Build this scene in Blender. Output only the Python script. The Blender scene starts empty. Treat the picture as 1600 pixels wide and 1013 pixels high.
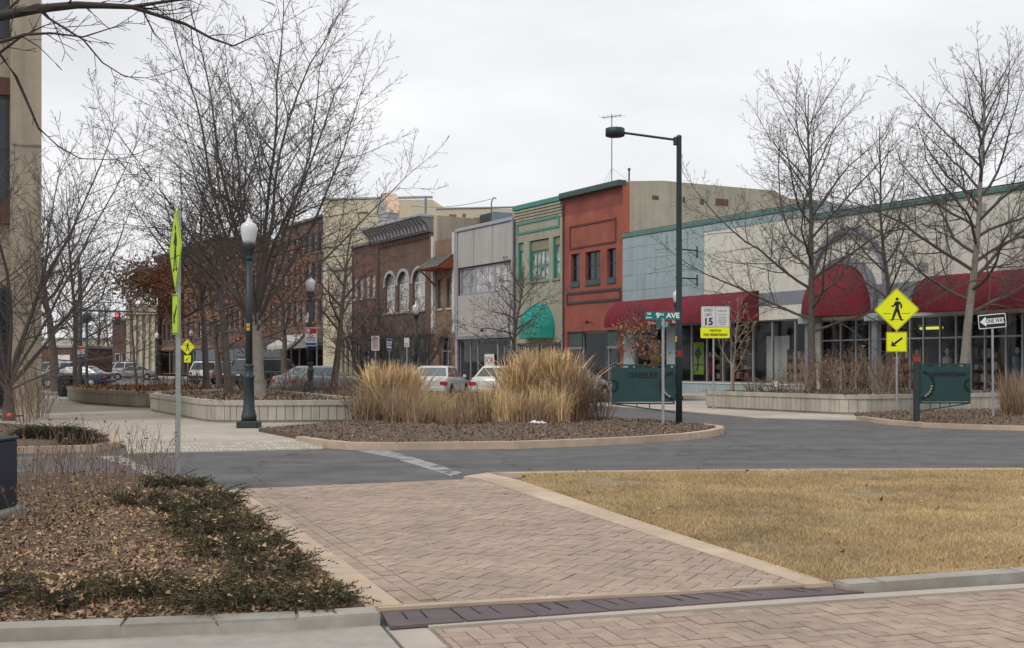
import bpy, math, random
from mathutils import Vector, Matrix
import numpy as np
R = math.radians
rnd = random.Random(7)
SC = bpy.context.scene
COL = SC.collection

# ------------------------------------------------------------------ camera, world, sun, exposure
F = 1850.0            # focal length in photo pixels (photo 1600 px wide)
HZ = 572.0            # horizon row in the photo
EYE = 1.4             # eye height in metres
cam = bpy.data.objects.new('camera', bpy.data.cameras.new('camera'))
COL.objects.link(cam)
cam.location = (0, 0, EYE)
cam.rotation_euler = (R(90), 0, 0)
cam.data.sensor_width = 36
cam.data.lens = 36 * F / 1600
cam.data.shift_y = (HZ - 506.5) / 1600
cam.data.clip_end = 3000
SC.camera = cam

SUN_EL, SUN_AZ = 50.0, 215.0        # azimuth clockwise from +Y; behind the camera to the left
world = bpy.data.worlds.new('World'); SC.world = world
world.use_nodes = True
nt = world.node_tree; nt.nodes.clear()
out = nt.nodes.new('ShaderNodeOutputWorld')
sky = nt.nodes.new('ShaderNodeTexSky'); sky.sky_type = 'NISHITA'; sky.sun_disc = False
sky.sun_elevation = R(SUN_EL); sky.sun_rotation = R(SUN_AZ)
skyb = nt.nodes.new('ShaderNodeVectorMath'); skyb.operation = 'SCALE'; skyb.inputs['Scale'].default_value = 0.1
nt.links.new(sky.outputs[0], skyb.inputs[0])
tc = nt.nodes.new('ShaderNodeTexCoord')
mp = nt.nodes.new('ShaderNodeMapping'); mp.inputs['Scale'].default_value = (1.0, 1.0, 3.2)
nt.links.new(tc.outputs['Generated'], mp.inputs[0])
cl = nt.nodes.new('ShaderNodeTexNoise'); cl.inputs['Scale'].default_value = 2.1; cl.inputs['Detail'].default_value = 5; cl.inputs['Roughness'].default_value = .55
nt.links.new(mp.outputs[0], cl.inputs['Vector'])
rp = nt.nodes.new('ShaderNodeValToRGB')
rp.color_ramp.elements[0].position = .32; rp.color_ramp.elements[0].color = (.71, .72, .75, 1)
rp.color_ramp.elements[1].position = .68; rp.color_ramp.elements[1].color = (.96, .96, .965, 1)
nt.links.new(cl.outputs[0], rp.inputs[0])
mx = nt.nodes.new('ShaderNodeMixRGB'); mx.inputs[0].default_value = .94
nt.links.new(skyb.outputs[0], mx.inputs[1]); nt.links.new(rp.outputs[0], mx.inputs[2])
bg = nt.nodes.new('ShaderNodeBackground'); bg.inputs['Strength'].default_value = 1.0
nt.links.new(mx.outputs[0], bg.inputs[0]); nt.links.new(bg.outputs[0], out.inputs[0])

sl = bpy.data.lights.new('sun', 'SUN'); sl.energy = 1.25; sl.angle = R(18); sl.color = (1, .95, .87)
so = bpy.data.objects.new('sun', sl); COL.objects.link(so)
so.rotation_euler = (R(90 - SUN_EL), 0, R(180 - SUN_AZ))
SC.view_settings.view_transform = 'Standard'; SC.view_settings.look = 'None'
SC.view_settings.exposure = 0.14; SC.view_settings.gamma = 1.0
SC.view_settings.use_curve_mapping = False

# ------------------------------------------------------------------ pixel helpers (a pixel gives a direction; the depth comes from the ground or facade it touches)
def g(px, py, z=0.0):
    s = (py - HZ) / (EYE - z)
    return ((px - 800) / s, F / s)
def at(px, Y): return (px - 800) * Y / F
def zat(py, Y): return EYE + (HZ - py) * Y / F
UX, UY = .4936, -.8697          # along the shop row, to the right
NX, NY = .8697, .4936           # into the shop row
PX, PY = 300 / 33.0, F / 33.0   # a point on the shop row
ANG = math.atan2(UY, UX)
def fu(px, off=0.0):            # distance along the shop row for a photo column (off = metres in front of it)
    bx, by = PX - NX * off, PY - NY * off
    d = px - 800
    return (d * by - F * bx) / (F * UX - d * UY)
def fpt(u, off=0.0): return (PX + UX * u - NX * off, PY + UY * u - NY * off)
def online(px, off): return fpt(fu(px, off), off)
def fz(px, py, off=0.0): return EYE + (HZ - py) * online(px, off)[1] / F

# ------------------------------------------------------------------ mesh helpers
class MB:
    def __init__(s): s.v = []; s.f = []
    def add(s, vs, fs):
        b = len(s.v); s.v.extend([tuple(p) for p in vs]); s.f.extend([tuple(i + b for i in f) for f in fs]); return s
    def box(s, x0, x1, y0, y1, z0, z1, M=None):
        p = [(x0,y0,z0),(x1,y0,z0),(x1,y1,z0),(x0,y1,z0),(x0,y0,z1),(x1,y0,z1),(x1,y1,z1),(x0,y1,z1)]
        if M is not None: p = [M @ Vector(q) for q in p]
        return s.add(p, [(3,2,1,0),(4,5,6,7),(0,1,5,4),(1,2,6,5),(2,3,7,6),(3,0,4,7)])
    def bev(s, x0, x1, y0, y1, z0, z1, b=.01, M=None):      # box with chamfered edges
        p = []
        for (xa, ya, za) in ((b,b,0),(b,0,b),(0,b,b)):
            for sx in (0,1):
                for sy in (0,1):
                    for sz in (0,1):
                        p.append((x1-xa if sx else x0+xa, y1-ya if sy else y0+ya, z1-za if sz else z0+za))
        def i(k,sx,sy,sz): return k*8+sx*4+sy*2+sz
        fs = [(i(0,0,0,1),i(0,1,0,1),i(0,1,1,1),i(0,0,1,1)),(i(0,0,1,0),i(0,1,1,0),i(0,1,0,0),i(0,0,0,0)),
              (i(1,0,0,0),i(1,1,0,0),i(1,1,0,1),i(1,0,0,1)),(i(1,1,1,0),i(1,0,1,0),i(1,0,1,1),i(1,1,1,1)),
              (i(2,1,0,0),i(2,1,1,0),i(2,1,1,1),i(2,1,0,1)),(i(2,0,1,0),i(2,0,0,0),i(2,0,0,1),i(2,0,1,1))]
        for sy in (0,1):
            for sz in (0,1):
                q=(i(0,0,sy,sz),i(0,1,sy,sz),i(1,1,sy,sz),i(1,0,sy,sz)); fs.append(q if (sy^sz) else q[::-1])
        for sx in (0,1):
            for sz in (0,1):
                q=(i(0,sx,0,sz),i(0,sx,1,sz),i(2,sx,1,sz),i(2,sx,0,sz)); fs.append(q if not (sx^sz) else q[::-1])
        for sx in (0,1):
            for sy in (0,1):
                q=(i(1,sx,sy,0),i(1,sx,sy,1),i(2,sx,sy,1),i(2,sx,sy,0)); fs.append(q if not (sx^sy) else q[::-1])
        for sx in (0,1):
            for sy in (0,1):
                for sz in (0,1):
                    fs.append((i(0,sx,sy,sz),i(1,sx,sy,sz),i(2,sx,sy,sz)))
        if M is not None: p = [M @ Vector(q) for q in p]
        return s.add(p, fs)
    def prism(s, poly, z0, z1, inset=0.0):                  # plan polygon (x, y) extruded up
        n = len(poly); top = poly
        if inset:
            cx = sum(p[0] for p in poly)/n; cy = sum(p[1] for p in poly)/n; top = []
            for (x, y) in poly:
                d = math.hypot(x-cx, y-cy) or 1; k = max(0, 1-inset/d); top.append((cx+(x-cx)*k, cy+(y-cy)*k))
        a = 0
        for i in range(n): a += poly[i][0]*poly[(i+1)%n][1]-poly[(i+1)%n][0]*poly[i][1]
        if a < 0: poly = poly[::-1]; top = top[::-1]
        vs = [(x,y,z0) for x,y in poly]+[(x,y,z1) for x,y in top]
        fs = [tuple(range(n-1,-1,-1)), tuple(range(n,2*n))]+[(i,(i+1)%n,n+(i+1)%n,n+i) for i in range(n)]
        return s.add(vs, fs)
    def xz(s, poly, y0, y1):                                # elevation polygon (x, z) extruded along y
        n = len(poly); a = 0
        for i in range(n): a += poly[i][0]*poly[(i+1)%n][1]-poly[(i+1)%n][0]*poly[i][1]
        if a < 0: poly = poly[::-1]
        vs = [(x,y0,z) for x,z in poly]+[(x,y1,z) for x,z in poly]
        return s.add(vs, [tuple(range(n)), tuple(range(2*n-1,n-1,-1))]+[((i+1)%n,i,n+i,n+(i+1)%n) for i in range(n)])
    def yz(s, poly, x0, x1):                                # side profile (y, z) extruded along x
        n = len(poly); a = 0
        for i in range(n): a += poly[i][0]*poly[(i+1)%n][1]-poly[(i+1)%n][0]*poly[i][1]
        if a < 0: poly = poly[::-1]
        vs = [(x1,y,z) for y,z in poly]+[(x0,y,z) for y,z in poly]
        return s.add(vs, [tuple(range(n)), tuple(range(2*n-1,n-1,-1))]+[((i+1)%n,i,n+i,n+(i+1)%n) for i in range(n)])
    def quad(s, *p): return s.add(p, [tuple(range(len(p)))])
    def tube(s, pts, rad, n=6, cap=True):
        pts = [Vector(p) for p in pts]; m = len(pts)
        if not hasattr(rad, '__len__'): rad = [rad]*m
        t0 = (pts[1]-pts[0]).normalized()
        a = Vector((0,0,1)) if abs(t0.z) < .9 else Vector((1,0,0))
        u = t0.cross(a).normalized(); vs = []
        for i in range(m):
            t = (pts[min(i+1,m-1)]-pts[max(i-1,0)])
            if t.length < 1e-9: t = t0
            t = t.normalized(); u = (u - t*u.dot(t))
            if u.length < 1e-6: u = t.orthogonal()
            u.normalize(); w = t.cross(u)
            for k in range(n):
                c = 2*math.pi*k/n
                vs.append(pts[i]+(u*math.cos(c)+w*math.sin(c))*rad[i])
        fs = [(i*n+k, i*n+(k+1)%n, (i+1)*n+(k+1)%n, (i+1)*n+k) for i in range(m-1) for k in range(n)]
        if cap: fs += [tuple(range(n-1,-1,-1)), tuple(range((m-1)*n, m*n))]
        return s.add(vs, fs)
    def lathe(s, prof, n=16, c=(0,0), M=None):              # prof: (radius, z) from bottom to top
        vs = []; m = len(prof)
        for r, z in prof:
            for k in range(n):
                a = 2*math.pi*k/n; vs.append(Vector((c[0]+r*math.cos(a), c[1]+r*math.sin(a), z)))
        fs = [(i*n+k, i*n+(k+1)%n, (i+1)*n+(k+1)%n, (i+1)*n+k) for i in range(m-1) for k in range(n)]
        fs += [tuple(range(n-1,-1,-1)), tuple(range((m-1)*n, m*n))]
        if M is not None: vs = [M @ v for v in vs]
        return s.add(vs, fs)
    def mesh(s, name, mat=None, smooth=False):
        me = bpy.data.meshes.new(name); me.from_pydata(s.v, [], s.f)
        if mat is not None: me.materials.append(mat)
        if smooth: me.polygons.foreach_set('use_smooth', [True]*len(me.polygons))
        me.update(); return me
    def build(s, name, mat, parent=None, smooth=False, loc=None, rz=0):
        o = bpy.data.objects.new(name, s.mesh(name, mat, smooth)); COL.objects.link(o)
        if parent is not None: o.parent = parent
        if loc is not None: o.location = loc
        if rz: o.rotation_euler = (0,0,rz)
        return o
def npmesh(name, V, T, mat, parent=None, k=3):             # big arrays of triangles or quads
    V = np.asarray(V, np.float32); T = np.asarray(T, np.int32)
    me = bpy.data.meshes.new(name); me.vertices.add(len(V)); me.vertices.foreach_set('co', V.ravel())
    n = len(T); me.loops.add(n*k); me.loops.foreach_set('vertex_index', T.ravel())
    me.polygons.add(n); me.polygons.foreach_set('loop_start', np.arange(0, n*k, k, dtype=np.int32))
    me.polygons.foreach_set('loop_total', np.full(n, k, np.int32))
    me.materials.append(mat); me.update(calc_edges=True); me.validate()
    o = bpy.data.objects.new(name, me); COL.objects.link(o)
    if parent is not None: o.parent = parent
    return o
def tag(o, label, cat, group=None, kind=None):
    o['label'] = label; o['category'] = cat
    if group: o['group'] = group
    if kind: o['kind'] = kind
    return o
def root(name, label, cat, loc=(0,0,0), rz=0, group=None):
    o = bpy.data.objects.new(name, None); COL.objects.link(o); o.empty_display_size = .2
    o.location = loc; o.rotation_euler = (0,0,rz)
    return tag(o, label, cat, group)
def setting(name, mb, mat, label, cat, smooth=False):
    o = mb.build(name, mat, None, smooth); o['kind'] = 'structure'; o['label'] = label; o['category'] = cat; return o
def copyobj(o, parent=None):
    c = o.copy(); COL.objects.link(c); c.parent = parent; return c
def copytree(o, parent=None):
    c = copyobj(o, parent)
    for ch in list(o.children): copytree(ch, c)
    return c
TXT = {}
def text(s, h, mat, parent, loc, name='lettering', font_w=1.0, rz=0, align='CENTER', thick=.002, bold=0.0):
    cu = bpy.data.curves.new('t', 'FONT'); cu.body = s; cu.size = h/.72; cu.align_x = align; cu.align_y = 'CENTER'
    cu.extrude = thick; cu.offset = bold; cu.resolution_u = 3
    to = bpy.data.objects.new('t', cu); me = bpy.data.meshes.new_from_object(to)
    me.name = name; me.materials.clear(); me.materials.append(mat)
    o = bpy.data.objects.new(name, me); COL.objects.link(o); o.parent = parent
    o.location = loc; o.rotation_euler = (R(90), 0, rz); o.scale = (font_w, 1, 1)
    bpy.data.objects.remove(to); bpy.data.curves.remove(cu)
    return o

# ------------------------------------------------------------------ materials
def pm(name, col, rough=.8, var=.12, scale=4.0, bump=0.0, bscale=60.0, metal=0.0, spec=.4, col2=None, stain=0.0, isl=0.0, objvar=0.0, emit=None, coat=0, streak=0.0, crack=0):
    m = bpy.data.materials.new(name); m.use_nodes = True; t = m.node_tree; N = t.nodes; L = t.links
    b = N['Principled BSDF']; b.inputs['Roughness'].default_value = rough; b.inputs['Metallic'].default_value = metal
    b.inputs['Specular IOR Level'].default_value = spec
    if coat: b.inputs['Coat Weight'].default_value = coat; b.inputs['Coat Roughness'].default_value = .08
    geo = N.new('ShaderNodeNewGeometry')
    n1 = N.new('ShaderNodeTexNoise'); n1.inputs['Scale'].default_value = scale; n1.inputs['Detail'].default_value = 6; n1.inputs['Roughness'].default_value = .65
    L.new(geo.outputs['Position'], n1.inputs['Vector'])
    rmp = N.new('ShaderNodeValToRGB')
    c2 = col2 or col
    rmp.color_ramp.elements[0].position = .3; rmp.color_ramp.elements[1].position = .7
    rmp.color_ramp.elements[0].color = [max(0, c*(1-var)) for c in col]+[1]
    rmp.color_ramp.elements[1].color = [min(1, c*(1+var)) for c in c2]+[1]
    L.new(n1.outputs[0], rmp.inputs[0]); last = rmp.outputs[0]
    if stain:
        n2 = N.new('ShaderNodeTexNoise'); n2.inputs['Scale'].default_value = scale*.13; n2.inputs['Detail'].default_value = 4
        L.new(geo.outputs['Position'], n2.inputs['Vector'])
        r2 = N.new('ShaderNodeMapRange'); r2.inputs[1].default_value = .35; r2.inputs[2].default_value = .7; r2.inputs[3].default_value = 1-stain; r2.inputs[4].default_value = 1+stain*.4
        L.new(n2.outputs[0], r2.inputs[0])
        mm = N.new('ShaderNodeVectorMath'); mm.operation = 'SCALE'; L.new(last, mm.inputs[0]); L.new(r2.outputs[0], mm.inputs['Scale']); last = mm.outputs[0]
    if streak:
        mp_ = N.new('ShaderNodeMapping'); mp_.inputs['Scale'].default_value = (2.6,2.6,.22); L.new(geo.outputs['Position'], mp_.inputs[0])
        n4 = N.new('ShaderNodeTexNoise'); n4.inputs['Scale'].default_value = 1.5; n4.inputs['Detail'].default_value = 5; L.new(mp_.outputs[0], n4.inputs['Vector'])
        r4 = N.new('ShaderNodeMapRange'); r4.inputs[1].default_value = .3; r4.inputs[2].default_value = .62; r4.inputs[3].default_value = 1-streak; r4.inputs[4].default_value = 1+streak*.25; L.new(n4.outputs[0], r4.inputs[0])
        m4 = N.new('ShaderNodeVectorMath'); m4.operation = 'SCALE'; L.new(last, m4.inputs[0]); L.new(r4.outputs[0], m4.inputs['Scale']); last = m4.outputs[0]
    if crack:
        nw = N.new('ShaderNodeTexNoise'); nw.inputs['Scale'].default_value = 1.3; nw.inputs['Detail'].default_value = 4; L.new(geo.outputs['Position'], nw.inputs['Vector'])
        sc_ = N.new('ShaderNodeVectorMath'); sc_.operation = 'SCALE'; sc_.inputs['Scale'].default_value = 1.4; L.new(nw.outputs['Color'], sc_.inputs[0])
        av = N.new('ShaderNodeVectorMath'); L.new(geo.outputs['Position'], av.inputs[0]); L.new(sc_.outputs[0], av.inputs[1])
        vo = N.new('ShaderNodeTexVoronoi'); vo.feature = 'DISTANCE_TO_EDGE'; vo.inputs['Scale'].default_value = .33; L.new(av.outputs[0], vo.inputs['Vector'])
        r5 = N.new('ShaderNodeMapRange'); r5.inputs[1].default_value = .004; r5.inputs[2].default_value = .012; r5.inputs[3].default_value = .62; r5.inputs[4].default_value = 1; L.new(vo.outputs['Distance'], r5.inputs[0])
        m5 = N.new('ShaderNodeVectorMath'); m5.operation = 'SCALE'; L.new(last, m5.inputs[0]); L.new(r5.outputs[0], m5.inputs['Scale']); last = m5.outputs[0]
        mp6 = N.new('ShaderNodeMapping'); mp6.inputs['Scale'].default_value = (.12,1.1,1); mp6.inputs['Rotation'].default_value = (0,0,R(-8)); L.new(geo.outputs['Position'], mp6.inputs[0])
        n6 = N.new('ShaderNodeTexNoise'); n6.inputs['Scale'].default_value = 1.2; n6.inputs['Detail'].default_value = 6; L.new(mp6.outputs[0], n6.inputs['Vector'])
        r6 = N.new('ShaderNodeMapRange'); r6.inputs[1].default_value = .3; r6.inputs[2].default_value = .7; r6.inputs[3].default_value = .84; r6.inputs[4].default_value = 1.15; L.new(n6.outputs[0], r6.inputs[0])
        m6 = N.new('ShaderNodeVectorMath'); m6.operation = 'SCALE'; L.new(last, m6.inputs[0]); L.new(r6.outputs[0], m6.inputs['Scale']); last = m6.outputs[0]
    if isl or objvar:
        oi = N.new('ShaderNodeObjectInfo')
        a = N.new('ShaderNodeMath'); a.operation = 'ADD'
        L.new(geo.outputs['Random Per Island'], a.inputs[0]); L.new(oi.outputs['Random'], a.inputs[1])
        fr = N.new('ShaderNodeMath'); fr.operation = 'FRACT'; L.new(a.outputs[0], fr.inputs[0])
        k = isl or objvar
        r3 = N.new('ShaderNodeMapRange'); r3.inputs[3].default_value = 1-k; r3.inputs[4].default_value = 1+k; L.new(fr.outputs[0], r3.inputs[0])
        m3 = N.new('ShaderNodeVectorMath'); m3.operation = 'SCALE'; L.new(last, m3.inputs[0]); L.new(r3.outputs[0], m3.inputs['Scale']); last = m3.outputs[0]
    L.new(last, b.inputs['Base Color'])
    if bump:
        n3 = N.new('ShaderNodeTexNoise'); n3.inputs['Scale'].default_value = bscale; n3.inputs['Detail'].default_value = 3
        L.new(geo.outputs['Position'], n3.inputs['Vector'])
        bp = N.new('ShaderNodeBump'); bp.inputs['Strength'].default_value = bump; bp.inputs['Distance'].default_value = .02
        L.new(n3.outputs[0], bp.inputs['Height']); L.new(bp.outputs[0], b.inputs['Normal'])
    if emit:
        b.inputs['Emission Color'].default_value = list(emit[:3])+[1]; b.inputs['Emission Strength'].default_value = emit[3]
    return m
def brickmat(name, c1, c2, mortar, w=.21, h=.075, rough=.85):
    m = bpy.data.materials.new(name); m.use_nodes = True; t = m.node_tree; N = t.nodes; L = t.links
    b = N['Principled BSDF']; b.inputs['Roughness'].default_value = rough
    tc = N.new('ShaderNodeTexCoord'); sp = N.new('ShaderNodeSeparateXYZ'); L.new(tc.outputs['Object'], sp.inputs[0])
    ad = N.new('ShaderNodeMath'); L.new(sp.outputs[0], ad.inputs[0]); L.new(sp.outputs[1], ad.inputs[1])
    cb = N.new('ShaderNodeCombineXYZ'); L.new(ad.outputs[0], cb.inputs[0]); L.new(sp.outputs[2], cb.inputs[1])
    bt = N.new('ShaderNodeTexBrick'); bt.inputs['Scale'].default_value = 1; bt.inputs['Brick Width'].default_value = w; bt.inputs['Row Height'].default_value = h
    bt.inputs['Mortar Size'].default_value = .008; bt.inputs['Color1'].default_value = (*c1,1); bt.inputs['Color2'].default_value = (*c2,1); bt.inputs['Mortar'].default_value = (*mortar,1)
    L.new(cb.outputs[0], bt.inputs['Vector'])
    n = N.new('ShaderNodeTexNoise'); n.inputs['Scale'].default_value = .9; n.inputs['Detail'].default_value = 6; L.new(tc.outputs['Object'], n.inputs['Vector'])
    r = N.new('ShaderNodeMapRange'); r.inputs[1].default_value = .3; r.inputs[2].default_value = .7; r.inputs[3].default_value = .72; r.inputs[4].default_value = 1.15; L.new(n.outputs[0], r.inputs[0])
    mm = N.new('ShaderNodeVectorMath'); mm.operation = 'SCALE'; L.new(bt.outputs[0], mm.inputs[0]); L.new(r.outputs[0], mm.inputs['Scale'])
    L.new(mm.outputs[0], b.inputs['Base Color'])
    bp = N.new('ShaderNodeBump'); bp.inputs['Strength'].default_value = .4; bp.inputs['Distance'].default_value = .01; bp.invert = True
    L.new(bt.outputs['Fac'], bp.inputs['Height']); L.new(bp.outputs[0], b.inputs['Normal'])
    return m
def glassmat(name, tint=(.86,.87,.87), t=.75):
    m = bpy.data.materials.new(name); m.use_nodes = True; N = m.node_tree.nodes; L = m.node_tree.links
    N.remove(N['Principled BSDF']); o = N['Material Output']
    tr = N.new('ShaderNodeBsdfTransparent'); tr.inputs[0].default_value = (*tint,1)
    gl = N.new('ShaderNodeBsdfGlossy'); gl.inputs['Roughness'].default_value = .03; gl.inputs[0].default_value = (.6,.62,.65,1)
    fr = N.new('ShaderNodeFresnel'); fr.inputs[0].default_value = 1.5
    ge = N.new('ShaderNodeNewGeometry'); iv = N.new('ShaderNodeMath'); iv.operation = 'SUBTRACT'; iv.inputs[0].default_value = 1; L.new(ge.outputs['Backfacing'], iv.inputs[1])
    ml = N.new('ShaderNodeMath'); ml.operation = 'MULTIPLY'; L.new(fr.outputs[0], ml.inputs[0]); L.new(iv.outputs[0], ml.inputs[1])
    mx = N.new('ShaderNodeMixShader'); L.new(ml.outputs[0], mx.inputs[0]); L.new(tr.outputs[0], mx.inputs[1]); L.new(gl.outputs[0], mx.inputs[2])
    L.new(mx.outputs[0], o.inputs[0]); return m

M = {}
M['asphalt'] = pm('asphalt', (.128,.124,.124), .9, .14, 9, .25, 220, stain=.25, crack=1)
M['asphalt_new'] = pm('asphalt_new', (.122,.120,.121), .9, .10, 14, .25, 220, stain=.2, crack=1)
M['concrete'] = pm('concrete', (.46,.405,.345), .9, .10, 3, .15, 150, stain=.2)
M['concrete_tan'] = pm('concrete_tan', (.51,.395,.295), .9, .12, 5, .15, 150, stain=.22)
M['concrete_grey'] = pm('concrete_grey', (.385,.36,.315), .9, .15, 7, .2, 180, stain=.32, objvar=.13)
M['concrete_pale'] = pm('concrete_pale', (.37,.345,.31), .9, .12, 8, .15, 150, stain=.2)
M['planter'] = pm('planter', (.44,.41,.345), .9, .10, 3, .12, 120, stain=.2, isl=.05, streak=.18)
M['tower'] = pm('tower', (.44,.375,.285), .9, .08, 2, .12, 90, stain=.12, streak=.2)
M['paver'] = pm('paver', (.355,.268,.210), .9, .12, 9, .2, 160, stain=.16, isl=.09, col2=(.40,.305,.242))
M['paver_joint'] = pm('paver_joint', (.275,.21,.165), .95, .2, 20, .2, 200)
M['plate'] = pm('plate', (.115,.085,.088), .6, .18, 6, .15, 120, stain=.3)
M['mulch_base'] = pm('mulch_base', (.125,.09,.065), 1, .35, 18, .8, 60)
M['mulch'] = pm('mulch', (.20,.14,.098), .95, .3, 30, isl=.5)
M['soil'] = pm('soil', (.155,.105,.068), 1, .35, 9, .7, 60, stain=.3)
M['litter'] = pm('litter', (.235,.138,.075), .9, .35, 6, isl=.6, col2=(.37,.235,.13))
M['leaf_tan'] = pm('leaf_tan', (.36,.24,.14), .85, .25, 12, objvar=.35)
M['lawn_base'] = pm('lawn_base', (.26,.195,.115), 1, .3, 3, .6, 90, stain=.25, col2=(.34,.26,.155))
M['grass_dry'] = pm('grass_dry', (.43,.312,.162), .9, .22, .7, isl=.3, col2=(.59,.44,.24), stain=.3)
M['reed_gold'] = pm('reed_gold', (.50,.35,.18), .85, .25, 3, isl=.4, col2=(.64,.475,.27))
M['reed_brown'] = pm('reed_brown', (.36,.255,.165), .9, .25, 3, isl=.4)
M['twig'] = pm('twig', (.20,.145,.11), .95, .3, 8, isl=.25)
M['twig_pale'] = pm('twig_pale', (.30,.235,.175), .95, .3, 8, isl=.25)
M['juniper'] = pm('juniper', (.050,.046,.022), .9, .4, 5, isl=.65, col2=(.088,.078,.038))
M['juniper_dark'] = pm('juniper_dark', (.035,.032,.018), .9, .4, 5, isl=.4)
M['bark'] = pm('bark', (.115,.095,.083), .95, .25, 7, .6, 30)
M['bark_pale'] = pm('bark_pale', (.27,.245,.215), .95, .22, 6, .6, 30)
M['branch'] = pm('branch', (.105,.090,.082), .95, .2, 5)
M['branch_dark'] = pm('branch_dark', (.062,.050,.046), .95, .2, 5)
M['leaf_brown'] = pm('leaf_brown', (.27,.135,.07), .9, .3, 6, isl=.5)
M['leaf_rust'] = pm('leaf_rust', (.36,.155,.085), .9, .3, 6, isl=.4)
M['green_paint'] = pm('green_paint', (.010,.048,.050), .45, .2, 3, spec=.5)
M['green_post'] = pm('green_post', (.020,.034,.038), .5, .15, 3, spec=.5)
M['green_letter'] = pm('green_letter', (.008,.010,.011), .6, .1)
M['galv'] = pm('galv', (.36,.38,.39), .5, .12, 12, metal=.55)
M['hole'] = pm('hole', (.02,.02,.02), .9, .1)
M['fluo'] = pm('fluo', (.52,.80,.01), .5, .04, 3)
M['fluo_yellow'] = pm('fluo_yellow', (.80,.84,.008), .5, .04, 3)
M['black'] = pm('black', (.012,.012,.013), .6, .1)
M['white'] = pm('white', (.78,.78,.77), .6, .04)
M['sign_white'] = pm('sign_white', (.62,.63,.62), .5, .05, 5)
M['sign_grey'] = pm('sign_grey', (.30,.31,.31), .6, .05)
M['sign_teal'] = pm('sign_teal', (.006,.16,.15), .5, .06)
M['sign_blue'] = pm('sign_blue', (.02,.11,.40), .5, .06)
M['sign_red'] = pm('sign_red', (.42,.025,.03), .5, .06)
M['red_tape'] = pm('red_tape', (.42,.02,.025), .5, .1)
M['yellow_tag'] = pm('yellow_tag', (.65,.38,.03), .6, .1)
M['globe'] = pm('globe', (.66,.66,.68), .25, .04, 4, spec=.6)
M['navy'] = pm('navy', (.010,.020,.042), .4, .2, 5, spec=.5)
M['cream'] = pm('cream', (.65,.635,.57), .85, .05, 1.5, .05, 60, stain=.06, streak=.07)
M['blue_panel'] = pm('blue_panel', (.315,.40,.42), .55, .06, 1.2, stain=.06, objvar=.03, streak=.12)
M['blue_trim'] = pm('blue_trim', (.20,.215,.25), .6, .08, 2)
M['green_cap'] = pm('green_cap', (.095,.195,.175), .6, .2, 3)
M['dark_cap'] = pm('dark_cap', (.055,.088,.082), .6, .2, 3)
M['beige'] = pm('beige', (.42,.37,.285), .9, .08, 1.2, .15, 40, stain=.2, streak=.15)
M['beige_pale'] = pm('beige_pale', (.58,.52,.38), .9, .06, 1.0, .1, 40, stain=.12)
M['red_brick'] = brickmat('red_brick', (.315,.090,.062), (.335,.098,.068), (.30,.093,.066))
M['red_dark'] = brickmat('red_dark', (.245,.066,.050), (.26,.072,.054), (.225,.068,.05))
M['red_side'] = pm('red_side', (.40,.105,.06), .8, .08, 3)
M['red_frame'] = pm('red_frame', (.14,.045,.042), .8, .1)
M['slate_frame'] = pm('slate_frame', (.055,.050,.058), .7, .1)
M['olive'] = pm('olive', (.37,.35,.265), .85, .07, 1.5, .1, 60, stain=.12, streak=.15)
M['olive_dark'] = pm('olive_dark', (.25,.235,.15), .85, .1, 2)
M['teal'] = pm('teal', (.06,.245,.195), .6, .1, 2)
M['teal_awning'] = pm('teal_awning', (.012,.33,.27), .75, .12, 2, stain=.2, streak=.2)
M['grey_panel'] = pm('grey_panel', (.44,.42,.40), .7, .05, 1.5, stain=.08, objvar=.04, streak=.14)
M['lilac_trim'] = pm('lilac_trim', (.35,.345,.395), .6, .06)
M['agg_panel'] = pm('agg_panel', (.40,.375,.36), .9, .14, 14, .3, 60)
M['brown_brick'] = brickmat('brown_brick', (.135,.075,.052), (.16,.09,.062), (.14,.095,.075))
M['tan_brick'] = brickmat('tan_brick', (.22,.125,.078), (.25,.145,.09), (.22,.15,.11))
M['dark_brick'] = brickmat('dark_brick', (.15,.062,.046), (.175,.074,.056), (.14,.075,.06))
M['far_brick'] = brickmat('far_brick', (.15,.078,.055), (.175,.092,.068), (.14,.09,.072))
M['cornice'] = pm('cornice', (.36,.36,.375), .7, .12, 4)
M['cornice_dark'] = pm('cornice_dark', (.19,.185,.19), .8, .12, 4)
M['rust_roof'] = pm('rust_roof', (.50,.26,.13), .8, .5, 3, stain=.3, col2=(.60,.48,.36))
M['shingle'] = pm('shingle', (.115,.11,.105), .9, .2, 5, isl=.25)
M['wood_red'] = pm('wood_red', (.22,.06,.025), .8, .2, 5)
M['awning_red'] = pm('awning_red', (.17,.012,.025), .8, .12, 2, stain=.25, objvar=.07, streak=.22)
M['awning_grey'] = pm('awning_grey', (.40,.40,.39), .8, .1, 2)
M['win_dark'] = pm('win_dark', (.012,.014,.022), .08, .3, 2, spec=.6)
M['win_grey'] = pm('win_grey', (.10,.105,.115), .1, .5, 1.2, spec=.6, col2=(.26,.26,.26))
M['win_curtain'] = pm('win_curtain', (.12,.115,.11), .2, .6, 2.2, spec=.6, col2=(.45,.43,.42))
M['frame_white'] = pm('frame_white', (.55,.53,.50), .6, .08)
M['frame_grey'] = pm('frame_grey', (.32,.33,.35), .45, .06, 4, metal=.3)
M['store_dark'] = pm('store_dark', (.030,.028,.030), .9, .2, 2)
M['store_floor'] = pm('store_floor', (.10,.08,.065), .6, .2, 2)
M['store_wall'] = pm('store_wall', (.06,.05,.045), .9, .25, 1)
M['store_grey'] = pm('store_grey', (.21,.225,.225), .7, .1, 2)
M['maroon'] = pm('maroon', (.055,.016,.024), .7, .2, 2)
M['glass'] = glassmat('glass')
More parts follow.
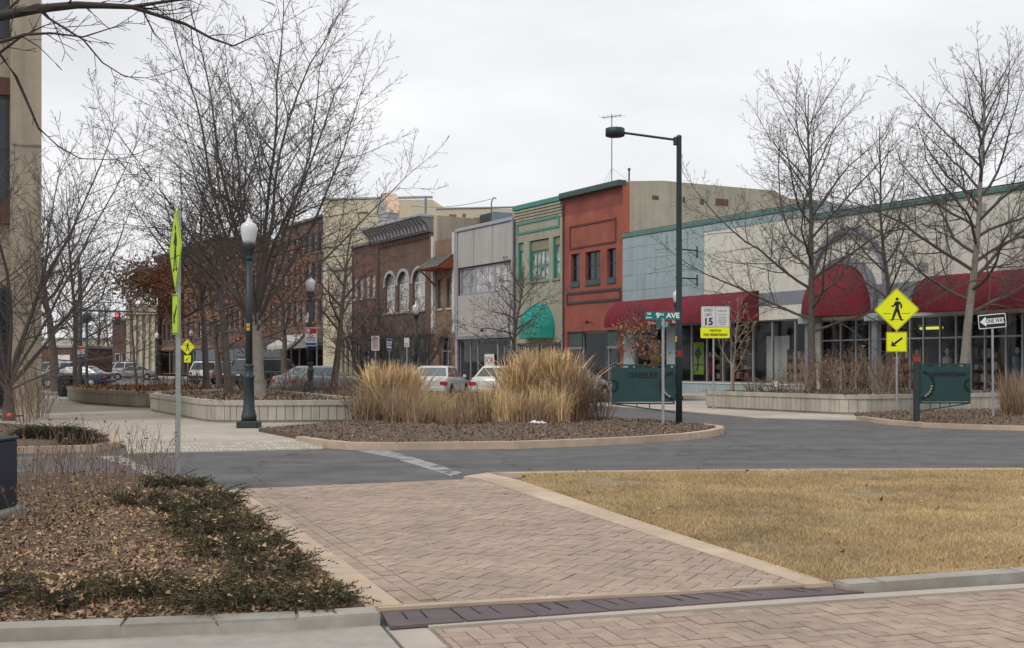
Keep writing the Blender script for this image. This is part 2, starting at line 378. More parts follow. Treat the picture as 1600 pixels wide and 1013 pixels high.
M['ochre'] = pm('ochre', (.42,.25,.06), .8, .2, 3)
M['poster_green'] = pm('poster_green', (.26,.44,.03), .7, .3, 6)
M['wood'] = pm('wood', (.30,.19,.10), .7, .2, 5)
M['gravel_roof'] = pm('gravel_roof', (.18,.17,.16), .95, .2, 3)
M['steel_blue'] = pm('steel_blue', (.16,.22,.27), .5, .1, 4)
M['tyre'] = pm('tyre', (.014,.014,.015), .85, .2, 8)
M['rim'] = pm('rim', (.40,.41,.42), .35, .1, 8, metal=.6)
M['car_glass'] = pm('car_glass', (.025,.032,.036), .06, .2, 3, spec=.8)
M['car_glass_pale'] = pm('car_glass_pale', (.10,.13,.135), .08, .2, 3, spec=.8)
M['lamp_red'] = pm('lamp_red', (.40,.02,.015), .3, .1)
M['lamp_clear'] = pm('lamp_clear', (.55,.56,.56), .2, .1)
M['car_trim'] = pm('car_trim', (.02,.02,.022), .6, .1)
M['red_light'] = pm('red_light', (.5,.02,.02), .4, .02, 3, emit=(1,.06,.04,2.2))
M['tube_light'] = pm('tube_light', (.7,.65,.2), .4, .02, 3, emit=(.9,.8,.12,1.0))
M['orange'] = pm('orange', (.75,.09,.02), .6, .15, 8)
M['paint_white'] = pm('paint_white', (.40,.40,.385), .85, .35, 9, stain=.25)
M['wire'] = pm('wire', (.10,.10,.10), .7, .1)
M['bag'] = pm('bag', (.75,.76,.76), .4, .08, 20)
M['dome'] = pm('dome', (.44,.41,.345), .9, .15, 6, isl=.12)

def worn(m):
    for n in m.node_tree.nodes:
        if n.type == 'VALTORGB': n.color_ramp.elements[0].position = .43; n.color_ramp.elements[1].position = .50
M['paint_white'] = pm('paint_white', (.15,.148,.148), .88, .05, 3.2, .2, 200, col2=(.31,.305,.295), stain=.15); worn(M['paint_white'])

# ================================================================== the setting: ground, road, walks, beds
setting('road', MB().quad((-400,-60,0),(400,-60,0),(400,600,0),(-400,600,0)), M['asphalt'], 'grey asphalt road crossing behind the lawn and brick walk', 'road')
def G(pts, z=0.0): return [g(x, y, z) for x, y in pts]
def clip(poly, reg):                   # convex clip (reg counter-clockwise)
    outp = poly
    for i in range(len(reg)):
        a, b = reg[i], reg[(i+1) % len(reg)]; inp = outp; outp = []
        if not inp: break
        def side(p): return (b[0]-a[0])*(p[1]-a[1])-(b[1]-a[1])*(p[0]-a[0])
        for j in range(len(inp)):
            p, q = inp[j], inp[(j+1) % len(inp)]; sp, sq = side(p), side(q)
            if sp >= 0: outp.append(p)
            if sp*sq < 0:
                t = sp/(sp-sq); outp.append((p[0]+(q[0]-p[0])*t, p[1]+(q[1]-p[1])*t))
    return outp
def area(p):
    return abs(sum(p[i][0]*p[(i+1)%len(p)][1]-p[(i+1)%len(p)][0]*p[i][1] for i in range(len(p))))/2
def ccw(p):
    a = sum(p[i][0]*p[(i+1)%len(p)][1]-p[(i+1)%len(p)][0]*p[i][1] for i in range(len(p)))
    return p if a > 0 else p[::-1]
def inside(p, poly):
    r = False; j = len(poly)-1
    for i in range(len(poly)):
        if ((poly[i][1] > p[1]) != (poly[j][1] > p[1])) and p[0] < (poly[j][0]-poly[i][0])*(p[1]-poly[i][1])/(poly[j][1]-poly[i][1])+poly[i][0]: r = not r
        j = i
    return r
def lay_bricks(parent, rects, reg, ztop, limit=300):
    """rects: list of 4-corner plan polygons. The nearest 'limit' become single bricks, the rest one field."""
    cut = []
    for rc in rects:
        if any(inside(p, reg) for p in rc) or inside(((rc[0][0]+rc[2][0])/2, (rc[0][1]+rc[2][1])/2), reg):
            c = clip(rc, reg)
            if len(c) > 2 and area(c) > .0012: cut.append(c)
    def vis(c):
        x = sum(p[0] for p in c)/len(c); y = sum(p[1] for p in c)/len(c)
        px = 800+F*x/max(y, .1); py = HZ+EYE*F/max(y, .1)
        return y + (50 if (px < -20 or px > 1620 or py > 1030) else 0)
    cut.sort(key=vis); field = MB()
    for i, c in enumerate(cut):
        dz = rnd.uniform(-.0025, .0025)
        if i < limit:
            MB().prism(c, ztop-.03, ztop+dz, .0025).build('brick', M['paver'], parent)
        else: field.prism(c, ztop-.03, ztop+dz, .0025)
    if field.v:
        o = field.build('brick_field', M['paver'], parent); o['kind'] = 'stuff'

# ---- near street of brick pavers (bottom of the picture)
ZS = .012
st_poly = [(-.9,5.98),(3.4,7.32),(9,9.0),(12,6),(3,2.2),(-.9,2.2)]
A0 = Vector(g(591,983)); A1 = Vector(g(1390,931)); st_dir = (A1-A0).normalized(); st_nrm = Vector((-st_dir.y, st_dir.x))
def stp(a, b): p = A0+st_dir*a+st_nrm*b; return (p.x, p.y)
street = setting('brick_street', MB().prism(ccw([stp(.25,-.13),stp(9.5,-.13),stp(9.5,-6),stp(.25,-6)]), -.02, .002), M['paver_joint'], 'brown brick paved street along the bottom right', 'street')
rects = []
bw, bl, jt = .098, .198, .005
ws = .104          # street herringbone, laid square to the kerb
for i in range(-6, 92):
    for j in range(-34, 2):
        k = (i-j) % 4
        if k == 0: q4 = (i*ws, j*ws, (i+2)*ws-.005, (j+1)*ws-.005)
        elif k == 3: q4 = (i*ws, j*ws, (i+1)*ws-.005, (j+2)*ws-.005)
        else: continue
        x0, y0, x1, y1 = q4; rects.append([stp(x0,y0-.135),stp(x1,y0-.135),stp(x1,y1-.135),stp(x0,y1-.135)])
lay_bricks(street, rects, ccw([stp(.27,-.135),stp(9.4,-.135),stp(9.4,-3.2),stp(.27,-3.2)]), ZS)
# concrete pan of the gutter, left and in front of the plates
pan = setting('gutter', MB().prism(ccw([(-7,5.6),stp(-2.0,.3),stp(.02,.3),stp(.02,-.55),(-7,3.4)]), -.02, .006), M['concrete_pale'], 'pale concrete gutter pan along the kerb at bottom left', 'gutter')
MB().prism(ccw([stp(.04,-.55),stp(.04,-.012),stp(.245,-.012),stp(.245,-.55)]), -.02, .010).build('gutter_slab', M['concrete'], pan)
MB().prism(ccw([stp(.25,-.005),stp(9.5,-.005),stp(9.5,-.125),stp(.25,-.125)]), -.02, .024).build('gutter_edge', M['concrete'], pan)

# ---- brick walk in the middle
ZW = .05
nl, nr, fr_, fl = g(632,945,ZW), g(1258,914,ZW), g(745,748,ZW), g(372,764,ZW)
walk_poly = ccw([nl, nr, fr_, fl])
walk = setting('brick_walk', MB().prism(walk_poly, .0, ZW-.010), M['paver_joint'], 'herringbone brick walk leading from the street towards the road', 'walk')
ax = (Vector(fl)-Vector(nl)).normalized(); th = math.atan2(ax.y, ax.x)+R(45)
rects = []
o0 = Vector(nl); ca, sa = math.cos(th), math.sin(th)
def hb(x, y): return (o0.x+ca*x-sa*y, o0.y+sa*x+ca*y)
w_ = .104
for i in range(-60, 110):
    for j in range(-100, 80):
        # herringbone: cell (i,j) starts a brick depending on (i-j) mod 4
        k = (i-j) % 4
        if k == 0: x0,y0,x1,y1 = i*w_, j*w_, (i+2)*w_-.004, (j+1)*w_-.004
        elif k == 3: x0,y0,x1,y1 = i*w_, j*w_, (i+1)*w_-.004, (j+2)*w_-.004
        else: continue
        c = hb((x0+x1)/2, (y0+y1)/2)
        if c[1] < 6.3 or c[1] > 16 or c[0] < -4.5 or c[0] > 3: continue
        rects.append([hb(x0,y0),hb(x1,y0),hb(x1,y1),hb(x0,y1)])
# a straight course runs along the left edge
la, lb = Vector(nl), Vector(fl); ld = (lb-la).normalized(); ln = Vector((ld.y,-ld.x)); crs = []
for i in range(int((lb-la).length/.21)):
    for q in range(2):
        p = la+ld*(i*.21+(.1 if q else 0)+.004)+ln*(.004+q*.105)
        crs.append([tuple(p), tuple(p+ln*.098), tuple(p+ln*.098+ld*.202), tuple(p+ld*.202)])
inner = ccw([tuple(la+ln*.212), nr, fr_, tuple(lb+ln*.212)])
lay_bricks(walk, crs, walk_poly, ZW, 60)
lay_bricks(walk, rects, inner, ZW, 300)
def strip(name, pts_l, pts_r, z0, z1, mat, label, cat, seg=None, gap=.010, chamfer=.005):
    """a kerb or border between two plan polylines, cut into blocks that are pieces of it"""
    core = MB(); n = len(pts_l)
    for i in range(n-1): core.prism(ccw([pts_l[i],pts_l[i+1],pts_r[i+1],pts_r[i]]), z0, z1-.015)
    o = setting(name, core, M['concrete_grey'] if mat is not M['concrete_tan'] else M['concrete_tan'], label, cat)
    def lerp(a,b,t): return (a[0]+(b[0]-a[0])*t, a[1]+(b[1]-a[1])*t)
    for i in range(n-1):
        L_ = math.dist(pts_l[i], pts_l[i+1]); k = max(1, round(L_/(seg or 9)))
        e = gap/2/max(L_, .01)
        ea = e
        for j in range(k):
            t0, t1 = j/k+(ea if seg else 0), (j+1)/k-(ea if seg else 0)
            q = [lerp(pts_l[i],pts_l[i+1],t0), lerp(pts_l[i],pts_l[i+1],t1), lerp(pts_r[i],pts_r[i+1],t1), lerp(pts_r[i],pts_r[i+1],t0)]
            MB().prism(ccw(q), z0+.002, z1, chamfer).build('kerb_block', mat, o)
    return o
# borders of the walk
strip('walk_border', [g(572,948,.056), g(500,887,.056), g(430,829,.056), g(352,768,.056)], [g(630,945,.056), g(553,888,.056), g(470,829,.056), g(371,763,.056)], 0, .056, M['concrete_tan'], 'tan concrete border along the left of the brick walk', 'border', 2.2)
strip('walk_border', [g(1260,914,.056), g(1060,850,.056), g(905,799,.056), g(800,765,.056), g(748,748,.056), g(724,744,.056)], [g(1303,911,.056), g(1110,850,.056), g(955,799,.056), g(866,768,.056), g(812,750,.056), g(760,738.5,.056)], 0, .056, M['concrete_tan'], 'tan concrete border between brick walk and dry lawn', 'border', 2.2)
# plates over the gutter at the near end of the walk
ZP = .032
pc = [g(609,979,ZP), g(1352,924.5,ZP), g(1264,914,ZP), g(592,951,ZP)]
def pq_(t, v):
    lo = (pc[0][0]+(pc[1][0]-pc[0][0])*t, pc[0][1]+(pc[1][1]-pc[0][1])*t); hi = (pc[3][0]+(pc[2][0]-pc[3][0])*t, pc[3][1]+(pc[2][1]-pc[3][1])*t)
    return (lo[0]+(hi[0]-lo[0])*v, lo[1]+(hi[1]-lo[1])*v)
dp = setting('gutter_cover', MB().prism(ccw([pq_(.004,.02),pq_(.996,.02),pq_(.996,.98),pq_(.004,.98)]), .0, ZP-.016), M['plate'], 'dark brown iron plates bridging the gutter before the brick walk', 'cover')
npl = 7
for i in range(npl):
    a0, a1 = i/npl, (i+1)/npl-.0025
    pl = MB().prism(ccw([pq_(a0,0),pq_(a1,0),pq_(a1,1),pq_(a0,1)]), ZP-.015, ZP+(.002 if i % 2 else 0), .004).build('plate', M['plate'], dp)
    for s_ in (.28,.55):
        c0 = a0+(a1-a0)*s_
        MB().prism(ccw([pq_(c0,.3),pq_(c0+.003,.3),pq_(c0+.003,.72),pq_(c0,.72)]), ZP+.0025, ZP+.0035).build('slot', M['hole'], pl)
strip('walk_sill', [g(590,950.2,.05),g(1266,913,.05)], [g(588,946,.05),g(1262,909.5,.05)], 0, .05, M['concrete_tan'], 'thin concrete sill between iron plates and brick walk', 'sill')
# near kerbs
def koff(pts, d, z=None):
    r = []
    for i, p in enumerate(pts):
        a = Vector(pts[max(i-1,0)]); b = Vector(pts[min(i+1,len(pts)-1)]); t = (b-a).normalized(); r.append((p[0]-t.y*d, p[1]+t.x*d))
    return r
KL = [(-5.2,5.75), g(-60,1008), g(190,999), g(465,987), g(594,979)]
strip('kerb', KL, koff(KL, .17), 0, .075, M['concrete_grey'], 'grey concrete kerb in front of the juniper bed', 'kerb', 2.4)
KR = [g(1325,931), g(1380,927), g(1600,911), (4.6,8.1), (7.5,9.05)]
strip('kerb', KR, koff(KR, .16), 0, .07, M['concrete_grey'], 'grey concrete kerb in front of the dry lawn', 'kerb', 2.4)

# ---- left bed (junipers and leaves)
bed1 = [koff(KL,.17)[0], *koff(KL,.17)[1:4], g(568,949,.06), g(500,887,.06), g(430,829,.06), g(352,768,.06), g(318,753,.06), g(250,744,.06), (-9,14.4), (-9,5.2)]
def sheet(name, poly, z, mat, label, cat, dz=.03, step=.25, mound=0.0):
    """an uneven bed surface: triangulated grid inside a polygon, with a skirt"""
    xs = [p[0] for p in poly]; ys = [p[1] for p in poly]
    mb = MB().prism(ccw(poly), -.02, z-.003)
    def edge(x, y):
        d = 9
        for i in range(len(poly)):
            ax_, ay_ = poly[i]; bx_, by_ = poly[(i+1)%len(poly)]; ux, uy = bx_-ax_, by_-ay_
            t = max(0, min(1, ((x-ax_)*ux+(y-ay_)*uy)/max(1e-9, ux*ux+uy*uy))); d = min(d, math.hypot(x-ax_-ux*t, y-ay_-uy*t))
        return d
    nx = int((max(xs)-min(xs))/step)+1; ny = int((max(ys)-min(ys))/step)+1; idx = {}
    def h(x, y): return z+dz*(1+(math.sin(x*2.1+y*1.3)+math.sin(x*.9-y*2.7)+math.sin(x*5.1+y*4.3)*.5)*.4)*max(0, min(1, (edge(x,y)-step*1.5)/(step*2)))
    for i in range(nx):
        for j in range(ny):
            x0, y0 = min(xs)+i*step, min(ys)+j*step
            c = [(x0,y0),(x0+step,y0),(x0+step,y0+step),(x0,y0+step)]
            if all(inside(p, poly) for p in c):
                ids = []
                for p in c:
                    kk = (round(p[0]/step*100), round(p[1]/step*100))
                    if kk not in idx: idx[kk] = len(mb.v); mb.v.append((p[0],p[1],h(*p)))
                    ids.append(idx[kk])
                mb.f.append(tuple(ids))
    return setting(name, mb, mat, label, cat), h
bed_o, bed_h = sheet('planting_bed', bed1, .065, M['soil'], 'planting bed of soil and dead leaves at the left', 'bed', .05, .16)
# ---- lawn on the right
lawn_poly = [koff(KR,.16)[0], *koff(KR,.16)[1:], (16,11), (18,15.9), g(1600,733,.07), g(1200,735,.07), g(900,737.5,.07), g(815,739,.07), g(815,750,.056), g(868,768,.056), g(957,799,.056), g(1112,850,.056), g(1302,911,.056)]
lawn, lawn_h = sheet('lawn', lawn_poly, .05, M['lawn_base'], 'dry straw-coloured lawn at the right', 'lawn', .03, .2)
lawn.data.materials[0] = M['lawn_base']
strip('lawn_edge', [g(818,739.5,.06),g(900,738,.06),g(1200,735.5,.06),g(1600,733.5,.06),(18,15.9)], [g(760,738,.06),g(900,735.5,.06),g(1200,733,.06),g(1600,731,.06),(18,16.2)], 0, .06, M['concrete_tan'], 'thin tan kerb at the far edge of the lawn', 'kerb', 3)

# ---- sidewalk on the left, with its warning strip, and the pavement round the planters
SW = .05
side_poly = [g(196,697,SW-.02), g(490,693,SW-.02), g(455,684,SW), g(400,670,SW), g(560,656,SW), (-2.6,29.2), (-2.4,31), (-9.5,44), (-14,51), (-24,64.5), (-42,64.5), (-42,32), (-13.4,31.5), (-13.2,26.5), g(120,690,SW)]
sw_o = setting('sidewalk', MB().prism(side_poly, -.02, SW), M['concrete'], 'pale concrete sidewalk between left bed and planters', 'sidewalk')
for k in range(9):   # joints cut across the walk
    p = Vector((-6.6-k*1.45, 25.5+k*2.6)); q = p+Vector((-5.2,-2.6))
    if k > 6: continue
    d = (q-p).normalized(); n_ = Vector((-d.y,d.x))*.012
    MB().prism(ccw([tuple(p-n_),tuple(q-n_),tuple(q+n_),tuple(p+n_)]), SW, SW+.001).build('joint', M['concrete_grey'], sw_o)
tl = [g(200,709,.0), g(505,702,.0), g(488,692,.03), g(197,697,.03)]
ramp = MB(); a,b,c,d = tl
ramp.add([(a[0],a[1],.004),(b[0],b[1],.004),(c[0],c[1],.056),(d[0],d[1],.056),(a[0],a[1],-.02),(b[0],b[1],-.02),(c[0],c[1],-.02),(d[0],d[1],-.02)], [(0,1,2,3),(4,5,1,0),(5,6,2,1),(6,7,3,2),(7,4,0,3)])
ramp_o = setting('warning_strip', ramp, M['dome'], 'pale ribbed warning strip where sidewalk ramps down to road', 'strip')
nb = 40
for i in range(nb):
    for j in range(3):
        t0, t1 = i/nb, (i+.72)/nb; s0, s1 = (j+.1)/3, (j+.9)/3
        def bil(t, s):
            lo = (a[0]+(b[0]-a[0])*t, a[1]+(b[1]-a[1])*t, .004); hi = (d[0]+(c[0]-d[0])*t, d[1]+(c[1]-d[1])*t, .056)
            return (lo[0]+(hi[0]-lo[0])*s, lo[1]+(hi[1]-lo[1])*s, lo[2]+(hi[2]-lo[2])*s)
        p = [bil(t0+.012*(1-s0),s0), bil(t1+.012*(1-s0),s0), bil(t1+.012*(1-s1),s1), bil(t0+.012*(1-s1),s1)]
        mb = MB(); mb.add(p+[(x,y,z+.012) for x,y,z in p], [(4,5,6,7),(0,1,5,4),(1,2,6,5),(2,3,7,6),(3,0,4,7)])
        mb.build('tactile_block', M['dome'], ramp_o)
# worn concrete gutter stripes across the asphalt
def patch(pts, z=.008, mat=None):
    return MB().prism(ccw(G(pts)), -.01, z)
setting('road_marking', patch([(556,705),(604,704),(668,722),(722,740),(705,745),(650,727),(600,713)]), M['paint_white'], 'worn white stripe on the road by the tip of the walk', 'marking')
setting('road_marking', patch([(150,714),(190,713),(235,733),(262,748),(245,750),(205,732)]), M['paint_white'], 'worn white stripe on the road behind the juniper bed', 'marking')
setting('road_patch', MB().prism(ccw(G([(520,702),(1115,686),(1600,672),(1900,664),(1900,716),(1600,731),(900,735),(770,738),(640,716)])), -.01, .004), M['asphalt_new'], 'smoother darker asphalt lane in front of the grass island', 'road')

# ---- island with ornamental grasses
ZI = .13
isl_front = [g(462,682,ZI), g(500,688,ZI), g(545,691.5,ZI), g(620,692,ZI), g(720,691,ZI), g(810,690,ZI), g(900,687,ZI), g(1000,682.5,ZI), g(1075,677.5,ZI), g(1115,672.5,ZI), g(1132,668.5,ZI), g(1128,665,ZI), g(1105,662,ZI)]
isl_back = [g(1050,658,ZI), g(960,652,ZI), g(700,651,ZI), g(560,656,ZI), g(404,668.5,ZI)]
ik = isl_front; ik_in = koff(ik, .17)
strip('island_kerb', ik, ik_in, 0, ZI, M['concrete_tan'], 'tan concrete kerb curving round the mulch island', 'kerb', 2.6)
isl_poly = ik_in+isl_back
isl_o, isl_h = sheet('mulch_island', isl_poly, ZI-.01, M['mulch_base'], 'bark mulch island planted with ornamental grasses', 'mulch bed', .05, .2)
# ---- back-left bed with its kerb
bk = [(-16,18.4), g(-40,711), g(60,709), g(150,706), g(190,700), g(182,692), g(150,684)]
strip('kerb', bk, koff(bk,.16), 0, .11, M['concrete_tan'], 'weathered brown kerb in front of the bed by the tower', 'kerb', 2.4)
bed2_poly = koff(bk,.16)+[g(105,668,.1), (-13.1,28.5), (-13.1,31.8), (-30,31.8), (-16,20)]
bed2, bed2_h = sheet('planting_bed', bed2_poly, .09, M['mulch_base'], 'mulched bed at the foot of the concrete tower', 'bed', .05, .2)
# ---- right side: sidewalk apron, mulch bed and kerb
C0 = Vector((9.57,33.2)); UU = Vector((UX,UY)); NN = Vector((NX,NY))
def rp_(a, b): p = C0+UU*a+NN*b; return (p.x, p.y)
apron = [rp_(-13,-1.6), rp_(-6.0,-2.0), g(1180,652,.03), g(1290,655,.03), g(1345,656,.03), rp_(1.3,1), rp_(1.5,3), rp_(1.5,10.5), rp_(-13,10.5)]
setting('sidewalk', MB().prism(ccw(apron), -.02, .02), M['concrete'], 'pale concrete apron round the right planter', 'sidewalk')
rk = [g(1338,651,.1), g(1385,657,.1), g(1440,661.5,.1), g(1520,664.5,.1), g(1600,666.5,.1), (22,26.2)]
strip('kerb', rk, koff(rk,.17), 0, .11, M['concrete_tan'], 'tan kerb in front of the downtown sign bed', 'kerb', 2.6)
rbed = koff(rk,.17)+[(26,36), rp_(.1,9.5), rp_(.06,-.02)]
rbed_o, rbed_h = sheet('mulch_bed', rbed, .09, M['mulch_base'], 'bark mulch bed under the downtown sign', 'mulch bed', .04, .25)
# ---- pavement in front of the shops, raised by a kerb
shop_walk = [fpt(-140,0), fpt(30,0), fpt(30,4.2), fpt(-140,4.2)]
setting('sidewalk', MB().prism(ccw([(x,y) for x,y in shop_walk]), -.02, .14), M['concrete'], 'concrete sidewalk running along the shop fronts', 'sidewalk')
# ---- low bed behind the left planter, where lamps, signs and street trees stand
mid_poly = [(-2.2,31.5),(-1.5,38),(-3.2,46),(-4.5,47.6),(-6.1,54),(-7,55.2),(-10.5,52),(-8.6,43.5)]
mid_o, mid_h = sheet('mulch_bed', mid_poly, .14, M['mulch_base'], 'low mulch bed behind the left planter with lamps and street trees', 'mulch bed', .05, .4)

# ================================================================== buildings
def shop(name, label, px0, px1, u0=None, u1=None, group='buildings of the shop row'):
    ua = fu(px0) if u0 is None else u0; ub = fu(px1) if u1 is None else u1
    p = fpt(ua); o = root(name, label, 'building', (p[0], p[1], 0), ANG, group)
    o['u0'] = ua
    return o, ua, ub-ua
def facade(x0, x1, z0, z1, ops, dep=.22, y=0.0):
    """front wall with real openings (x0,x1,z0,z1) and their reveals"""
    mb = MB(); xs = sorted(set([x0,x1]+[v for o in ops for v in o[:2]])); zs = sorted(set([z0,z1]+[v for o in ops for v in o[2:4]]))
    def op(i, j):
        if i < 0 or j < 0 or i >= len(xs)-1 or j >= len(zs)-1: return False
        cx, cz = (xs[i]+xs[i+1])/2, (zs[j]+zs[j+1])/2
        return any(o[0] < cx < o[1] and o[2] < cz < o[3] for o in ops)
    for i in range(len(xs)-1):
        for j in range(len(zs)-1):
            a, b, c, d = xs[i], xs[i+1], zs[j], zs[j+1]
            if not op(i,j): mb.quad((a,y,c),(b,y,c),(b,y,d),(a,y,d))
            else:
                if not op(i-1,j): mb.quad((a,y,c),(a,y,d),(a,y+dep,d),(a,y+dep,c))
                if not op(i+1,j): mb.quad((b,y,d),(b,y,c),(b,y+dep,c),(b,y+dep,d))
                if not op(i,j-1): mb.quad((b,y,c),(a,y,c),(a,y+dep,c),(b,y+dep,c))
                if not op(i,j+1): mb.quad((a,y,d),(b,y,d),(b,y+dep,d),(a,y+dep,d))
    return mb
def shell(w, D, h, y=0.0, roof_drop=.6):
    """side walls, back and sunken roof behind the front wall"""
    mb = MB()
    mb.quad((w,y,0),(w,D,0),(w,D,h),(w,y,h)); mb.quad((0,D,0),(0,y,0),(0,y,h),(0,D,h)); mb.quad((w,D,0),(0,D,0),(0,D,h),(w,D,h))
    r = h-roof_drop; t = .25
    mb.quad((t,t,r),(w-t,t,r),(w-t,D-t,r),(t,D-t,r))
    for q in (((0,y,h),(w,y,h),(w-t,t,h),(t,t,h)), ((w,y,h),(w,D,h),(w-t,D-t,h),(w-t,t,h)), ((w,D,h),(0,D,h),(t,D-t,h),(w-t,D-t,h)), ((0,D,h),(0,y,h),(t,t,h),(t,D-t,h)),
              ((t,t,h),(w-t,t,h),(w-t,t,r),(t,t,r)), ((w-t,t,h),(w-t,D-t,h),(w-t,D-t,r),(w-t,t,r)), ((w-t,D-t,h),(t,D-t,h),(t,D-t,r),(w-t,D-t,r)), ((t,D-t,h),(t,t,h),(t,t,r),(t,D-t,r))): mb.quad(*q)
    return mb
def window(par, x0, x1, z0, z1, y=.14, fm=None, gm=None, nx=1, nz=1, fw=.07, mw=.045, name='window', split=None, dep=.06):
    """frame with bars, and each pane its own piece"""
    fm = fm or M['frame_grey']; gm = gm or M['win_dark']; f = MB()
    f.box(x0,x0+fw,y-dep,y,z0,z1); f.box(x1-fw,x1,y-dep,y,z0,z1); f.box(x0+fw,x1-fw,y-dep,y,z0,z0+fw); f.box(x0+fw,x1-fw,y-dep,y,z1-fw,z1)
    X = [x0+fw+(x1-x0-2*fw)*i/nx for i in range(nx+1)]; Z = split or [z0+fw+(z1-z0-2*fw)*i/nz for i in range(nz+1)]
    for x in X[1:-1]: f.box(x-mw/2,x+mw/2,y-dep+.005,y-.002,z0+fw,z1-fw)
    for z in Z[1:-1]: f.box(x0+fw,x1-fw,y-dep+.008,y-.004,z-mw/2,z+mw/2)
    o = f.build(name, fm, par)
    for i in range(len(X)-1):
        for j in range(len(Z)-1):
            MB().box(X[i]+mw/2*(i>0),X[i+1]-mw/2*(i<len(X)-2),y-.03,y-.018,Z[j]+mw/2*(j>0),Z[j+1]-mw/2*(j<len(Z)-2)).build('pane', gm, o)
    return o
def archpoly(x0, x1, z0, zs, n=10, rise=None):      # rectangle with an arched head, zs = springing
    c = (x0+x1)/2; r = (x1-x0)/2; rz = rise or r
    return [(x0,z0),(x1,z0)]+[(c+r*math.cos(math.pi*k/n), zs+rz*math.sin(math.pi*k/n)) for k in range(n+1)]
def barrel_awning(par, x0, x1, zb, zt, prot, nseg, name='awning', mat=None, val=.16):
    """quarter-round awning made of bays with seams between them"""
    mat = mat or M['awning_red']
    prof = [(-prot*math.cos(a), zb+val+(zt-zb-val)*math.sin(a)) for a in [math.pi/2*k/8 for k in range(9)]]
    prof = [(-prot, zb)]+prof
    core = MB()
    core.yz([(.0,zb+.04),(-prot+.03,zb+.04)]+[(y*.985+.0, z-.03) for y, z in prof[1:]], x0+.015, x1-.015)
    aw = core.build(name, mat, par)
    w = (x1-x0)/nseg
    for i in range(nseg):
        a, b = x0+i*w, x0+(i+1)*w; mb = MB(); vs = []
        for (t, k) in ((0,0),(.12,.6),(.5,1),(.88,.6),(1,0)):
            for (y, z) in prof: vs.append((a+(b-a)*t, y-.035*k*(-y/prot), z+.03*k*(1-(-y/prot)**2)))
        n = len(prof)
        mb.add(vs, [(i_*n+j, (i_+1)*n+j, (i_+1)*n+j+1, i_*n+j+1) for i_ in range(4) for j in range(n-1)])
        mb.build('bay', mat, aw, True)
    return aw
def dome_awning(par, cx, w, zb, zt, prot, name='awning', mat=None, val=.2, ng=8):
    """quarter-dome awning: gores meeting at the top against the wall"""
    mat = mat or M['awning_red']; aw = None; nr_ = 7
    def P(a, e): # a: 0..pi around, e: 0..1 up
        k = math.cos(e*math.pi/2)
        return (cx+w/2*math.cos(a)*k, -prot*math.sin(a)*k, zb+val+(zt-zb-val)*math.sin(e*math.pi/2))
    core = MB(); pts = [(cx+w/2*.96*math.cos(math.pi*k/12), -prot*.96*math.sin(math.pi*k/12)) for k in range(13)]
    core.prism(ccw(pts), zb+.02, zb+val*.9)
    aw = core.build(name, mat, par)
    for i in range(ng):
        mb = MB(); vs = []; cols = 4
        for c in range(cols+1):
            a = math.pi*(i+c/cols)/ng
            vs.append((cx+w/2*math.cos(a), -prot*math.sin(a), zb))
            for r in range(nr_+1): vs.append(P(a, r/nr_))
        n = nr_+2
        mb.add(vs, [((c+1)*n+r, c*n+r, c*n+r+1, (c+1)*n+r+1) for c in range(cols) for r in range(n-1)])
        mb.build('gore', mat, aw, True)
    return aw
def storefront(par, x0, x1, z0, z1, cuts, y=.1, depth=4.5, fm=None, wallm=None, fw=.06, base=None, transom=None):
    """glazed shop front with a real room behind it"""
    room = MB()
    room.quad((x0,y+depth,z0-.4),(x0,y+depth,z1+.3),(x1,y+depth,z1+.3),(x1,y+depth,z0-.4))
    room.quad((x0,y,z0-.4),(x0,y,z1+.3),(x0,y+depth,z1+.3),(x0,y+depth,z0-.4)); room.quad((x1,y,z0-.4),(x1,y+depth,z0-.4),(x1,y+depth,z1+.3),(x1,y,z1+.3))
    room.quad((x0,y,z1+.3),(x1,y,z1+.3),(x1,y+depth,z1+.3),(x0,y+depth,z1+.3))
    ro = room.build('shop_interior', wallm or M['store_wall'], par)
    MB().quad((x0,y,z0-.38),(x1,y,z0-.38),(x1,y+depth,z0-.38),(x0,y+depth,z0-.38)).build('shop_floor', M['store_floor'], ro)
    f = MB(); xs = [x0]+list(cuts)+[x1]
    for x in xs: f.box(x-fw/2,x+fw/2,y-.06,y+.06,z0,z1)
    for i in range(len(xs)-1):
        a, b = xs[i]+fw/2, xs[i+1]-fw/2
        f.box(a,b,y-.05,y+.05,z0,z0+fw); f.box(a,b,y-.05,y+.05,z1-fw,z1)
        if transom: f.box(a,b,y-.05,y+.05,transom-fw/2,transom+fw/2)
    fo = f.build('window_frame', fm or M['frame_grey'], par)
    for i in range(len(xs)-1):
        MB().box(xs[i]+fw/2,xs[i+1]-fw/2,y-.006,y+.006,z0+fw,z1-fw).build('pane', M['glass'], fo)
    return fo

# ---------------- long one-storey block with blue metal panels
RP = 1271
b, ub, W = shop('panelled_store', 'long single-storey store with blue metal panels, cream wall and red barrel awning', 974, RP)
def X(px, off=0.0): return fu(px, off)-b['u0']
H = 8.35; H1 = 7.72; AWT = 4.62; AWB = 3.38; SILL = .62
xc = X(1101)
ops = [(X(990), W-.35, SILL, 3.42)]
facade(0, W, .0, AWT, ops, .12).build('lower_wall', M['blue_panel'], b)
body = shell(W, 13.5, H-.02).build('side_walls', M['blue_panel'], b)
MB().box(0, xc, 0, .1, AWT, H-.3).build('panel_backing', M['blue_trim'], b)
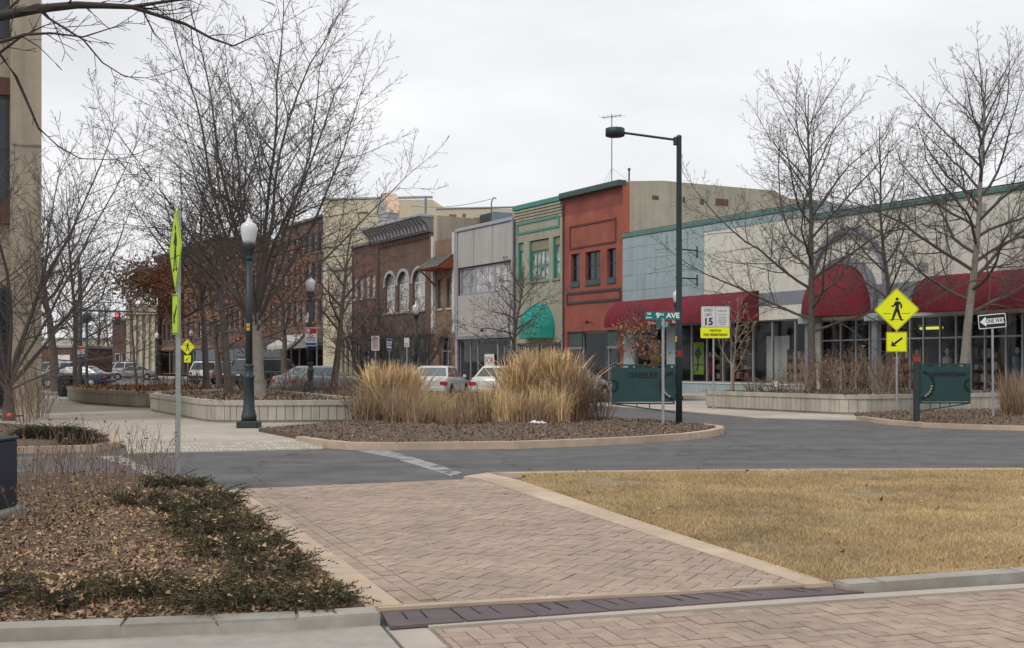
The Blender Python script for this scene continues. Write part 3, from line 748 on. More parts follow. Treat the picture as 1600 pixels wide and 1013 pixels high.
# metal panels, row by row
rows = [AWT, 5.28, 6.06, 6.84, 7.50, H-.30]; ncol = 7
for j in range(len(rows)-1):
    for i in range(ncol):
        a0, a1 = xc*i/ncol+.003, xc*(i+1)/ncol-.003
        MB().bev(a0, a1, -.055+rnd.uniform(-.008,.008), .0, rows[j]+.003, rows[j+1]-.003, .012).build('metal_panel', M['blue_panel'], b)
nc2 = 12
for i in range(nc2):
    a0, a1 = xc+(W-xc)*i/nc2+.008, xc+(W-xc)*(i+1)/nc2-.008
    MB().bev(a0, a1, -.055, .0, H1+.0, H-.30, .012).build('metal_panel', M['blue_panel'], b)
MB().box(xc, W, -.03, .09, AWT, H1-.003).build('cream_wall', M['cream'], b)
MB().bev(-.06, W+.08, -.10, .22, H-.3, H-.06, .03).build('roof_cap', M['green_cap'], b)
barrel_awning(b, X(972), X(1187), AWB, AWT+.12, 1.15, 19)
MB().box(X(1187)+.03, W, -.09, -.035, 4.05, 4.62).build('fascia', M['blue_trim'], b)
MB().box(X(1187)+.03, W, -.07, -.032, 3.42, 4.05).build('fascia', M['cream'], b)
tawn = text('Avenue of Gifts', .26, M['sign_white'], b, ((X(1000)+X(1105))/2-.1, -1.175, 3.52), font_w=.9, name='awning_lettering') if False else None
scr = MB()
for (pa, pb) in ((1013,1024),(1026,1033),(1050,1055),(1057,1063)):
    xa_, xb_ = X(pa, 1.2), X(pb, 1.2); pts_ = [(xa_+(xb_-xa_)*k/14, -1.185, 3.47+.045*math.sin(k*1.7)+(.08 if k in (1,2,8) else 0)) for k in range(15)]
    scr.tube(pts_, .011, 4)
so_ = scr.build('awning_script', M['sign_white'], b); so_['kind'] = 'stuff'
mull = [X(p) for p in (1041,1060,1079,1103,1128,1141,1175,1205,1241)]
sf = storefront(b, X(990)+.03, W-.38, SILL, 3.42, mull, transom=None)
MB().box(X(1042)+.03, X(1058)-.0, -.05, .02, SILL, 3.4).build('pier', M['blue_panel'], b)
MB().box(X(990)-.0, W-.35, -.08, .0, .14, SILL-.05).build('knee_wall', M['blue_panel'], b)
MB().bev(X(990)-.0, W-.35, -.12, .02, SILL-.05, SILL, .01).build('sill', M['cream'], b)
# wall brackets
for zz in (7.0-.1, 5.55):
    br = MB(); xa = X(1091); br.box(xa-.03,xa+.03,-.09,-.05,zz-.35,zz+.2); br.box(xa-.025,xa+.025,-1.35,-.09,zz-.03,zz+.03)
    br.tube([(xa,-.09,zz-.3),(xa,-.6,zz-.03)], .015, 4); br.build('bracket', M['car_trim'], b)
# things seen through the glass
def goods(name, label, cat, px, depth, build_fn, zbase=.24):
    u = fu(px, -depth); p = fpt(u, -depth); o = root(name, label, cat, (p[0], p[1], zbase), ANG); build_fn(o); return o
def poster(o):
    MB().box(-.42,.42,-.01,.01,.75,2.3).build('sheet', M['poster_green'], o)
    mb = MB(); mb.tube([(-.05,-.02,.95),(.02,-.02,1.3),(.0,-.02,1.5)], [.05,.035,.03], 5)
    for a in range(9):
        t = R(20+a*17); mb.tube([(0,-.02,1.45),(math.cos(t)*.22,-.02,1.6+math.sin(t)*.3),(math.cos(t)*.34,-.02,1.62+math.sin(t)*.48)], [.03,.03,.012], 4)
    mb.build('tree_picture', M['black'], o)
    MB().box(-.42,.42,-.014,-.011,1.18,1.24).build('stripe', M['black'], o)
goods('window_poster', 'bright green poster with black tree behind the shop glass', 'poster', 1091, .35, poster)
def moon(o):
    MB().lathe([(.0,-.03),(.62,-.03),(.66,0),(.62,.03),(.0,.03)], 20, M=Matrix.Translation((0,0,1.85)) @ Matrix.Rotation(R(90),4,'X')).build('disc', M['ochre'], o)
    MB().box(-.5,.5,-.05,.4,.0,1.0).build('stand', M['wood'], o)
goods('display_disc', 'round ochre display disc behind the shop window', 'display', 1025, .7, moon)
def chair(o):
    s_ = MB().bev(-.28,.28,-.28,.28,.42,.5,.02).build('seat', M['black'], o)
    MB().bev(-.28,.28,.22,.28,.5,1.05,.02).build('backrest', M['black'], o)
    for sx in (-1,1):
        for sy in (-1,1): MB().tube([(.24*sx,.24*sy,0),(.22*sx,.22*sy,.42)], .025, 5).build('leg', M['black'], o)
goods('display_chair', 'black chair displayed behind the glass left of the bright panel', 'chair', 1190, .8, chair, .24)
def table(o):
    MB().bev(-.6,.6,-.35,.35,.7,.75,.01).build('table_top', M['wood'], o)
    for sx in (-1,1):
        for sy in (-1,1): MB().tube([(.52*sx,.28*sy,0),(.52*sx,.28*sy,.7)], .03, 5).build('leg', M['wood'], o)
goods('display_table', 'dark wooden table behind the shop glass near speed sign', 'table', 1120, 1.2, table)
def panel(o):
    MB().bev(-.75,.75,-.03,.03,0,2.5,.01).build('board', M['sign_white'], o)
goods('display_board', 'tall pale board standing inside the shop window', 'board', 1216, 1.0, panel)

def shelf(cols, hh=1.9):
    def fn(o):
        f = MB()
        for x in (-.6,.6): f.box(x-.03,x+.03,-.2,.2,0,hh)
        f.build('upright', M['wood'], o) if False else None
        for x in (-.6,.6): MB().box(x-.03,x+.03,-.2,.2,0,hh).build('upright', M['wood'], o)
        n = int(hh/.45)
        for k in range(n):
            sh = MB().box(-.57,.57,-.2,.2,.1+k*.45,.13+k*.45).build('shelf', M['wood'], o)
            for j in range(4):
                x = -.5+.27*j+rnd.uniform(-.03,.03); w = rnd.uniform(.12,.2); h = rnd.uniform(.15,.33)
                MB().bev(x,x+w,-.16,.1,.132+k*.45,.132+k*.45+h,.01).build('goods_box', M[cols[(j+k)%len(cols)]], sh)
    return fn
def mannequin(mat):
    def fn(o):
        MB().lathe([(.16,0),(.16,.03),(.02,.05),(.02,.85)], 10).build('stand', M['frame_grey'], o)
        MB().lathe([(.05,.62),(.24,.64),(.20,.95),(.13,1.1),(.17,1.3),(.20,1.42),(.13,1.5),(.05,1.53),(.045,1.6)], 12).build('garment', M[mat], o, True)
        MB().lathe([(.04,1.58),(.075,1.64),(.085,1.72),(.06,1.8),(.02,1.83)], 10).build('head', M['frame_white'], o, True)
    return fn
goods('display_shelf', 'wooden display shelf with small goods inside the panelled store', 'shelf', 1118, .9, shelf(('frame_white','ochre','sign_red','steel_blue')))
goods('display_shelf', 'wooden display shelf with red goods left of the pale board', 'shelf', 1160, 1.1, shelf(('sign_red','wood','frame_white')))
goods('display_mannequin', 'dress form in red behind the glass right of the green poster', 'mannequin', 1110, .5, mannequin('sign_red'))
goods('display_shelf', 'wooden display shelf near the dome tree in the panelled store', 'shelf', 1250, 1.0, shelf(('wood','ochre','frame_grey')))
goods('display_shelf', 'goods shelf inside the red domed entrance', 'shelf', 1335, 1.3, shelf(('frame_white','wood','steel_blue')))
goods('display_shelf', 'goods shelf inside the white store behind the crosswalk sign', 'shelf', 1425, 1.2, shelf(('ochre','frame_white','sign_red')))
goods('display_mannequin', 'pale dress form inside the white store behind the downtown sign', 'mannequin', 1480, .7, mannequin('frame_white'))
goods('display_shelf', 'goods shelf inside the white store near the one way sign', 'shelf', 1545, 1.2, shelf(('steel_blue','wood','frame_white')))
goods('display_mannequin', 'blue dress form inside the white store at the right edge', 'mannequin', 1590, .6, mannequin('steel_blue'))
# ---------------- long white store with the gray arch, right part of the same block
w_, uw, WW = shop('white_store', 'long white single-storey store with grey arch and red domed awning', RP+1, 1760)
def X(px, off=0.0): return fu(px, off)-w_['u0']
HW = 7.80
facade(0, WW, .0, 3.45, [(X(1281), WW-.4, .35, 3.3)], .12).build('lower_wall', M['cream'], w_)
shell(WW, 13, HW-.02).build('side_walls', M['cream'], w_)
xd = X(1299, .0)
MB().box(0, WW, -.02, .1, 4.62, HW-.3).build('front_wall', M['cream'], w_)
MB().box(0, WW, -.05, .1, 4.05, 4.618).build('fascia', M['blue_trim'], w_)
MB().box(0, WW, -.045, .1, 3.452, 4.048).build('fascia', M['blue_panel'], w_)
MB().bev(0, WW, -.10, .22, HW-.3, HW-.08, .03).build('roof_cap', M['green_cap'], w_)
# arch ring standing proud of the wall
def ring(cx, r0, r1, zs, y0, y1, zleg, rz=1.0):
    mb = MB(); n = 22; a = [math.pi*k/n for k in range(n+1)]
    op_ = [(cx+r1*math.cos(t), zs+r1*rz*math.sin(t)) for t in a]; ip = [(cx+r0*math.cos(t), zs+r0*rz*math.sin(t)) for t in a]
    op_ = [(cx+r1, zleg)]+op_+[(cx-r1, zleg)]; ip = [(cx+r0, zleg)]+ip+[(cx-r0, zleg)]
    for i in range(len(op_)-1): mb.xz([op_[i],op_[i+1],ip[i+1],ip[i]], y0, y1)
    return mb
xa = X(1327); ra = (X(1388)-X(1266))/2
ztop_a = fz(1327,357)
zs_ = 4.7
ring(xa, ra-.2, ra, zs_, -.22, -.021, 4.06, (ztop_a-zs_)/ra).build('arch', M['blue_trim'], w_)
ring(xa-.15, ra*.66, ra*.80, 4.2, -.3, -.052, 3.5, (fz(1320,403)-4.2)/(ra*.80)).build('arch', M['blue_trim'], w_)
dome_awning(w_, xa-.35, ra*1.72, 3.4, fz(1312,409,.6), 1.5, ng=9)
for xx in (xa-ra*.86, xa+ra*.86):
    col = MB(); col.box(xx-.13,xx+.13,-.55,-.29,.14,3.15); col.build('column', M['blue_trim'], w_)
    MB().bev(xx-.35,xx+.35,-.75,-.06,3.15,3.45,.02).build('capital', M['blue_panel'], w_)
x1_ = X(1456)
barrel_awning(w_, x1_, WW, 3.36, 4.74, 1.15, 22)
storefront(w_, X(1281)+.03, WW-.42, .35, 3.3, [X(p) for p in (1312,1336,1357,1388,1420,1441,1467,1492,1515,1537,1570,1596,1630,1670)], transom=2.45)
tl_ = root('tube_lamp', 'lit yellow tube lamp inside the white store', 'lamp', (*online(1455,-1.2), fz(1455,513,-1.2)), ANG)
MB().lathe([(.04,-.55),(.05,-.5),(.05,.5),(.04,.55)], 8, M=Matrix.Rotation(R(90),4,'Y')).build('tube', M['tube_light'], tl_)
MB().box(-.6,.6,-.05,.05,.06,.12).build('fitting', M['frame_white'], tl_)

# ---------------- red two-storey building
r_, ur, WR = shop('red_building', 'two-storey red painted brick building with three dark upper windows', 880, 973.5)
def X(px, off=0.0): return fu(px, off)-r_['u0']
HR = 11.05
def hz(px, py): return fz(px, py)
wz0, wz1 = (hz(892,450)+hz(962,443))/2, (hz(892,398)+hz(962,387))/2
wins = [(X(892),X(905.5)),(X(914.5),X(938)),(X(948.5),X(962.5))]
zst = 3.30
ops = [(a,b_,wz0,wz1) for a,b_ in wins]+[(X(886), X(969.5), .14, zst)]
tt = (hz(880,339.5)+hz(973,320))/2
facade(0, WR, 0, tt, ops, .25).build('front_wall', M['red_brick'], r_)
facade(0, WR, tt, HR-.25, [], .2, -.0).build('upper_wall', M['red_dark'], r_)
pw = MB()   # party wall with its uneven top
prof = [(0.0,0),(18,0),(18,10.6),(14.2,10.7),(14.1,11.0),(11.6,10.95),(10.6,11.22),(10.5,11.32),(2.6,11.28),(.5,11.1),(0.0,11.1)]
pw.yz([p for p in prof if True], WR-.26, WR)
MB().yz([(.42,0),(.42,11.1)]+[(y,z) for y,z in prof[9:3:-1]]+[(14.1,0)], WR-.25, WR+.002).build('party_wall', M['beige'], r_)
MB().box(WR-.25, WR+.004, .002, .418, 0, HR-.02).build('corner_pier', M['red_side'], r_)
MB().yz([(14.1,0),(14.1,10.9),(19.5,10.7),(19.5,0)], WR-.25, WR-.02).build('party_wall', M['dark_brick'], r_)
MB().quad((0,18,0),(0,0,0),(0,0,HR),(0,18,HR)).build('side_wall', M['beige'], r_)
MB().quad((.1,.1,10.3),(WR-.2,.1,10.3),(WR-.2,18,10.3),(.1,18,10.3)).build('roof', M['gravel_roof'], r_)
MB().bev(-.05, WR+.02, -.3, .25, HR-.25, HR+.08, .04).build('roof_cap', M['dark_cap'], r_)
def side_u(px):   # distance back along the party wall for a photo column
    bx, by = fpt(ur+WR); d = px-800
    return (F*bx-d*by)/(d*NY-F*NX)
for (pa, pb, ya, yb) in ((1019,1029,305.5,312),(1066.5,1070,308,317),(1094,1100,311.5,320),(1118,1138,310,321)):
    d0, d1 = side_u(pa), side_u(pb); Yd = fpt(ur+WR)[1]+NY*d0
    MB().box(WR-.1, WR+.012, d0, d1, EYE+(HZ-yb)*Yd/F, EYE+(HZ-ya)*Yd/F).build('bricked_hole', M['dark_brick'], r_)
# recessed sign panel with a frame, and the lower framed band
def frame(par, x0, x1, z0, z1, t, mat, y=-.05, name='panel_frame'):
    mb = MB(); mb.box(x0,x1,y,.0,z1-t,z1); mb.box(x0,x1,y,.0,z0,z0+t); mb.box(x0,x0+t,y,.0,z0+t,z1-t); mb.box(x1-t,x1,y,.0,z0+t,z1-t)
    return mb.build(name, mat, par)
frame(r_, X(890.5), X(963), (hz(891,391)+hz(963,378))/2, (hz(891,354)+hz(963,340))/2, .09, M['red_frame'])
frame(r_, X(885.5), X(970.5), (hz(886,477)+hz(970,469))/2, (hz(886,458)+hz(970,449))/2, .13, M['slate_frame'])
for i, (a, b_) in enumerate(wins):
    window(r_, a, b_, wz0+.32, wz1, .22, M['slate_frame'], M['win_dark'], 2 if i == 1 else 1, 2, .06, .05)
    MB().bev(a+.01, b_-.01, -.06, .24, wz0, wz0+.3, .02).build('sill', M['dark_cap'], r_)
# shop front of the red building
xa, xb = X(886), X(969.5)
x2, x3 = X(907), X(947)
MB().box(xa+.02, x2, .1, .2, 2.45, zst-.02).build('transom_panel', M['dark_cap'], r_)
MB().box(x3, xb-.02, .1, .2, 2.45, zst-.02).build('transom_panel', M['dark_cap'], r_)
MB().box(xa+.02, x2, .06, .22, 2.33, 2.45).build('beam', M['store_grey'], r_); MB().box(x3, xb-.02, .06, .22, 2.33, 2.45).build('beam', M['store_grey'], r_)
storefront(r_, xa+.03, xb-.03, .5, 3.28, [x2, x3], .24, 3.5, wallm=M['store_grey'])
MB().box(xa+.02, x2, .1, .23, .14, .5).build('bulkhead', M['store_grey'], r_); MB().box(x3, xb-.02, .1, .23, .14, .5).build('bulkhead', M['navy'], r_)
MB().box(x2+.05, x2+1.2, 1.6, 1.7, .2, 2.6).build('partition', M['store_grey'], r_)
MB().box(x2+.35, x2+1.0, 1.55, 1.598, 1.1, 1.8).build('notice', M['steel_blue'], r_)

# ---------------- olive building with teal trim
o_, uo, WO = shop('olive_building', 'olive two-storey building with teal trim and small teal dome awning', 804.5, 879.5)
def X(px, off=0.0): return fu(px, off)-o_['u0']
HO = 11.05
wz0, wz1 = (hz(809,440)+hz(875,437))/2, (hz(818,378)+hz(870,370))/2
wins = [(X(809),X(818)),(X(826.5),X(857.5)),(X(863.5),X(875))]
ops = [(a,b_,wz0,wz1) for a,b_ in wins]+[(X(808), X(877), .14, 2.75)]
facade(0, WO, 0, HO-.3, ops, .25).build('front_wall', M['olive'], o_)
shell(WO, 16, HO-.1).build('side_walls', M['olive'], o_)
MB().bev(-.02, WO-.03, -.2, .2, HO-.3, HO, .03).build('roof_cap', M['teal'], o_)
for k in range(5):
    MB().box(0.0, WO-.04, -.16+.028*k, -.002, HO-.46-.17*k, HO-.34-.17*k).build('cornice_course', M['olive'], o_)
frame(o_, X(808.5), X(874.5), (hz(809,367.5)+hz(874,355.5))/2, (hz(808,349)+hz(874,337))/2, .13, M['teal'])
for i, (a, b_) in enumerate(wins):
    if i == 1:
        MB().box(a+.14, b_-.08, .1, .2, wz1-.62, wz1-.05).build('blind_panel', M['olive_dark'], o_)
        MB().box(a, a+.14, .0, .2, wz0, wz1).build('jamb', M['teal'], o_)
        window(o_, a+.15, b_-.08, wz0, wz1-.64, .2, M['teal'], M['win_curtain'], 4, 2, .09, .13)
    else:
        MB().box(a, a+.14, .0, .2, wz0, wz1).build('jamb', M['teal'], o_)
        window(o_, a+.15, b_-.02, wz0, wz1-.5, .2, M['teal'], M['win_curtain'], 1, 2, .09, .1)
        MB().box(a+.15, b_-.02, .1, .2, wz1-.48, wz1-.02).build('blind_panel', M['olive_dark'], o_)
    MB().bev(a-.05, b_+.03, -.07, .1, wz0-.14, wz0-.003, .02).build('sill', M['olive_dark'], o_)
xm = (X(812)+X(864))/2+.5
aw = dome_awning(o_, xm, (X(862)-X(818)), 3.02, fz(846,473,.3), 1.15, mat=M['teal_awning'], val=.55, ng=6)
for k in range(7): MB().box(xm-1.15+.34*k, xm-.98+.34*k, -1.0-.17*math.sin(math.pi*(k+.5)/7), -.97-.17*math.sin(math.pi*(k+.5)/7), 3.32, 3.40).build('letter_patch', M['ochre'], aw)
storefront(o_, X(808)+.03, X(877)-.03, .45, 2.73, [X(822), X(838), X(858)], .2, 3.5)
MB().box(X(808)+.02, X(877)-.02, .08, .19, .14, .44).build('bulkhead', M['olive_dark'], o_)

# ---------------- grey panelled building
gy, ug, WG = shop('grey_building', 'grey panelled two-storey building with lilac trim and wide upper windows', 714, 804)
def X(px, off=0.0): return fu(px, off)-gy['u0']
HG = 10.45; zb0, zb1 = 6.05, 7.80
facade(0, WG, 0, HG-.2, [(.25, WG-.25, zb0, zb1), (.25, WG-.25, .14, 3.25)], .2).build('front_wall', M['slate_frame'], gy)
shell(WG, 16, HG-.1).build('side_walls', M['beige'], gy)
MB().bev(-.02, WG-.03, -.16, .2, HG-.22, HG, .03).build('roof_cap', M['lilac_trim'], gy)
MB().box(0, .22, -.12, -.002, .14, HG-.22).build('corner_trim', M['lilac_trim'], gy); MB().box(WG-.24, WG-.03, -.12, -.002, .14, HG-.22).build('corner_trim', M['lilac_trim'], gy)
cuts3 = [.24, X(741.5), X(771), WG-.26]
for i in range(3):
    a, b_ = cuts3[i], cuts3[i+1]; h_ = (a+b_)/2
    for (p, q) in ((a+.03, h_-.006), (h_+.006, b_-.03)):
        MB().bev(p, q, -.07, -.002, zb1+.05, HG-.24, .012).build('wall_panel', M['grey_panel'], gy)
        MB().bev(p, q, -.07, -.002, 3.32, zb0-.03, .012).build('wall_panel', M['agg_panel'], gy)
    window(gy, a+.02, b_-.02, zb0+.02, zb1-.02, .15, M['lilac_trim'], M['win_curtain'] if i else M['win_grey'], 3, 2, .07, .05, split=[zb0+.09, zb0+.6, zb1-.09])
MB().bev(.22, WG-.24, -.25, .0, 3.12, 3.3, .02).build('canopy_edge', M['blue_trim'], gy)
storefront(gy, .3, X(775), .4, 3.08, [X(733), X(744.5)], .15, 3, wallm=M['store_grey'])
storefront(gy, X(775)+.1, WG-.3, .4, 3.08, [X(786), X(795)], .15, 3, wallm=M['maroon'])
MB().box(.26, WG-.26, .05, .14, .14, .38).build('bulkhead', M['wood_red'], gy)
sg = root('rent_sign', 'white notice with red letters FOR in the grey shop window', 'sign', (*online(764, -.0), 1.0), ANG)
MB().box(-.62,.62,.02,.05,0,1.15).build('board', M['sign_white'], sg)
text('FOR', .42, M['sign_red'], sg, (.0,.016,.72), bold=.006)

# ---------------- narrow brown building with pent roof
n_, un, WN = shop('narrow_building', 'narrow brown brick building with shingled pent roof over two arched windows', 677.5, 713.5)
def X(px, off=0.0): return fu(px, off)-n_['u0']
HN = 9.95
zw0, zw1 = fz(690,482), fz(690,436)
wins = [(X(683.5),X(691.5)),(X(698),X(706.5))]
facade(0, WN, 0, HN, [(a,b_,zw0,zw1) for a,b_ in wins]+[(X(686),X(706), .14, 3.4)], .3).build('front_wall', M['tan_brick'], n_)
shell(WN, 14, HN-.05).build('side_walls', M['brown_brick'], n_)
for xx in (.0, WN-.3): MB().box(xx, xx+.3, -.2, -.002, 3.6, HN+.35).build('pilaster', M['frame_white'], n_)
for a, b_ in wins:
    window(n_, a, b_, zw0, zw1, .2, M['slate_frame'], M['win_grey'], 1, 2, .06, .05)
    MB().bev(a-.06, b_+.06, -.08, .05, zw0-.16, zw0-.003, .02).build('sill', M['beige'], n_)
# pent roof: courses of shingles on a slope
zr0, zr1 = fz(690,421,.5), fz(695,398)
pr = MB().yz([(-.002,zr0),(-1.3,zr0),(-1.3,zr0+.08),(-.002,zr1)], .05, WN-.05).build('pent_roof', M['wood_red'], n_)
for k in range(6):
    t0, t1 = k/6, (k+1)/6
    for i in range(10):
        xa_, xb_ = .05+(WN-.1)*i/10+.01, .05+(WN-.1)*(i+1)/10-.01
        y0, z0_ = -1.36*(1-t0)-.0, zr0+.08+(zr1-zr0-.08)*t0; y1, z1_ = -1.36*(1-t1), zr0+.08+(zr1-zr0-.08)*t1
        MB().add([(xa_,y0,z0_+.06),(xb_,y0,z0_+.06),(xb_,y1,z1_+.03),(xa_,y1,z1_+.03),(xa_,y0,z0_),(xb_,y0,z0_)], [(0,1,2,3),(4,5,1,0)]).build('shingle', M['shingle'], pr)
for xx in (.3, WN-.4):
    MB().tube([(xx,-.02,zr0-1.0),(xx,-1.1,zr0)], .06, 4).build('bracket', M['wood_red'], n_)
ring((X(686)+X(706))/2, (X(706)-X(686))/2, (X(706)-X(686))/2+.25, 2.6, -.06, -.002, 2.2).build('door_arch', M['brown_brick'], n_)
storefront(n_, X(686)+.03, X(706)-.03, .3, 3.38, [(X(686)+X(706))/2], .28, 2.5, wallm=M['maroon'], transom=2.4)

# ---------------- brown building with the metal cornice
c_, uc, WC = shop('cornice_building', 'brown brick building with grey metal cornice, pediment and three arched windows', 589, 677)
def X(px, off=0.0): return fu(px, off)-c_['u0']
HC = 10.65
za0, zas = fz(640,486), fz(640,436)
aw_ = [(X(602),X(617)),(X(621.5),X(639)),(X(645),X(664))]
ops = []
facade(0, WC, 3.6, HC, [(a,b_,za0,zas+.62) for a,b_ in aw_], .3).build('front_wall', M['brown_brick'], c_)
MB().quad((0,0,0),(.5,0,0),(.5,0,3.6),(0,0,3.6)).build('pier', M['brown_brick'], c_); MB().quad((WC-.5,0,0),(WC,0,0),(WC,0,3.6),(WC-.5,0,3.6)).build('pier', M['brown_brick'], c_)
MB().yz([(.3,0),(.3,11.8),(17,11.6),(17,0)], WC-.25, WC+.002).build('party_wall', M['beige'], c_)
MB().box(WC-.3, WC+.004, .02, .298, 0, 11.8).build('corner_pier', M['beige_pale'], c_)
MB().quad((0,17,0),(0,0,0),(0,0,HC),(0,17,HC)).build('side_wall', M['brown_brick'], c_)
MB().quad((0,.1,10.4),(WC-.2,.1,10.4),(WC-.2,17,10.4),(0,17,10.4)).build('roof', M['gravel_roof'], c_)
for xx in (.0, WC-.45): MB().box(xx+.02, xx+.43, -.12, -.002, 3.6, HC).build('pilaster', M['brown_brick'], c_)
for a, b_ in aw_:
    cx, r = (a+b_)/2, (b_-a)/2
    # masonry filling above the arch springing
    sp = MB(); n = 12; top = zas+.62
    zsp = top-r if r < .95 else top-.9
    rzz = (top-zsp)/r
    arc = [(cx+r*math.cos(math.pi*k/n), zsp+r*rzz*math.sin(math.pi*k/n)) for k in range(n+1)]
    for k in range(n): sp.xz([arc[k], (arc[k][0], top), (arc[k+1][0], top), arc[k+1]], .0, .28)
    sp.build('arch_infill', M['brown_brick'], c_)
    ring(cx, r, r+.22, zsp, -.08, -.002, zsp-.1, rzz).build('arch', M['cornice'], c_)
    wo = window(c_, a, b_, za0, zsp, .22, M['frame_white'], M['win_curtain'], 2, 2, .1, .1)
    MB().xz(archpoly(a+.02, b_-.02, zsp+.0, zsp+.05, 10, (top-zsp)-.06), .19, .21).build('fanlight', M['win_grey'], c_)
    MB().bev(a-.1, b_+.1, -.12, .1, za0-.16, za0-.003, .02).build('sill', M['beige'], c_)
for k in range(24): MB().box(.1+k*(WC-.2)/24, .1+(k+.55)*(WC-.2)/24, -.14, -.002, HC-.35, HC-.08).build('dentil', M['brown_brick'], c_)
zc1 = fz(662,335,.9)+.02
MB().yz([(.3,HC+.005),(-.25,HC+.005),(-.35,HC+.25),(-.55,HC+.6),(-.95,zc1-.3),(-1.0,zc1-.28),(-1.05,zc1),(.3,zc1)], -.5, WC+.0).build('cornice', M['cornice_dark'], c_)
for k in range(17):
    xx = -.45+k*(WC+.3)/16.6
    MB().yz([(-.28,HC+.1),(-.5,HC+.12),(-.62,HC+.5),(-1.0,zc1-.3),(-.9,zc1-.25),(-.3,HC+.4)], xx, xx+.26).build('corbel', M['cornice'], c_)
MB().bev(-.55, WC+.05, -1.18, .0, zc1-.14, zc1+.06, .03).build('cornice_top', M['cornice'], c_)
xp0, xp1 = X(606), X(622)
pz = zc1+.06
MB().box(xp0, xp1, -.8, .1, pz, pz+.75).build('pediment_base', M['cornice'], c_)
xm = (xp0+xp1)/2
MB().xz([(xp0,pz+.75),(xp1,pz+.75),(xm,pz+2.2)], -.85, -.6).build('pediment', M['cornice'], c_)
MB().add([(xm,-.9,pz+2.3),(xp1+.1,-.9,pz+.75),(xp1+.1,.3,pz+.75),(xm,.3,pz+2.3),(xp0-.1,-.9,pz+.75),(xp0-.1,.3,pz+.75)], [(0,1,2,3),(4,0,3,5)]).build('pediment_roof', M['rust_roof'], c_)
MB().tube([(X(653),.6,HC),(X(653),.6,fz(653,306))], .09, 8).build('vent_pipe', M['steel_blue'], c_)
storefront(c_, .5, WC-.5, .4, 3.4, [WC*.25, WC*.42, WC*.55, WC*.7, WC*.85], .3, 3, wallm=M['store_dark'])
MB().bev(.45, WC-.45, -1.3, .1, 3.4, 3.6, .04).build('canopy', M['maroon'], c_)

# ---------------- dark red brick building, then cream shop, then taller brick blocks further along the row
def plain(name, label, px0, px1, H, mat, wrows, ncols, ww, side=None, gm=None, fm=None, shop_mat=None, D=16, sillm=None, shopz=3.3, nz=2, capm=None):
    o, u0, W = shop(name, label, px0, px1)
    ops = []
    for (z0, z1) in wrows:
        for i in range(ncols):
            cx = W*(i+.5)/ncols; ops.append((cx-ww/2, cx+ww/2, z0, z1))
    facade(0, W, 0, H, ops+[(.35, W-.35, .14, shopz)], .22).build('front_wall', mat, o)
    shell(W, D, H).build('side_walls', side or mat, o)
    for q in ops:
        window(o, *q, .16, fm or M['frame_white'], gm or M['win_grey'], 1, nz, .07, .06)
        MB().box(q[0]-.06, q[1]+.06, -.07, .02, q[2]-.13, q[2]-.003).build('sill', sillm or M['beige'], o)
    MB().bev(-.04, W+.0, -.22, .2, H, H+.22, .03).build('roof_cap', capm or M['cornice_dark'], o)
    MB().box(.0, W, -.12, -.002, shopz+.05, shopz+.45).build('shop_fascia', shop_mat or M['slate_frame'], o)
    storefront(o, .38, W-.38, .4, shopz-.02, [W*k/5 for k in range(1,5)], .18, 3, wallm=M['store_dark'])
    return o, W
o1, W1 = plain('brick_building', 'dark red brick building with narrow upper windows, left of the cornice building', 551, 588.5, 10.75, M['dark_brick'], [(fz(570,466),fz(570,432))], 4, .75, shop_mat=M['maroon'], gm=M['win_curtain'])
o2, W2 = plain('cream_building', 'cream fronted shop building with pale green columns, seen between bare trunks', 507, 550.5, 9.2, M['beige'], [(fz(530,470),fz(530,430))], 3, 1.1, shop_mat=M['wood'])
for k in range(7):
    MB().box(.2+k*(W2-.6)/6, .42+k*(W2-.6)/6, -.1, -.002, .14, 3.3).build('column', M['olive'], o2)
o3, W3 = plain('brick_building', 'tall dark brown brick building behind the pale grey canvas awning', 440, 506.5, 14.0, M['brown_brick'], [(5.2,7.2),(8.4,10.4),(11.2,12.8)], 7, 1.2, fm=M['slate_frame'], gm=M['win_dark'], sillm=M['tan_brick'])
MB().yz([(-.01,4.2),(-.01,3.0),(-1.8,2.9),(-1.8,3.2)], 1.2, 7.0).build('awning', M['awning_grey'], o3)
o4, W4 = plain('brick_building', 'reddish brick building behind the trees left of the dark brown one', 345, 439.5, 12.6, M['dark_brick'], [(5.2,7.2),(8.8,10.8)], 11, 1.3, fm=M['slate_frame'], gm=M['win_dark'], sillm=M['tan_brick'])
o5, W5 = plain('brick_building', 'far brick building at the end of the shop row', 246, 344.5, 15.3, M['far_brick'], [(4.6,6.6),(8.0,10.0),(11.4,13.4)], 12, 1.5, shop_mat=M['tan_brick'], fm=M['slate_frame'], gm=M['win_dark'], sillm=M['tan_brick'])

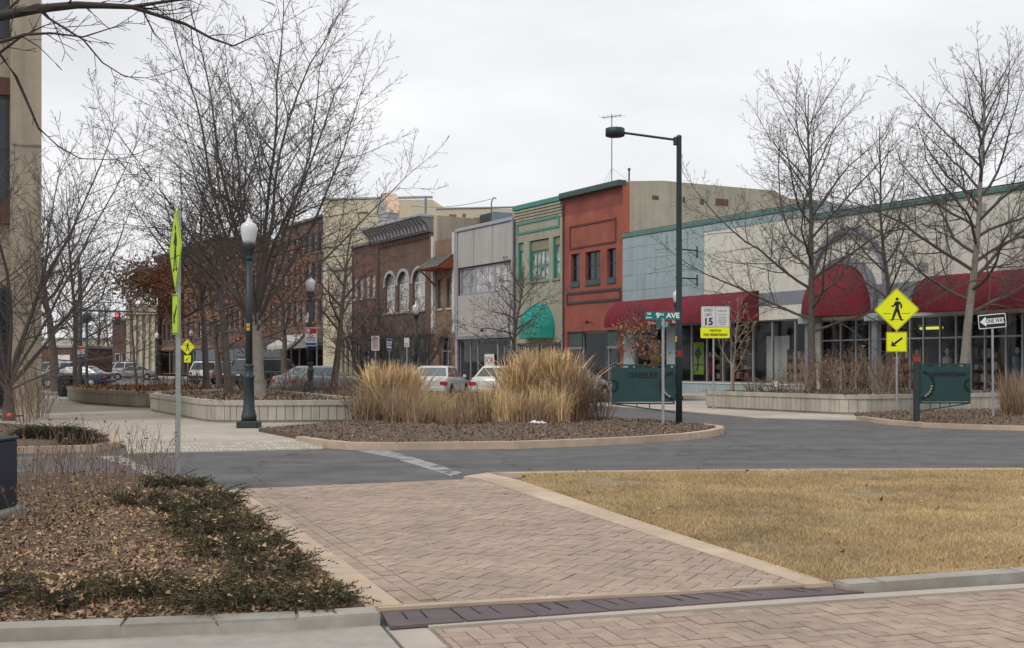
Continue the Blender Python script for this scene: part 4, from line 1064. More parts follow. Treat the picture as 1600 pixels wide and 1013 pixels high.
# ---------------- big beige building behind the row
bp = root('beige_block', 'tall plain beige building rising behind the shop row roofs', 'building', (at(505,98), 98, 0), R(-8), 'buildings behind the shop row')
wbb = 17
MB().xz([(0,0),(wbb,0),(wbb,14.1),(9.6,14.25),(9.4,14.7),(9.2,15.0),(0,15.15)], 0, 16).build('wall', M['beige_pale'], bp)
MB().bev(-.1, 9.2, -.1, .3, 15.13, 15.3, .03).build('coping', M['cornice'], bp)
MB().bev(9.5, wbb+.05, -.1, .3, 14.2, 14.32, .03).build('coping', M['cornice'], bp)
for (x0,x1,z0,z1) in ((10.6,11.2,13.5,13.75),(11.7,12.0,13.5,13.8),(12.6,13.6,13.2,13.45),(3.0,3.8,13.9,14.1),(4.6,5.4,13.8,14.0),(14.0,14.9,13.55,13.8)):
    MB().box(x0,x1,-.01,.05,z0,z1).build('bare_brick', M['tan_brick'], bp)
# air conditioner on the grey building
acx = online(775, -4.5); ac = root('roof_air_conditioner', 'blue-grey air conditioning unit on the grey building roof', 'air conditioner', (acx[0], acx[1], 9.85), ANG)
MB().bev(-1.0,1.0,-.8,.8,0,2.25,.03).build('housing', M['steel_blue'], ac)
for k in range(6): MB().box(-.9+k*.31,-.68+k*.31,-.83,-.802,1.0,2.15).build('louvre', M['slate_frame'], ac)
MB().bev(1.0,2.6,-.6,.6,0,1.4,.03).build('side_unit', M['steel_blue'], ac)
for k in range(6): MB().box(1.1+k*.25,1.24+k*.25,-.63,-.602,.6,1.3).build('fin', M['slate_frame'], ac)
# television aerial on the red roof
tx = online(956, -2.0); zt_ = fz(956,179,-2.0); ta = root('tv_aerial', 'tall thin television aerial on the red building roof', 'aerial', (tx[0], tx[1], 10.3), ANG)
h_ = zt_-10.3
MB().tube([(0,0,0),(0,0,h_)], .028, 5).build('mast', M['wire'], ta)
bm = MB().tube([(-.55,-.3,h_-.12),(.5,.3,h_-.12)], .02, 4).build('boom', M['wire'], ta)
for k in range(6):
    t = -.9+k*.36
    MB().tube([(t*.6+.25,t*.33-.4,h_-.12),(t*.6-.25,t*.33+.4,h_-.12)], .01, 3).build('element', M['wire'], bm)
for (dx, dy) in ((-2.5,.5),(.8,1.8),(1.2,-1.2)): MB().tube([(0,0,h_*.42),(dx,dy,.75)], .008, 3).build('guy_wire', M['wire'], ta)
vx = fpt(fu(983,-1.0),-1.0); vp = root('vent_stack', 'short dark vent stack at the corner of the red roof', 'vent', (vx[0], vx[1], 11.1), ANG)
MB().tube([(0,0,-.1),(0,0,.75),], .05, 6).build('pipe', M['wire'], vp); MB().lathe([(.08,.72),(.08,.82),(.02,.86)], 6).build('cap', M['wire'], vp)
# overhead cable sagging from the beige block to a service mast on the grey building
ms = online(768, -.4); sm = root('service_mast', 'bent service mast with cable on the grey building', 'mast', (ms[0], ms[1], 10.3), ANG)
MB().tube([(0,0,-.1),(0,0,1.5),(.25,0,1.75),(.6,0,1.65)], .04, 5).build('pipe', M['wire'], sm)
cA = Vector((ms[0],ms[1],12.0)); cB = Vector((at(640,97.5),97.5,14.6)); pts = []
for k in range(13):
    t = k/12; p = cA.lerp(cB, t); p.z -= 1.2*t*(1-t); pts.append(p)
cw = MB().tube(pts, .02, 3).build('overhead_cable', M['wire']); tag(cw, 'thin overhead cable from the grey building to the beige block', 'cable')

# ---------------- concrete tower at the left edge
tw = root('concrete_tower', 'tall sand-coloured concrete building at the left edge', 'building', (at(65,33.5), 33.5, 0), R(29.6))
Ht = 19
PW = .8
MB().box(-PW, 0, 0, 14, 0, Ht).build('corner_pier', M['tower'], tw)
for zz in (2.9, 7.6, 12.2): MB().box(-PW+.02, -.02, -.03, -.002, zz, zz+.06).build('joint', M['concrete_grey'], tw)
for k in range(2):
    x0 = -PW-3.4*(k+1); MB().box(x0+.003, x0+.8, 0, 13.9, 0, Ht-.01).build('pier', M['tower'], tw)
    xa, xb = x0+.803, x0+3.397
    MB().box(xa, xb, .35, 13.8, 0, Ht-.02).build('bay_wall', M['tower'], tw)
    for (z0, z1) in ((.2,3.6),(6.0,9.0),(10.6,13.4)):
        window(tw, xa+.02, xb-.02, z0, z1, .345, M['slate_frame'], M['win_dark'], 2, 2, .08, .06)
    MB().box(xa, xb, .22, .348, 5.4, 5.99).build('spandrel', M['dark_brick'], tw)
    MB().box(xa, xb, .22, .348, 9.01, 9.5).build('spandrel', M['dark_brick'], tw)
# ---------------- far things at the end of the street on the left
def far_box(name, label, px0, px1, Y, h, D, mat, rz=0):
    o = root(name, label, 'building', (at(px0,Y), Y, 0), rz, 'far buildings down the cross street'); W = at(px1,Y)-at(px0,Y)
    MB().box(0,W,0,D,0,h).build('wall', mat, o); MB().bev(-.1,W+.1,-.15,D+.1,h,h+.35,.05).build('roof_edge', M['cornice'], o)
    return o, W
fo, Wf = far_box('cream_hall', 'far cream stone building with tall windows and pilasters', 197, 246, 150, 8.9, 14, M['beige'])
for k in range(5): MB().box(Wf*k/5+.15, Wf*k/5+.55, -.25, -.002, 0, 8.0).build('pilaster', M['beige_pale'], fo)
for k in range(4):
    for (z0,z1) in ((.6,3.0),(4.4,6.4)): window(fo, Wf*k/5+.75, Wf*(k+1)/5-.0, z0, z1, -.01, M['frame_white'], M['win_grey'], 2, 2, .1, .08)
MB().bev(-.2, Wf+.1, -.5, -.01, 7.9, 8.4, .05).build('cornice', M['beige_pale'], fo)
for k in range(3): MB().box(Wf*k/3+.5, Wf*k/3+1.1, -.3, .2, 9.26, 9.8).build('parapet_block', M['beige_pale'], fo)
fb, Wb = far_box('brick_store', 'far brown brick building beside the cream hall', 176, 196.5, 152, 7.2, 14, M['far_brick'])
for k in range(2): window(fb, .3+k*.85, .95+k*.85, 1, 3, -.01, M['frame_white'], M['win_dark'], 1, 2, .08, .06)
fr2, Wr2 = far_box('red_garage', 'far low red building with white garage door', 60, 112, 118, 3.2, 12, M['far_brick'])
MB().box(Wr2*.45, Wr2*.95, -.06, -.002, 0, 2.5).build('garage_door', M['white'], fr2)
fr3, Wr3 = far_box('red_shop', 'far low red brick shop right of the garage', 112.5, 176, 175, 3.6, 12, M['far_brick'])
for k in range(4): window(fr3, .5+k*1.45, 1.5+k*1.45, .8, 2.6, -.01, M['frame_white'], M['win_dark'], 1, 1, .08, .06)
fw_, Ww_ = far_box('white_shed', 'far pale flat-roofed building at the end of the cross street', -40, 210, 215, 6.2, 20, M['beige_pale'])
for k in range(9): window(fw_, 1+k*3, 2.6+k*3, 1.2, 3.6, -.01, M['slate_frame'], M['win_dark'], 1, 1, .08, .06)

# ================================================================== planters
def rounded(poly, r, n=5):
    outp = []; m = len(poly)
    for i in range(m):
        p = Vector(poly[i]); a = Vector(poly[i-1])-p; b_ = Vector(poly[(i+1)%m])-p
        rr = min(r, a.length*.45, b_.length*.45); a.normalize(); b_.normalize()
        for k in range(n+1):
            t = k/n; q = p+a*rr*(1-t)**2+b_*rr*t**2; outp.append((q.x,q.y))
    return outp
def planter(name, label, poly, h, rib=.20, z0=0.0, vis=None, group='concrete planters'):
    poly = ccw(rounded(poly, .9)); cx = sum(p[0] for p in poly)/len(poly); cy = sum(p[1] for p in poly)/len(poly)
    o = root(name, label, 'planter', (cx, cy, 0), 0, group); P = [(x-cx, y-cy) for x, y in poly]
    inn = koff(P+[P[0]], .22)[:-1]; m = len(P)
    MB().prism(koff(P+[P[0]], .05)[:-1], z0, h-.10).build('core', M['planter'], o)
    MB().prism(koff(P+[P[0]], .09)[:-1], h-.10, h-.06).build('soil', M['mulch_base'], o)
    # coping ring
    for (d0,d1,za,zb) in ((-.03,.25,h-.10,h+.02),):
        ou = koff(P+[P[0]], d0)[:-1]; ii = koff(P+[P[0]], d1)[:-1]; mb = MB(); n = m
        vs = [(x,y,za) for x,y in ou]+[(x,y,zb) for x,y in ou]+[(x,y,za) for x,y in ii]+[(x,y,zb) for x,y in ii]
        fs = []
        for i in range(n):
            j = (i+1)%n; fs += [(i,j,n+j,n+i),(n+i,n+j,3*n+j,3*n+i),(2*n+j,2*n+i,3*n+i,3*n+j),(i,2*n+i,2*n+j,j)]
        mb.add(vs, fs).build('coping', M['planter'], o)
    # ribs cast in the wall, each one a piece
    for i in range(m):
        a, b_ = Vector(P[i]), Vector(P[(i+1)%m]); L_ = (b_-a).length; k = max(1, round(L_/rib)); d = (b_-a).normalized() if L_ > 1e-6 else None
        if d is None: continue
        nn = Vector((-d.y, d.x))
        for j in range(k):
            p = a+d*(L_*j/k+.007); q = a+d*(L_*(j+1)/k-.007)
            w = p+Vector((cx,cy)); out_n = -nn
            if (-w).dot(out_n) < -.02*w.length: continue          # ribs only where the wall turns to the viewer's side of the street
            MB().prism([tuple(p),tuple(q),tuple(q+nn*.05),tuple(p+nn*.05)], z0+.06, h-.105).build('rib', M['planter'], o)
    MB().prism(koff(P+[P[0]], .10)[:-1], -.01, z0+.07).build('plinth', M['hole'], o) if False else None
    return o
p1 = [(-7.1,28.0),(-2.9,28.5),(-8.4,41.0),(-11.6,38.6),(-10.96,35.7)]
p2 = [(-11.9,38.0),(-9.9,42.2),(-14.6,50.2),(-18.2,48.2),(-15.2,42.1)]
planter('concrete_planter', 'ribbed concrete planter with big bare tree, behind the green lamp post', p1, .56, z0=.05)
planter('concrete_planter', 'further ribbed concrete planter filled with brown leaves, left of the nearer one', p2, .56, z0=.05)
p3 = [rp_(0,0), rp_(0,8.6), rp_(-7.0,8.6), rp_(-7.0,0)]
planter('concrete_planter', 'ribbed concrete planter in front of the red domed awning', p3, .56, z0=.02)

# ================================================================== lamp posts, poles and signs
def acorn_lamp(loc, label, full=True, h=4.73, rz=0, n=14, grp='green acorn lamp posts'):
    o = root('lamp_post', label, 'lamp post', loc, rz, grp); k = h/4.73
    MB().bev(-.23,.23,-.23,.23,0,.15,.02).build('base_plate', M['green_post'], o)
    MB().lathe([(.17,.15),(.17,.27),(.15,.30),(.145,.36),(.125,.40),(.105,1.05*k),(.125,1.08*k),(.125,1.13*k),(.095,1.16*k),(.092,1.30*k),(.108,1.33*k),(.108,1.37*k),(.082,1.40*k)], n).build('plinth', M['green_post'], o, True)
    MB().lathe([(.080,1.40*k),(.066,3.68*k)], n).build('pole', M['green_post'], o, True)
    MB().lathe([(.075,3.66*k),(.09,3.70*k),(.075,3.74*k),(.08,3.78*k),(.13,3.86*k),(.15,3.96*k),(.155,4.0*k),(.14,4.03*k)], n).build('holder', M['green_post'], o, True)
    MB().lathe([(.12,4.02*k),(.145,4.1*k),(.17,4.22*k),(.183,4.34*k),(.175,4.41*k),(.14,4.46*k),(.085,4.485*k),(.075,4.50*k),(.062,4.535*k),(.032,4.575*k),(.024,4.60*k),(.032,4.63*k),(.008,4.68*k)], n+4).build('globe', M['globe'], o, True)
    return o
la_ = acorn_lamp((*g(389,668.5,.05), .05), 'large green acorn lamp post standing on the sidewalk beside the mulch island')
for k in range(2): text('85' if k else '8', .07, M['yellow_tag'], la_, (.0,-.088,2.18-.085*k), name='number_tag', bold=.004) if False else None
for dz in (0,.09):
    MB().box(-.035,-.005,-.083,-.079,2.12+dz,2.19+dz).build('number_tag', M['yellow_tag'], la_); MB().box(.005,.035,-.083,-.079,2.12+dz,2.19+dz).build('number_tag', M['yellow_tag'], la_)
def lampY(px, Y, z, label): return acorn_lamp((at(px,Y), Y, z), label, n=10)
lB = lampY(485, 44.0, .14, 'green acorn lamp post with red white and blue parking sign')
lampY(650, 60, .0, 'green acorn lamp post in front of the cornice building, right of the parking signs')
pd = fpt(fu(1058,5.4),5.4)
acorn_lamp((pd[0],pd[1],0), 'green acorn lamp post mostly hidden behind the tall street light pole', n=10)
lampY(299, 104, 0, 'distant acorn lamp post just above the far pedestrian sign'); lampY(481, 72, 0, 'distant acorn lamp post half hidden behind the lamp with the parking sign'); lampY(245, 112, 0, 'small distant acorn lamp post left of the dark oak trunk')

# tall street light with arm
Lx, Ly = g(1061,666,.12); s_l = F/Ly
stl = root('street_light', 'tall dark green street light with long arm and round head', 'street light', (Lx, Ly, .11))
ht = zat(211,Ly)-.11
MB().bev(-.13,.13,-.13,.13,0,.03,.008).build('base_plate', M['green_post'], stl)
MB().lathe([(.07,.02),(.066,1.8),(.055,ht-.08),(.058,ht-.07),(.058,ht-.02),(.02,ht)], 12).build('pole', M['green_post'], stl, True)
zA = zat(219,Ly)-.11; zH = zat(208,Ly)-.11; xh = (976-1061)/s_l
MB().tube([(-.05,0,zA),(xh,0,zH)], .026, 8).build('arm', M['green_post'], stl)
MB().bev(-.12,-.04,-.05,.05,zA-.11,zA+.06,.01).build('arm_bracket', M['green_post'], stl)
xc_ = (961-1061)/s_l
hd = MB().lathe([(.19,-.085),(.205,-.08),(.205,.075),(.19,.085)], 20, (xc_, 0)).build('lamp_head', M['green_post'], stl, True); hd.location = (0,0,zat(207,Ly)-.11)
gl_ = MB().lathe([(.17,-.092),(.17,-.084)], 16, (xc_,0)).build('lens', M['maroon'], hd)
MB().tube([(xc_+.18,0,zH),(xh,0,zH)], .04, 8).build('arm_sleeve', M['green_post'], stl)
zr = zat(552,Ly)-.11
MB().lathe([(.078,zr-.07),(.078,zr-.03)], 12).build('red_band', M['red_tape'], stl); MB().lathe([(.078,zr+.02),(.078,zr+.05)], 12).build('red_band', M['red_tape'], stl)
MB().box(-.03,.03,-.083,-.066,zr-.03,zr+.02).build('red_band', M['red_tape'], stl)
MB().box(-.085,-.045,-.04,-.02,zr+.24,zr+.36).build('number_tag', M['yellow_tag'], stl)

# swing sign gates
def half_gear(cx, cz, r, side):
    mb = MB(); n = 14
    for k in range(n):
        a0, a1 = R(-90+180*k/n), R(-90+180*(k+.62 if k % 3 == 1 else k+1)/n)
        p = [(cx+side*r*math.cos(a0), cz+r*math.sin(a0)), (cx+side*r*math.cos(a1), cz+r*math.sin(a1)), (cx+side*(r-.055)*math.cos(a1), cz+(r-.055)*math.sin(a1)), (cx+side*(r-.055)*math.cos(a0), cz+(r-.055)*math.sin(a0))]
        mb.xz(p, -.028, -.021)
    return mb
def sign_gate(o, word, side, w, h, zb, lw=1.0):
    """side = -1: panel runs to the left of the post, +1: to the right"""
    x0, x1 = (.09*side, (.09+w)*side); a, b_ = min(x0,x1), max(x0,x1)
    pn = MB().bev(a+.03, b_-.03, -.015, .015, zb+.05, zb+h-.07, .004).build('panel', M['green_paint'], o)
    f = MB(); t = .035
    f.box(a,b_,-.02,.02,zb+h-t,zb+h); f.box(a,b_,-.02,.02,zb,zb+t); f.box(a,a+t,-.02,.02,zb+t,zb+h-t); f.box(b_-t,b_,-.02,.02,zb+t,zb+h-t)
    for k in range(5): f.box(a+w*(k+.5)/5-.05, a+w*(k+.5)/5+.05, -.012, .012, zb+h-.075, zb+h-t)
    f.build('frame', M['green_paint'], o)
    hinge = .09*side; zl = zb-.17
    MB().tube([(hinge,0,zl),((.09+w)*side,0,zb+.01)], .016, 6).build('brace', M['green_paint'], o)
    for k in (1,2,3):
        t_ = k/5; xx = hinge+w*side*t_; MB().tube([(xx,0,zl+(zb+.01-zl)*t_),(xx,0,zb+.01)], .012, 5).build('brace_post', M['green_paint'], o)
    text(word, .115 if side < 0 else .10, M['green_letter'], pn, ((a+b_)/2+(.0 if side < 0 else .09), -.02, zb+h*.72), bold=.004, font_w=lw)
    half_gear(hinge+.02*side, zb+h*.46, h*.36, side).build('gear_ornament', M['green_letter'], pn)
    half_gear(hinge+.02*side, zb+h*.46, h*.31, side).build('gear_ornament', M['galv'], pn) if False else None
    for k in range(5):
        aa = R(-62+k*14); MB().box(hinge+side*h*.29*math.cos(aa)-.022, hinge+side*h*.29*math.cos(aa)+.022, -.024, -.018, zb+h*.46+h*.29*math.sin(aa)-.02, zb+h*.46+h*.29*math.sin(aa)+.02).build('cut_out', M['concrete_pale'], pn)
    half_gear((.09+w)*side, zb+h*.46, h*.17, -side).build('arc_ornament', M['green_letter'], pn)
    for zz in (zb+.2, zb+h-.2): MB().box(hinge-.05*side if side < 0 else hinge-.05, hinge+.05, -.03, .03, zz-.04, zz+.04).build('hinge', M['green_paint'], o)
gz = lambda py: zat(py, Ly)-.11
gate = root('sign_gate', 'dark green metal gate sign reading GREELEY on the street light pole', 'gate sign', (Lx, Ly, .11), R(-6), 'swing gate signs')
sign_gate(gate, 'GREELEY', -1, (1054-956)/s_l, gz(569.5)-gz(632), gz(632))
Dx, Dy = g(1432,658.5,.1); s_d = F/Dy
gate2 = root('sign_gate', 'dark green metal gate sign reading DOWNTOWN on its own post', 'gate sign', (Dx, Dy, .09), R(6), 'swing gate signs')
MB().lathe([(.075,0),(.075,1.56),(.02,1.58)], 12).build('post', M['green_post'], gate2)
MB().lathe([(.079,1.42),(.079,1.52)], 12).build('red_band', M['red_tape'], gate2)
gz2 = lambda py: zat(py, Dy)-.09
sign_gate(gate2, 'DOWNTOWN', 1, (1521-1439)/s_d, gz2(568)-gz2(631), gz2(631), .92)

# plates, posts, symbols
def rrect(x0, x1, z0, z1, r, n=4):
    p = []
    for (cx, cz, a0) in ((x1-r,z0+r,-90),(x1-r,z1-r,0),(x0+r,z1-r,90),(x0+r,z0+r,180)):
        for k in range(n+1): a = R(a0+90*k/n); p.append((cx+r*math.cos(a), cz+r*math.sin(a)))
    return p
def diamond(h, r, n=4):
    s = h/math.sqrt(2); q = rrect(-s/2, s/2, -s/2, s/2, r, n); c = math.cos(R(45))
    return [((x-z)*c, (x+z)*c) for x, z in q]
def offset_poly(p, k): return [(x*k, z*k) for x, z in p]
def ring_xz(mb, po, pi, y0, y1):
    n = len(po)
    for i in range(n): mb.xz([po[i],po[(i+1)%n],pi[(i+1)%n],pi[i]], y0, y1)
    return mb
def stroke(mb, pts, w, y0, y1):
    for i in range(len(pts)-1):
        a, b_ = Vector(pts[i]), Vector(pts[i+1]); d = (b_-a); 
        if d.length < 1e-6: continue
        d.normalize(); n = Vector((-d.y,d.x)); wa = w[i] if hasattr(w,'__len__') else w; wb = w[i+1] if hasattr(w,'__len__') else w
        mb.xz([tuple(a-n*wa/2), tuple(b_-n*wb/2), tuple(b_+n*wb/2), tuple(a+n*wa/2)], y0, y1)
    return mb
def walker(h):    # walking figure, about h tall, centred at 0
    mb = MB(); y0, y1 = -.008, -.004; k = h*1.12
    mb.xz([(.02*k+.065*k*math.cos(2*math.pi*i/12), .43*k+.065*k*math.sin(2*math.pi*i/12)) for i in range(12)], y0, y1)
    mb.xz([(-.05*k,.33*k),(.06*k,.34*k),(.10*k,.30*k),(.09*k,.10*k),(.08*k,-.02*k),(-.07*k,-.02*k),(-.04*k,.14*k)], y0, y1)
    stroke(mb, [(.08*k,.32*k),(.19*k,.18*k),(.17*k,.04*k)], [.085*k,.07*k,.06*k], y0, y1)
    stroke(mb, [(-.03*k,.31*k),(-.09*k,.17*k),(-.20*k,.13*k)], [.085*k,.07*k,.06*k], y0, y1)
    stroke(mb, [(.05*k,.0),(.10*k,-.20*k),(.19*k,-.43*k),(.25*k,-.43*k)], [.12*k,.10*k,.08*k,.05*k], y0, y1)
    stroke(mb, [(-.02*k,.0),(-.09*k,-.20*k),(-.17*k,-.43*k),(-.22*k,-.42*k)], [.12*k,.10*k,.08*k,.05*k], y0, y1)
    return mb
def ped_sign(loc, label, top, hd_, rz=0, tilt=(0,0), pole='perf', pl=.47, mat='fluo'):
    """crosswalk sign: diamond with walker above a plaque with an arrow"""
    o = root('crosswalk_sign', label, 'traffic sign', loc, rz, 'pedestrian crossing signs')
    zc = top-hd_/2
    if pole == 'perf':
        p = MB(); p.box(-.026,.026,.0,.052,0,top-.06); po_ = p.build('pole', M['galv'], o)
        hb_ = MB()
        for k in range(int((top-.1)/.05)):
            hb_.box(-.008,.008,-.002,.001,.05+k*.05,.066+k*.05); hb_.box(-.0275,-.0262,.018,.034,.05+k*.05,.066+k*.05)
        hb_.build('holes', M['hole'], po_)
    else: MB().tube([(0,.03,0),(0,.03,top-.08)], .028, 8).build('pole', M['galv'], o)
    d = MB().xz(diamond(hd_, .05), -.004, .0).build('diamond', M[mat], o); d.location = (0,-.004,zc)
    ring_xz(MB(), offset_poly(diamond(hd_,.05),.965), offset_poly(diamond(hd_,.05),.94), -.0065, -.0045).build('border', M['black'], d)
    walker(hd_*.50).build('walker', M['black'], d)
    sb_ = MB(); sb_.box(-.30*hd_,-.13*hd_,-.007,-.0045,-.095*hd_,-.085*hd_); sb_.box(.11*hd_,.30*hd_,-.007,-.0045,-.095*hd_,-.085*hd_); sb_.box(-.17*hd_,.17*hd_,-.007,-.0045,-.235*hd_,-.225*hd_)
    sb_.build('crossing_lines', M['black'], d)
    z1 = top-hd_-.02; z0 = z1-pl*hd_*.96; w = pl*hd_*.98
    q = MB().xz(rrect(-w/2,w/2,-w/2,w/2,.03), -.004, 0).build('plaque', M[mat], o); q.location = (0,-.004,(z0+z1)/2)
    ring_xz(MB(), rrect(-w*.48,w*.48,-w*.48,w*.48,.03), rrect(-w*.46,w*.46,-w*.46,w*.46,.028), -.0065, -.0045).build('border', M['black'], q)
    ar = MB(); u = w
    stroke(ar, [(.27*u,.20*u),(-.12*u,-.10*u)], .10*u, -.008, -.0045); ar.xz([(-.27*u,-.22*u),(-.22*u,.06*u),(-.14*u,-.06*u),(.02*u,-.22*u)], -.008, -.0045)
    ar.build('arrow', M['black'], q)
    for zz in (.40,-.40): MB().lathe([(.008,0),(.008,.004)], 6, M=Matrix.Translation((0,-.008,zz*w)) @ Matrix.Rotation(R(90),4,'X')).build('bolt', M['galv'], q)
    return o
sx, sy = g(274,750,.1)
lp = ped_sign((sx,sy,.09), 'fluorescent crosswalk sign seen almost edge-on on a perforated post beside junipers', zat(322,sy)-.09, 136*sy/F, R(-62))
lp.rotation_euler = (0, R(1.0), R(-66))
rx, ry = g(1401,646,.09)
ped_sign((rx,ry,.09), 'fluorescent yellow crosswalk sign in front of the right planter', zat(450,ry)-.09, 68*ry/F, R(-24), pole='tube', mat='fluo_yellow')
ped_sign((at(293,84),84,0), 'distant fluorescent crosswalk sign between the tree trunks', zat(530,84), 25*84/F, R(-8), pole='tube', mat='fluo_yellow')

# street name signs
qx, qy = g(1036,668,.12); s_q = F/qy
sn = root('street_name_sign', 'green street name blades reading 9TH AVE on a thin post', 'street sign', (qx,qy,.11))
zz = lambda py: zat(py, qy)-.11
MB().tube([(0,0,0),(0,0,zz(500))], .03, 10).build('post', M['galv'], sn)
MB().tube([(0,0,zz(513)),(0,0,zz(498))], .036, 10).build('clamp', M['galv'], sn)
ang1 = R(-3)
w1 = 55/s_q; xo = -.01
bl = MB().xz(rrect(-w1/2,w1/2,zz(500),zz(487.5),.012), -.004, .004).build('name_blade', M['sign_teal'], sn); bl.location = (xo,-.0,0)
text('9', .115, M['white'], bl, (-.10,-.006,zz(493.6)), bold=.005); text('TH', .05, M['white'], bl, (-.022,-.006,zz(491.8)), bold=.002); text('AVE', .105, M['white'], bl, (.215,-.006,zz(493.6)), bold=.005, font_w=1.05)
text('700', .042, M['white'], bl, (-.285,-.006,zz(490.7)), bold=.002)
ar = MB(); stroke(ar, [(-.225,zz(496.5)),(-.32,zz(496.5))], .018, -.008, -.0045); ar.xz([(-.35,zz(496.5)),(-.315,zz(498.2)),(-.315,zz(494.8))], -.008, -.0045); ar.build('arrow', M['white'], bl)
bl2 = MB().xz(rrect(-.37,.37,zz(513),zz(501.5),.012), -.004, .004).build('name_blade', M['sign_teal'], sn); bl2.rotation_euler = (0,0,R(62))
text('8', .10, M['white'], bl2, (-.06,-.006,zz(507)), bold=.004); text('ST', .095, M['white'], bl2, (.2,-.006,zz(507)), bold=.004)

# speed limit sign
vx_, vy_ = g(1115,640,.02); s_v = F/vy_
sp_ = root('speed_limit_sign', 'white speed limit 15 sign above a yellow watch for pedestrians plaque', 'traffic sign', (vx_,vy_,.02))
zv = lambda py: zat(py, vy_)-.02
MB().tube([(0,.03,0),(0,.03,zv(482))], .03, 8).build('post', M['galv'], sp_)
xl, xr = (1097.5-1117)/s_v, (1142-1117)/s_v
xm_ = (1120-1117)/s_v
pn = MB().xz(rrect(xl,xr,zv(511.5),zv(479),.03), -.004, 0).build('sign_panel', M['sign_white'], sp_)
fr = MB(); ring_xz(fr, rrect(xl+.015,xm_-.006,zv(511),zv(480),.02), rrect(xl+.027,xm_-.018,zv(510.5),zv(480.5),.015), -.0065, -.0045); ring_xz(fr, rrect(xm_+.006,xr-.015,zv(511),zv(480),.02), rrect(xm_+.018,xr-.027,zv(510.5),zv(480.5),.015), -.0065, -.0045); fr.build('border', M['sign_grey'], pn)
cxl = (xl+xm_)/2
text('SPEED', .085, M['sign_grey'], pn, (cxl,-.008,zv(485)), bold=.004, font_w=.85); text('LIMIT', .085, M['sign_grey'], pn, (cxl,-.008,zv(492)), bold=.004, font_w=.85); text('15', .22, M['black'], pn, (cxl,-.008,zv(503.2)), bold=.010)
cxr = (xm_+xr)/2
bars = MB()
for k, (wd, py) in enumerate(((.30,485.5),(.30,491.5),(.26,495.5),(.25,498.5),(.28,501.5),(.26,504),(.18,507))):
    hh = .022 if k else .04
    for j in range(5):
        xa = cxr-wd/2+wd*j/5; bars.box(xa, xa+wd/5*.72, -.0075, -.0045, zv(py)-hh, zv(py)+hh*.6)
bars.build('small_print', M['sign_grey'], pn)['kind'] = 'stuff'
pq = MB().xz(rrect(xl-.02,xr+.0,zv(528.5),zv(511.8),.035), -.006, -.001).build('plaque', M['fluo_yellow'], sp_)
text('WATCH', .075, M['black'], pq, ((xl+xr)/2,-.009,zv(517)), bold=.003, font_w=.95); text('FOR PEDESTRIANS', .075, M['black'], pq, ((xl+xr)/2,-.009,zv(523.5)), bold=.003, font_w=.88)

# one way sign
ox, oy = g(1552,653,.1); s_o = F/oy
ow = root('one_way_sign', 'black and white one way arrow sign tilted on a thin post', 'traffic sign', (ox,oy,.09), R(-12))
zo = lambda py: zat(py, oy)-.09
MB().tube([(0,.02,0),(-.02,.02,zo(496))], .028, 8).build('post', M['galv'], ow)
w = 40/s_o*1.02; h = 22/s_o
ob = MB().xz(rrect(-w/2,w/2,-h/2,h/2,.03), -.004, 0).build('sign_panel', M['white'], ow); ob.location = (-.03,-.012,zo(502)); ob.rotation_euler = (0,R(-5),0)
MB().xz(rrect(-w*.475,w*.475,-h*.44,h*.44,.025), -.0065, -.0042).build('black_field', M['black'], ob)
am = MB(); am.xz([(-w*.44,0),(-w*.22,h*.36),(-w*.22,h*.2),(w*.43,h*.2),(w*.43,-h*.2),(-w*.22,-h*.2),(-w*.22,-h*.36)], -.009, -.0067); am.build('arrow', M['white'], ob)
text('ONE WAY', h*.30, M['black'], ob, (w*.11,-.0105,0), bold=.002, font_w=.66)

# small parking signs
def small_sign(name, label, px, Y, z0, py0, py1, wpx, parts, post=True, rz=0, group='small parking signs'):
    o = root(name, label, 'traffic sign', (at(px,Y),Y,z0), rz, group); s = F/Y
    h0, h1 = zat(py1,Y)-z0, zat(py0,Y)-z0; w = wpx/s
    if post: MB().tube([(0,.03,0),(0,.03,h1-.05)], .03, 6).build('post', M['galv'], o)
    p = MB().xz(rrect(-w/2,w/2,h0,h1,.03), -.004, 0).build('sign_panel', M['sign_white'], o)
    for (a, b_, mt) in parts:
        MB().xz(rrect(-w*.46,w*.46,h0+(h1-h0)*a,h0+(h1-h0)*b_,.015), -.007, -.0045).build('band', M[mt], p)
    return o, p, w, h0, h1
def lines(p, w, h0, h1, a, b_, n, mt):
    mb = MB()
    for k in range(n):
        z = h0+(h1-h0)*(a+(b_-a)*(k+.5)/n); t = (h1-h0)*(b_-a)/n*.28
        for j in range(4): mb.box(-w*.36+w*.18*j, -w*.36+w*.18*j+w*.13, -.0075, -.0045, z-t, z+t)
    so_ = mb.build('small_print', M[mt], p); so_['kind'] = 'stuff'
o, p, w, h0, h1 = small_sign('parking_sign', 'red white and blue parking sign fixed to the acorn lamp post', 486, 43.85, .14, 512, 541, 19, [(.68,.96,'sign_red'),(.04,.18,'sign_blue')], post=False)
lines(p, w, h0, h1, .26, .5, 3, 'sign_red')
MB().lathe([(.0,-.004),(.075,-.004),(.075,0),(.0,0)], 12, M=Matrix.Translation((-w*.25,-.008,h0+(h1-h0)*.82)) @ Matrix.Rotation(R(90),4,'X')).build('star_disc', M['sign_white'], p)
rn = MB(); ring_xz(rn, [(.065*math.cos(2*math.pi*k/14), h0+(h1-h0)*.57+.065*math.sin(2*math.pi*k/14)) for k in range(14)], [(.045*math.cos(2*math.pi*k/14), h0+(h1-h0)*.57+.045*math.sin(2*math.pi*k/14)) for k in range(14)], -.008, -.0045); rn.build('no_parking_ring', M['black'], p)
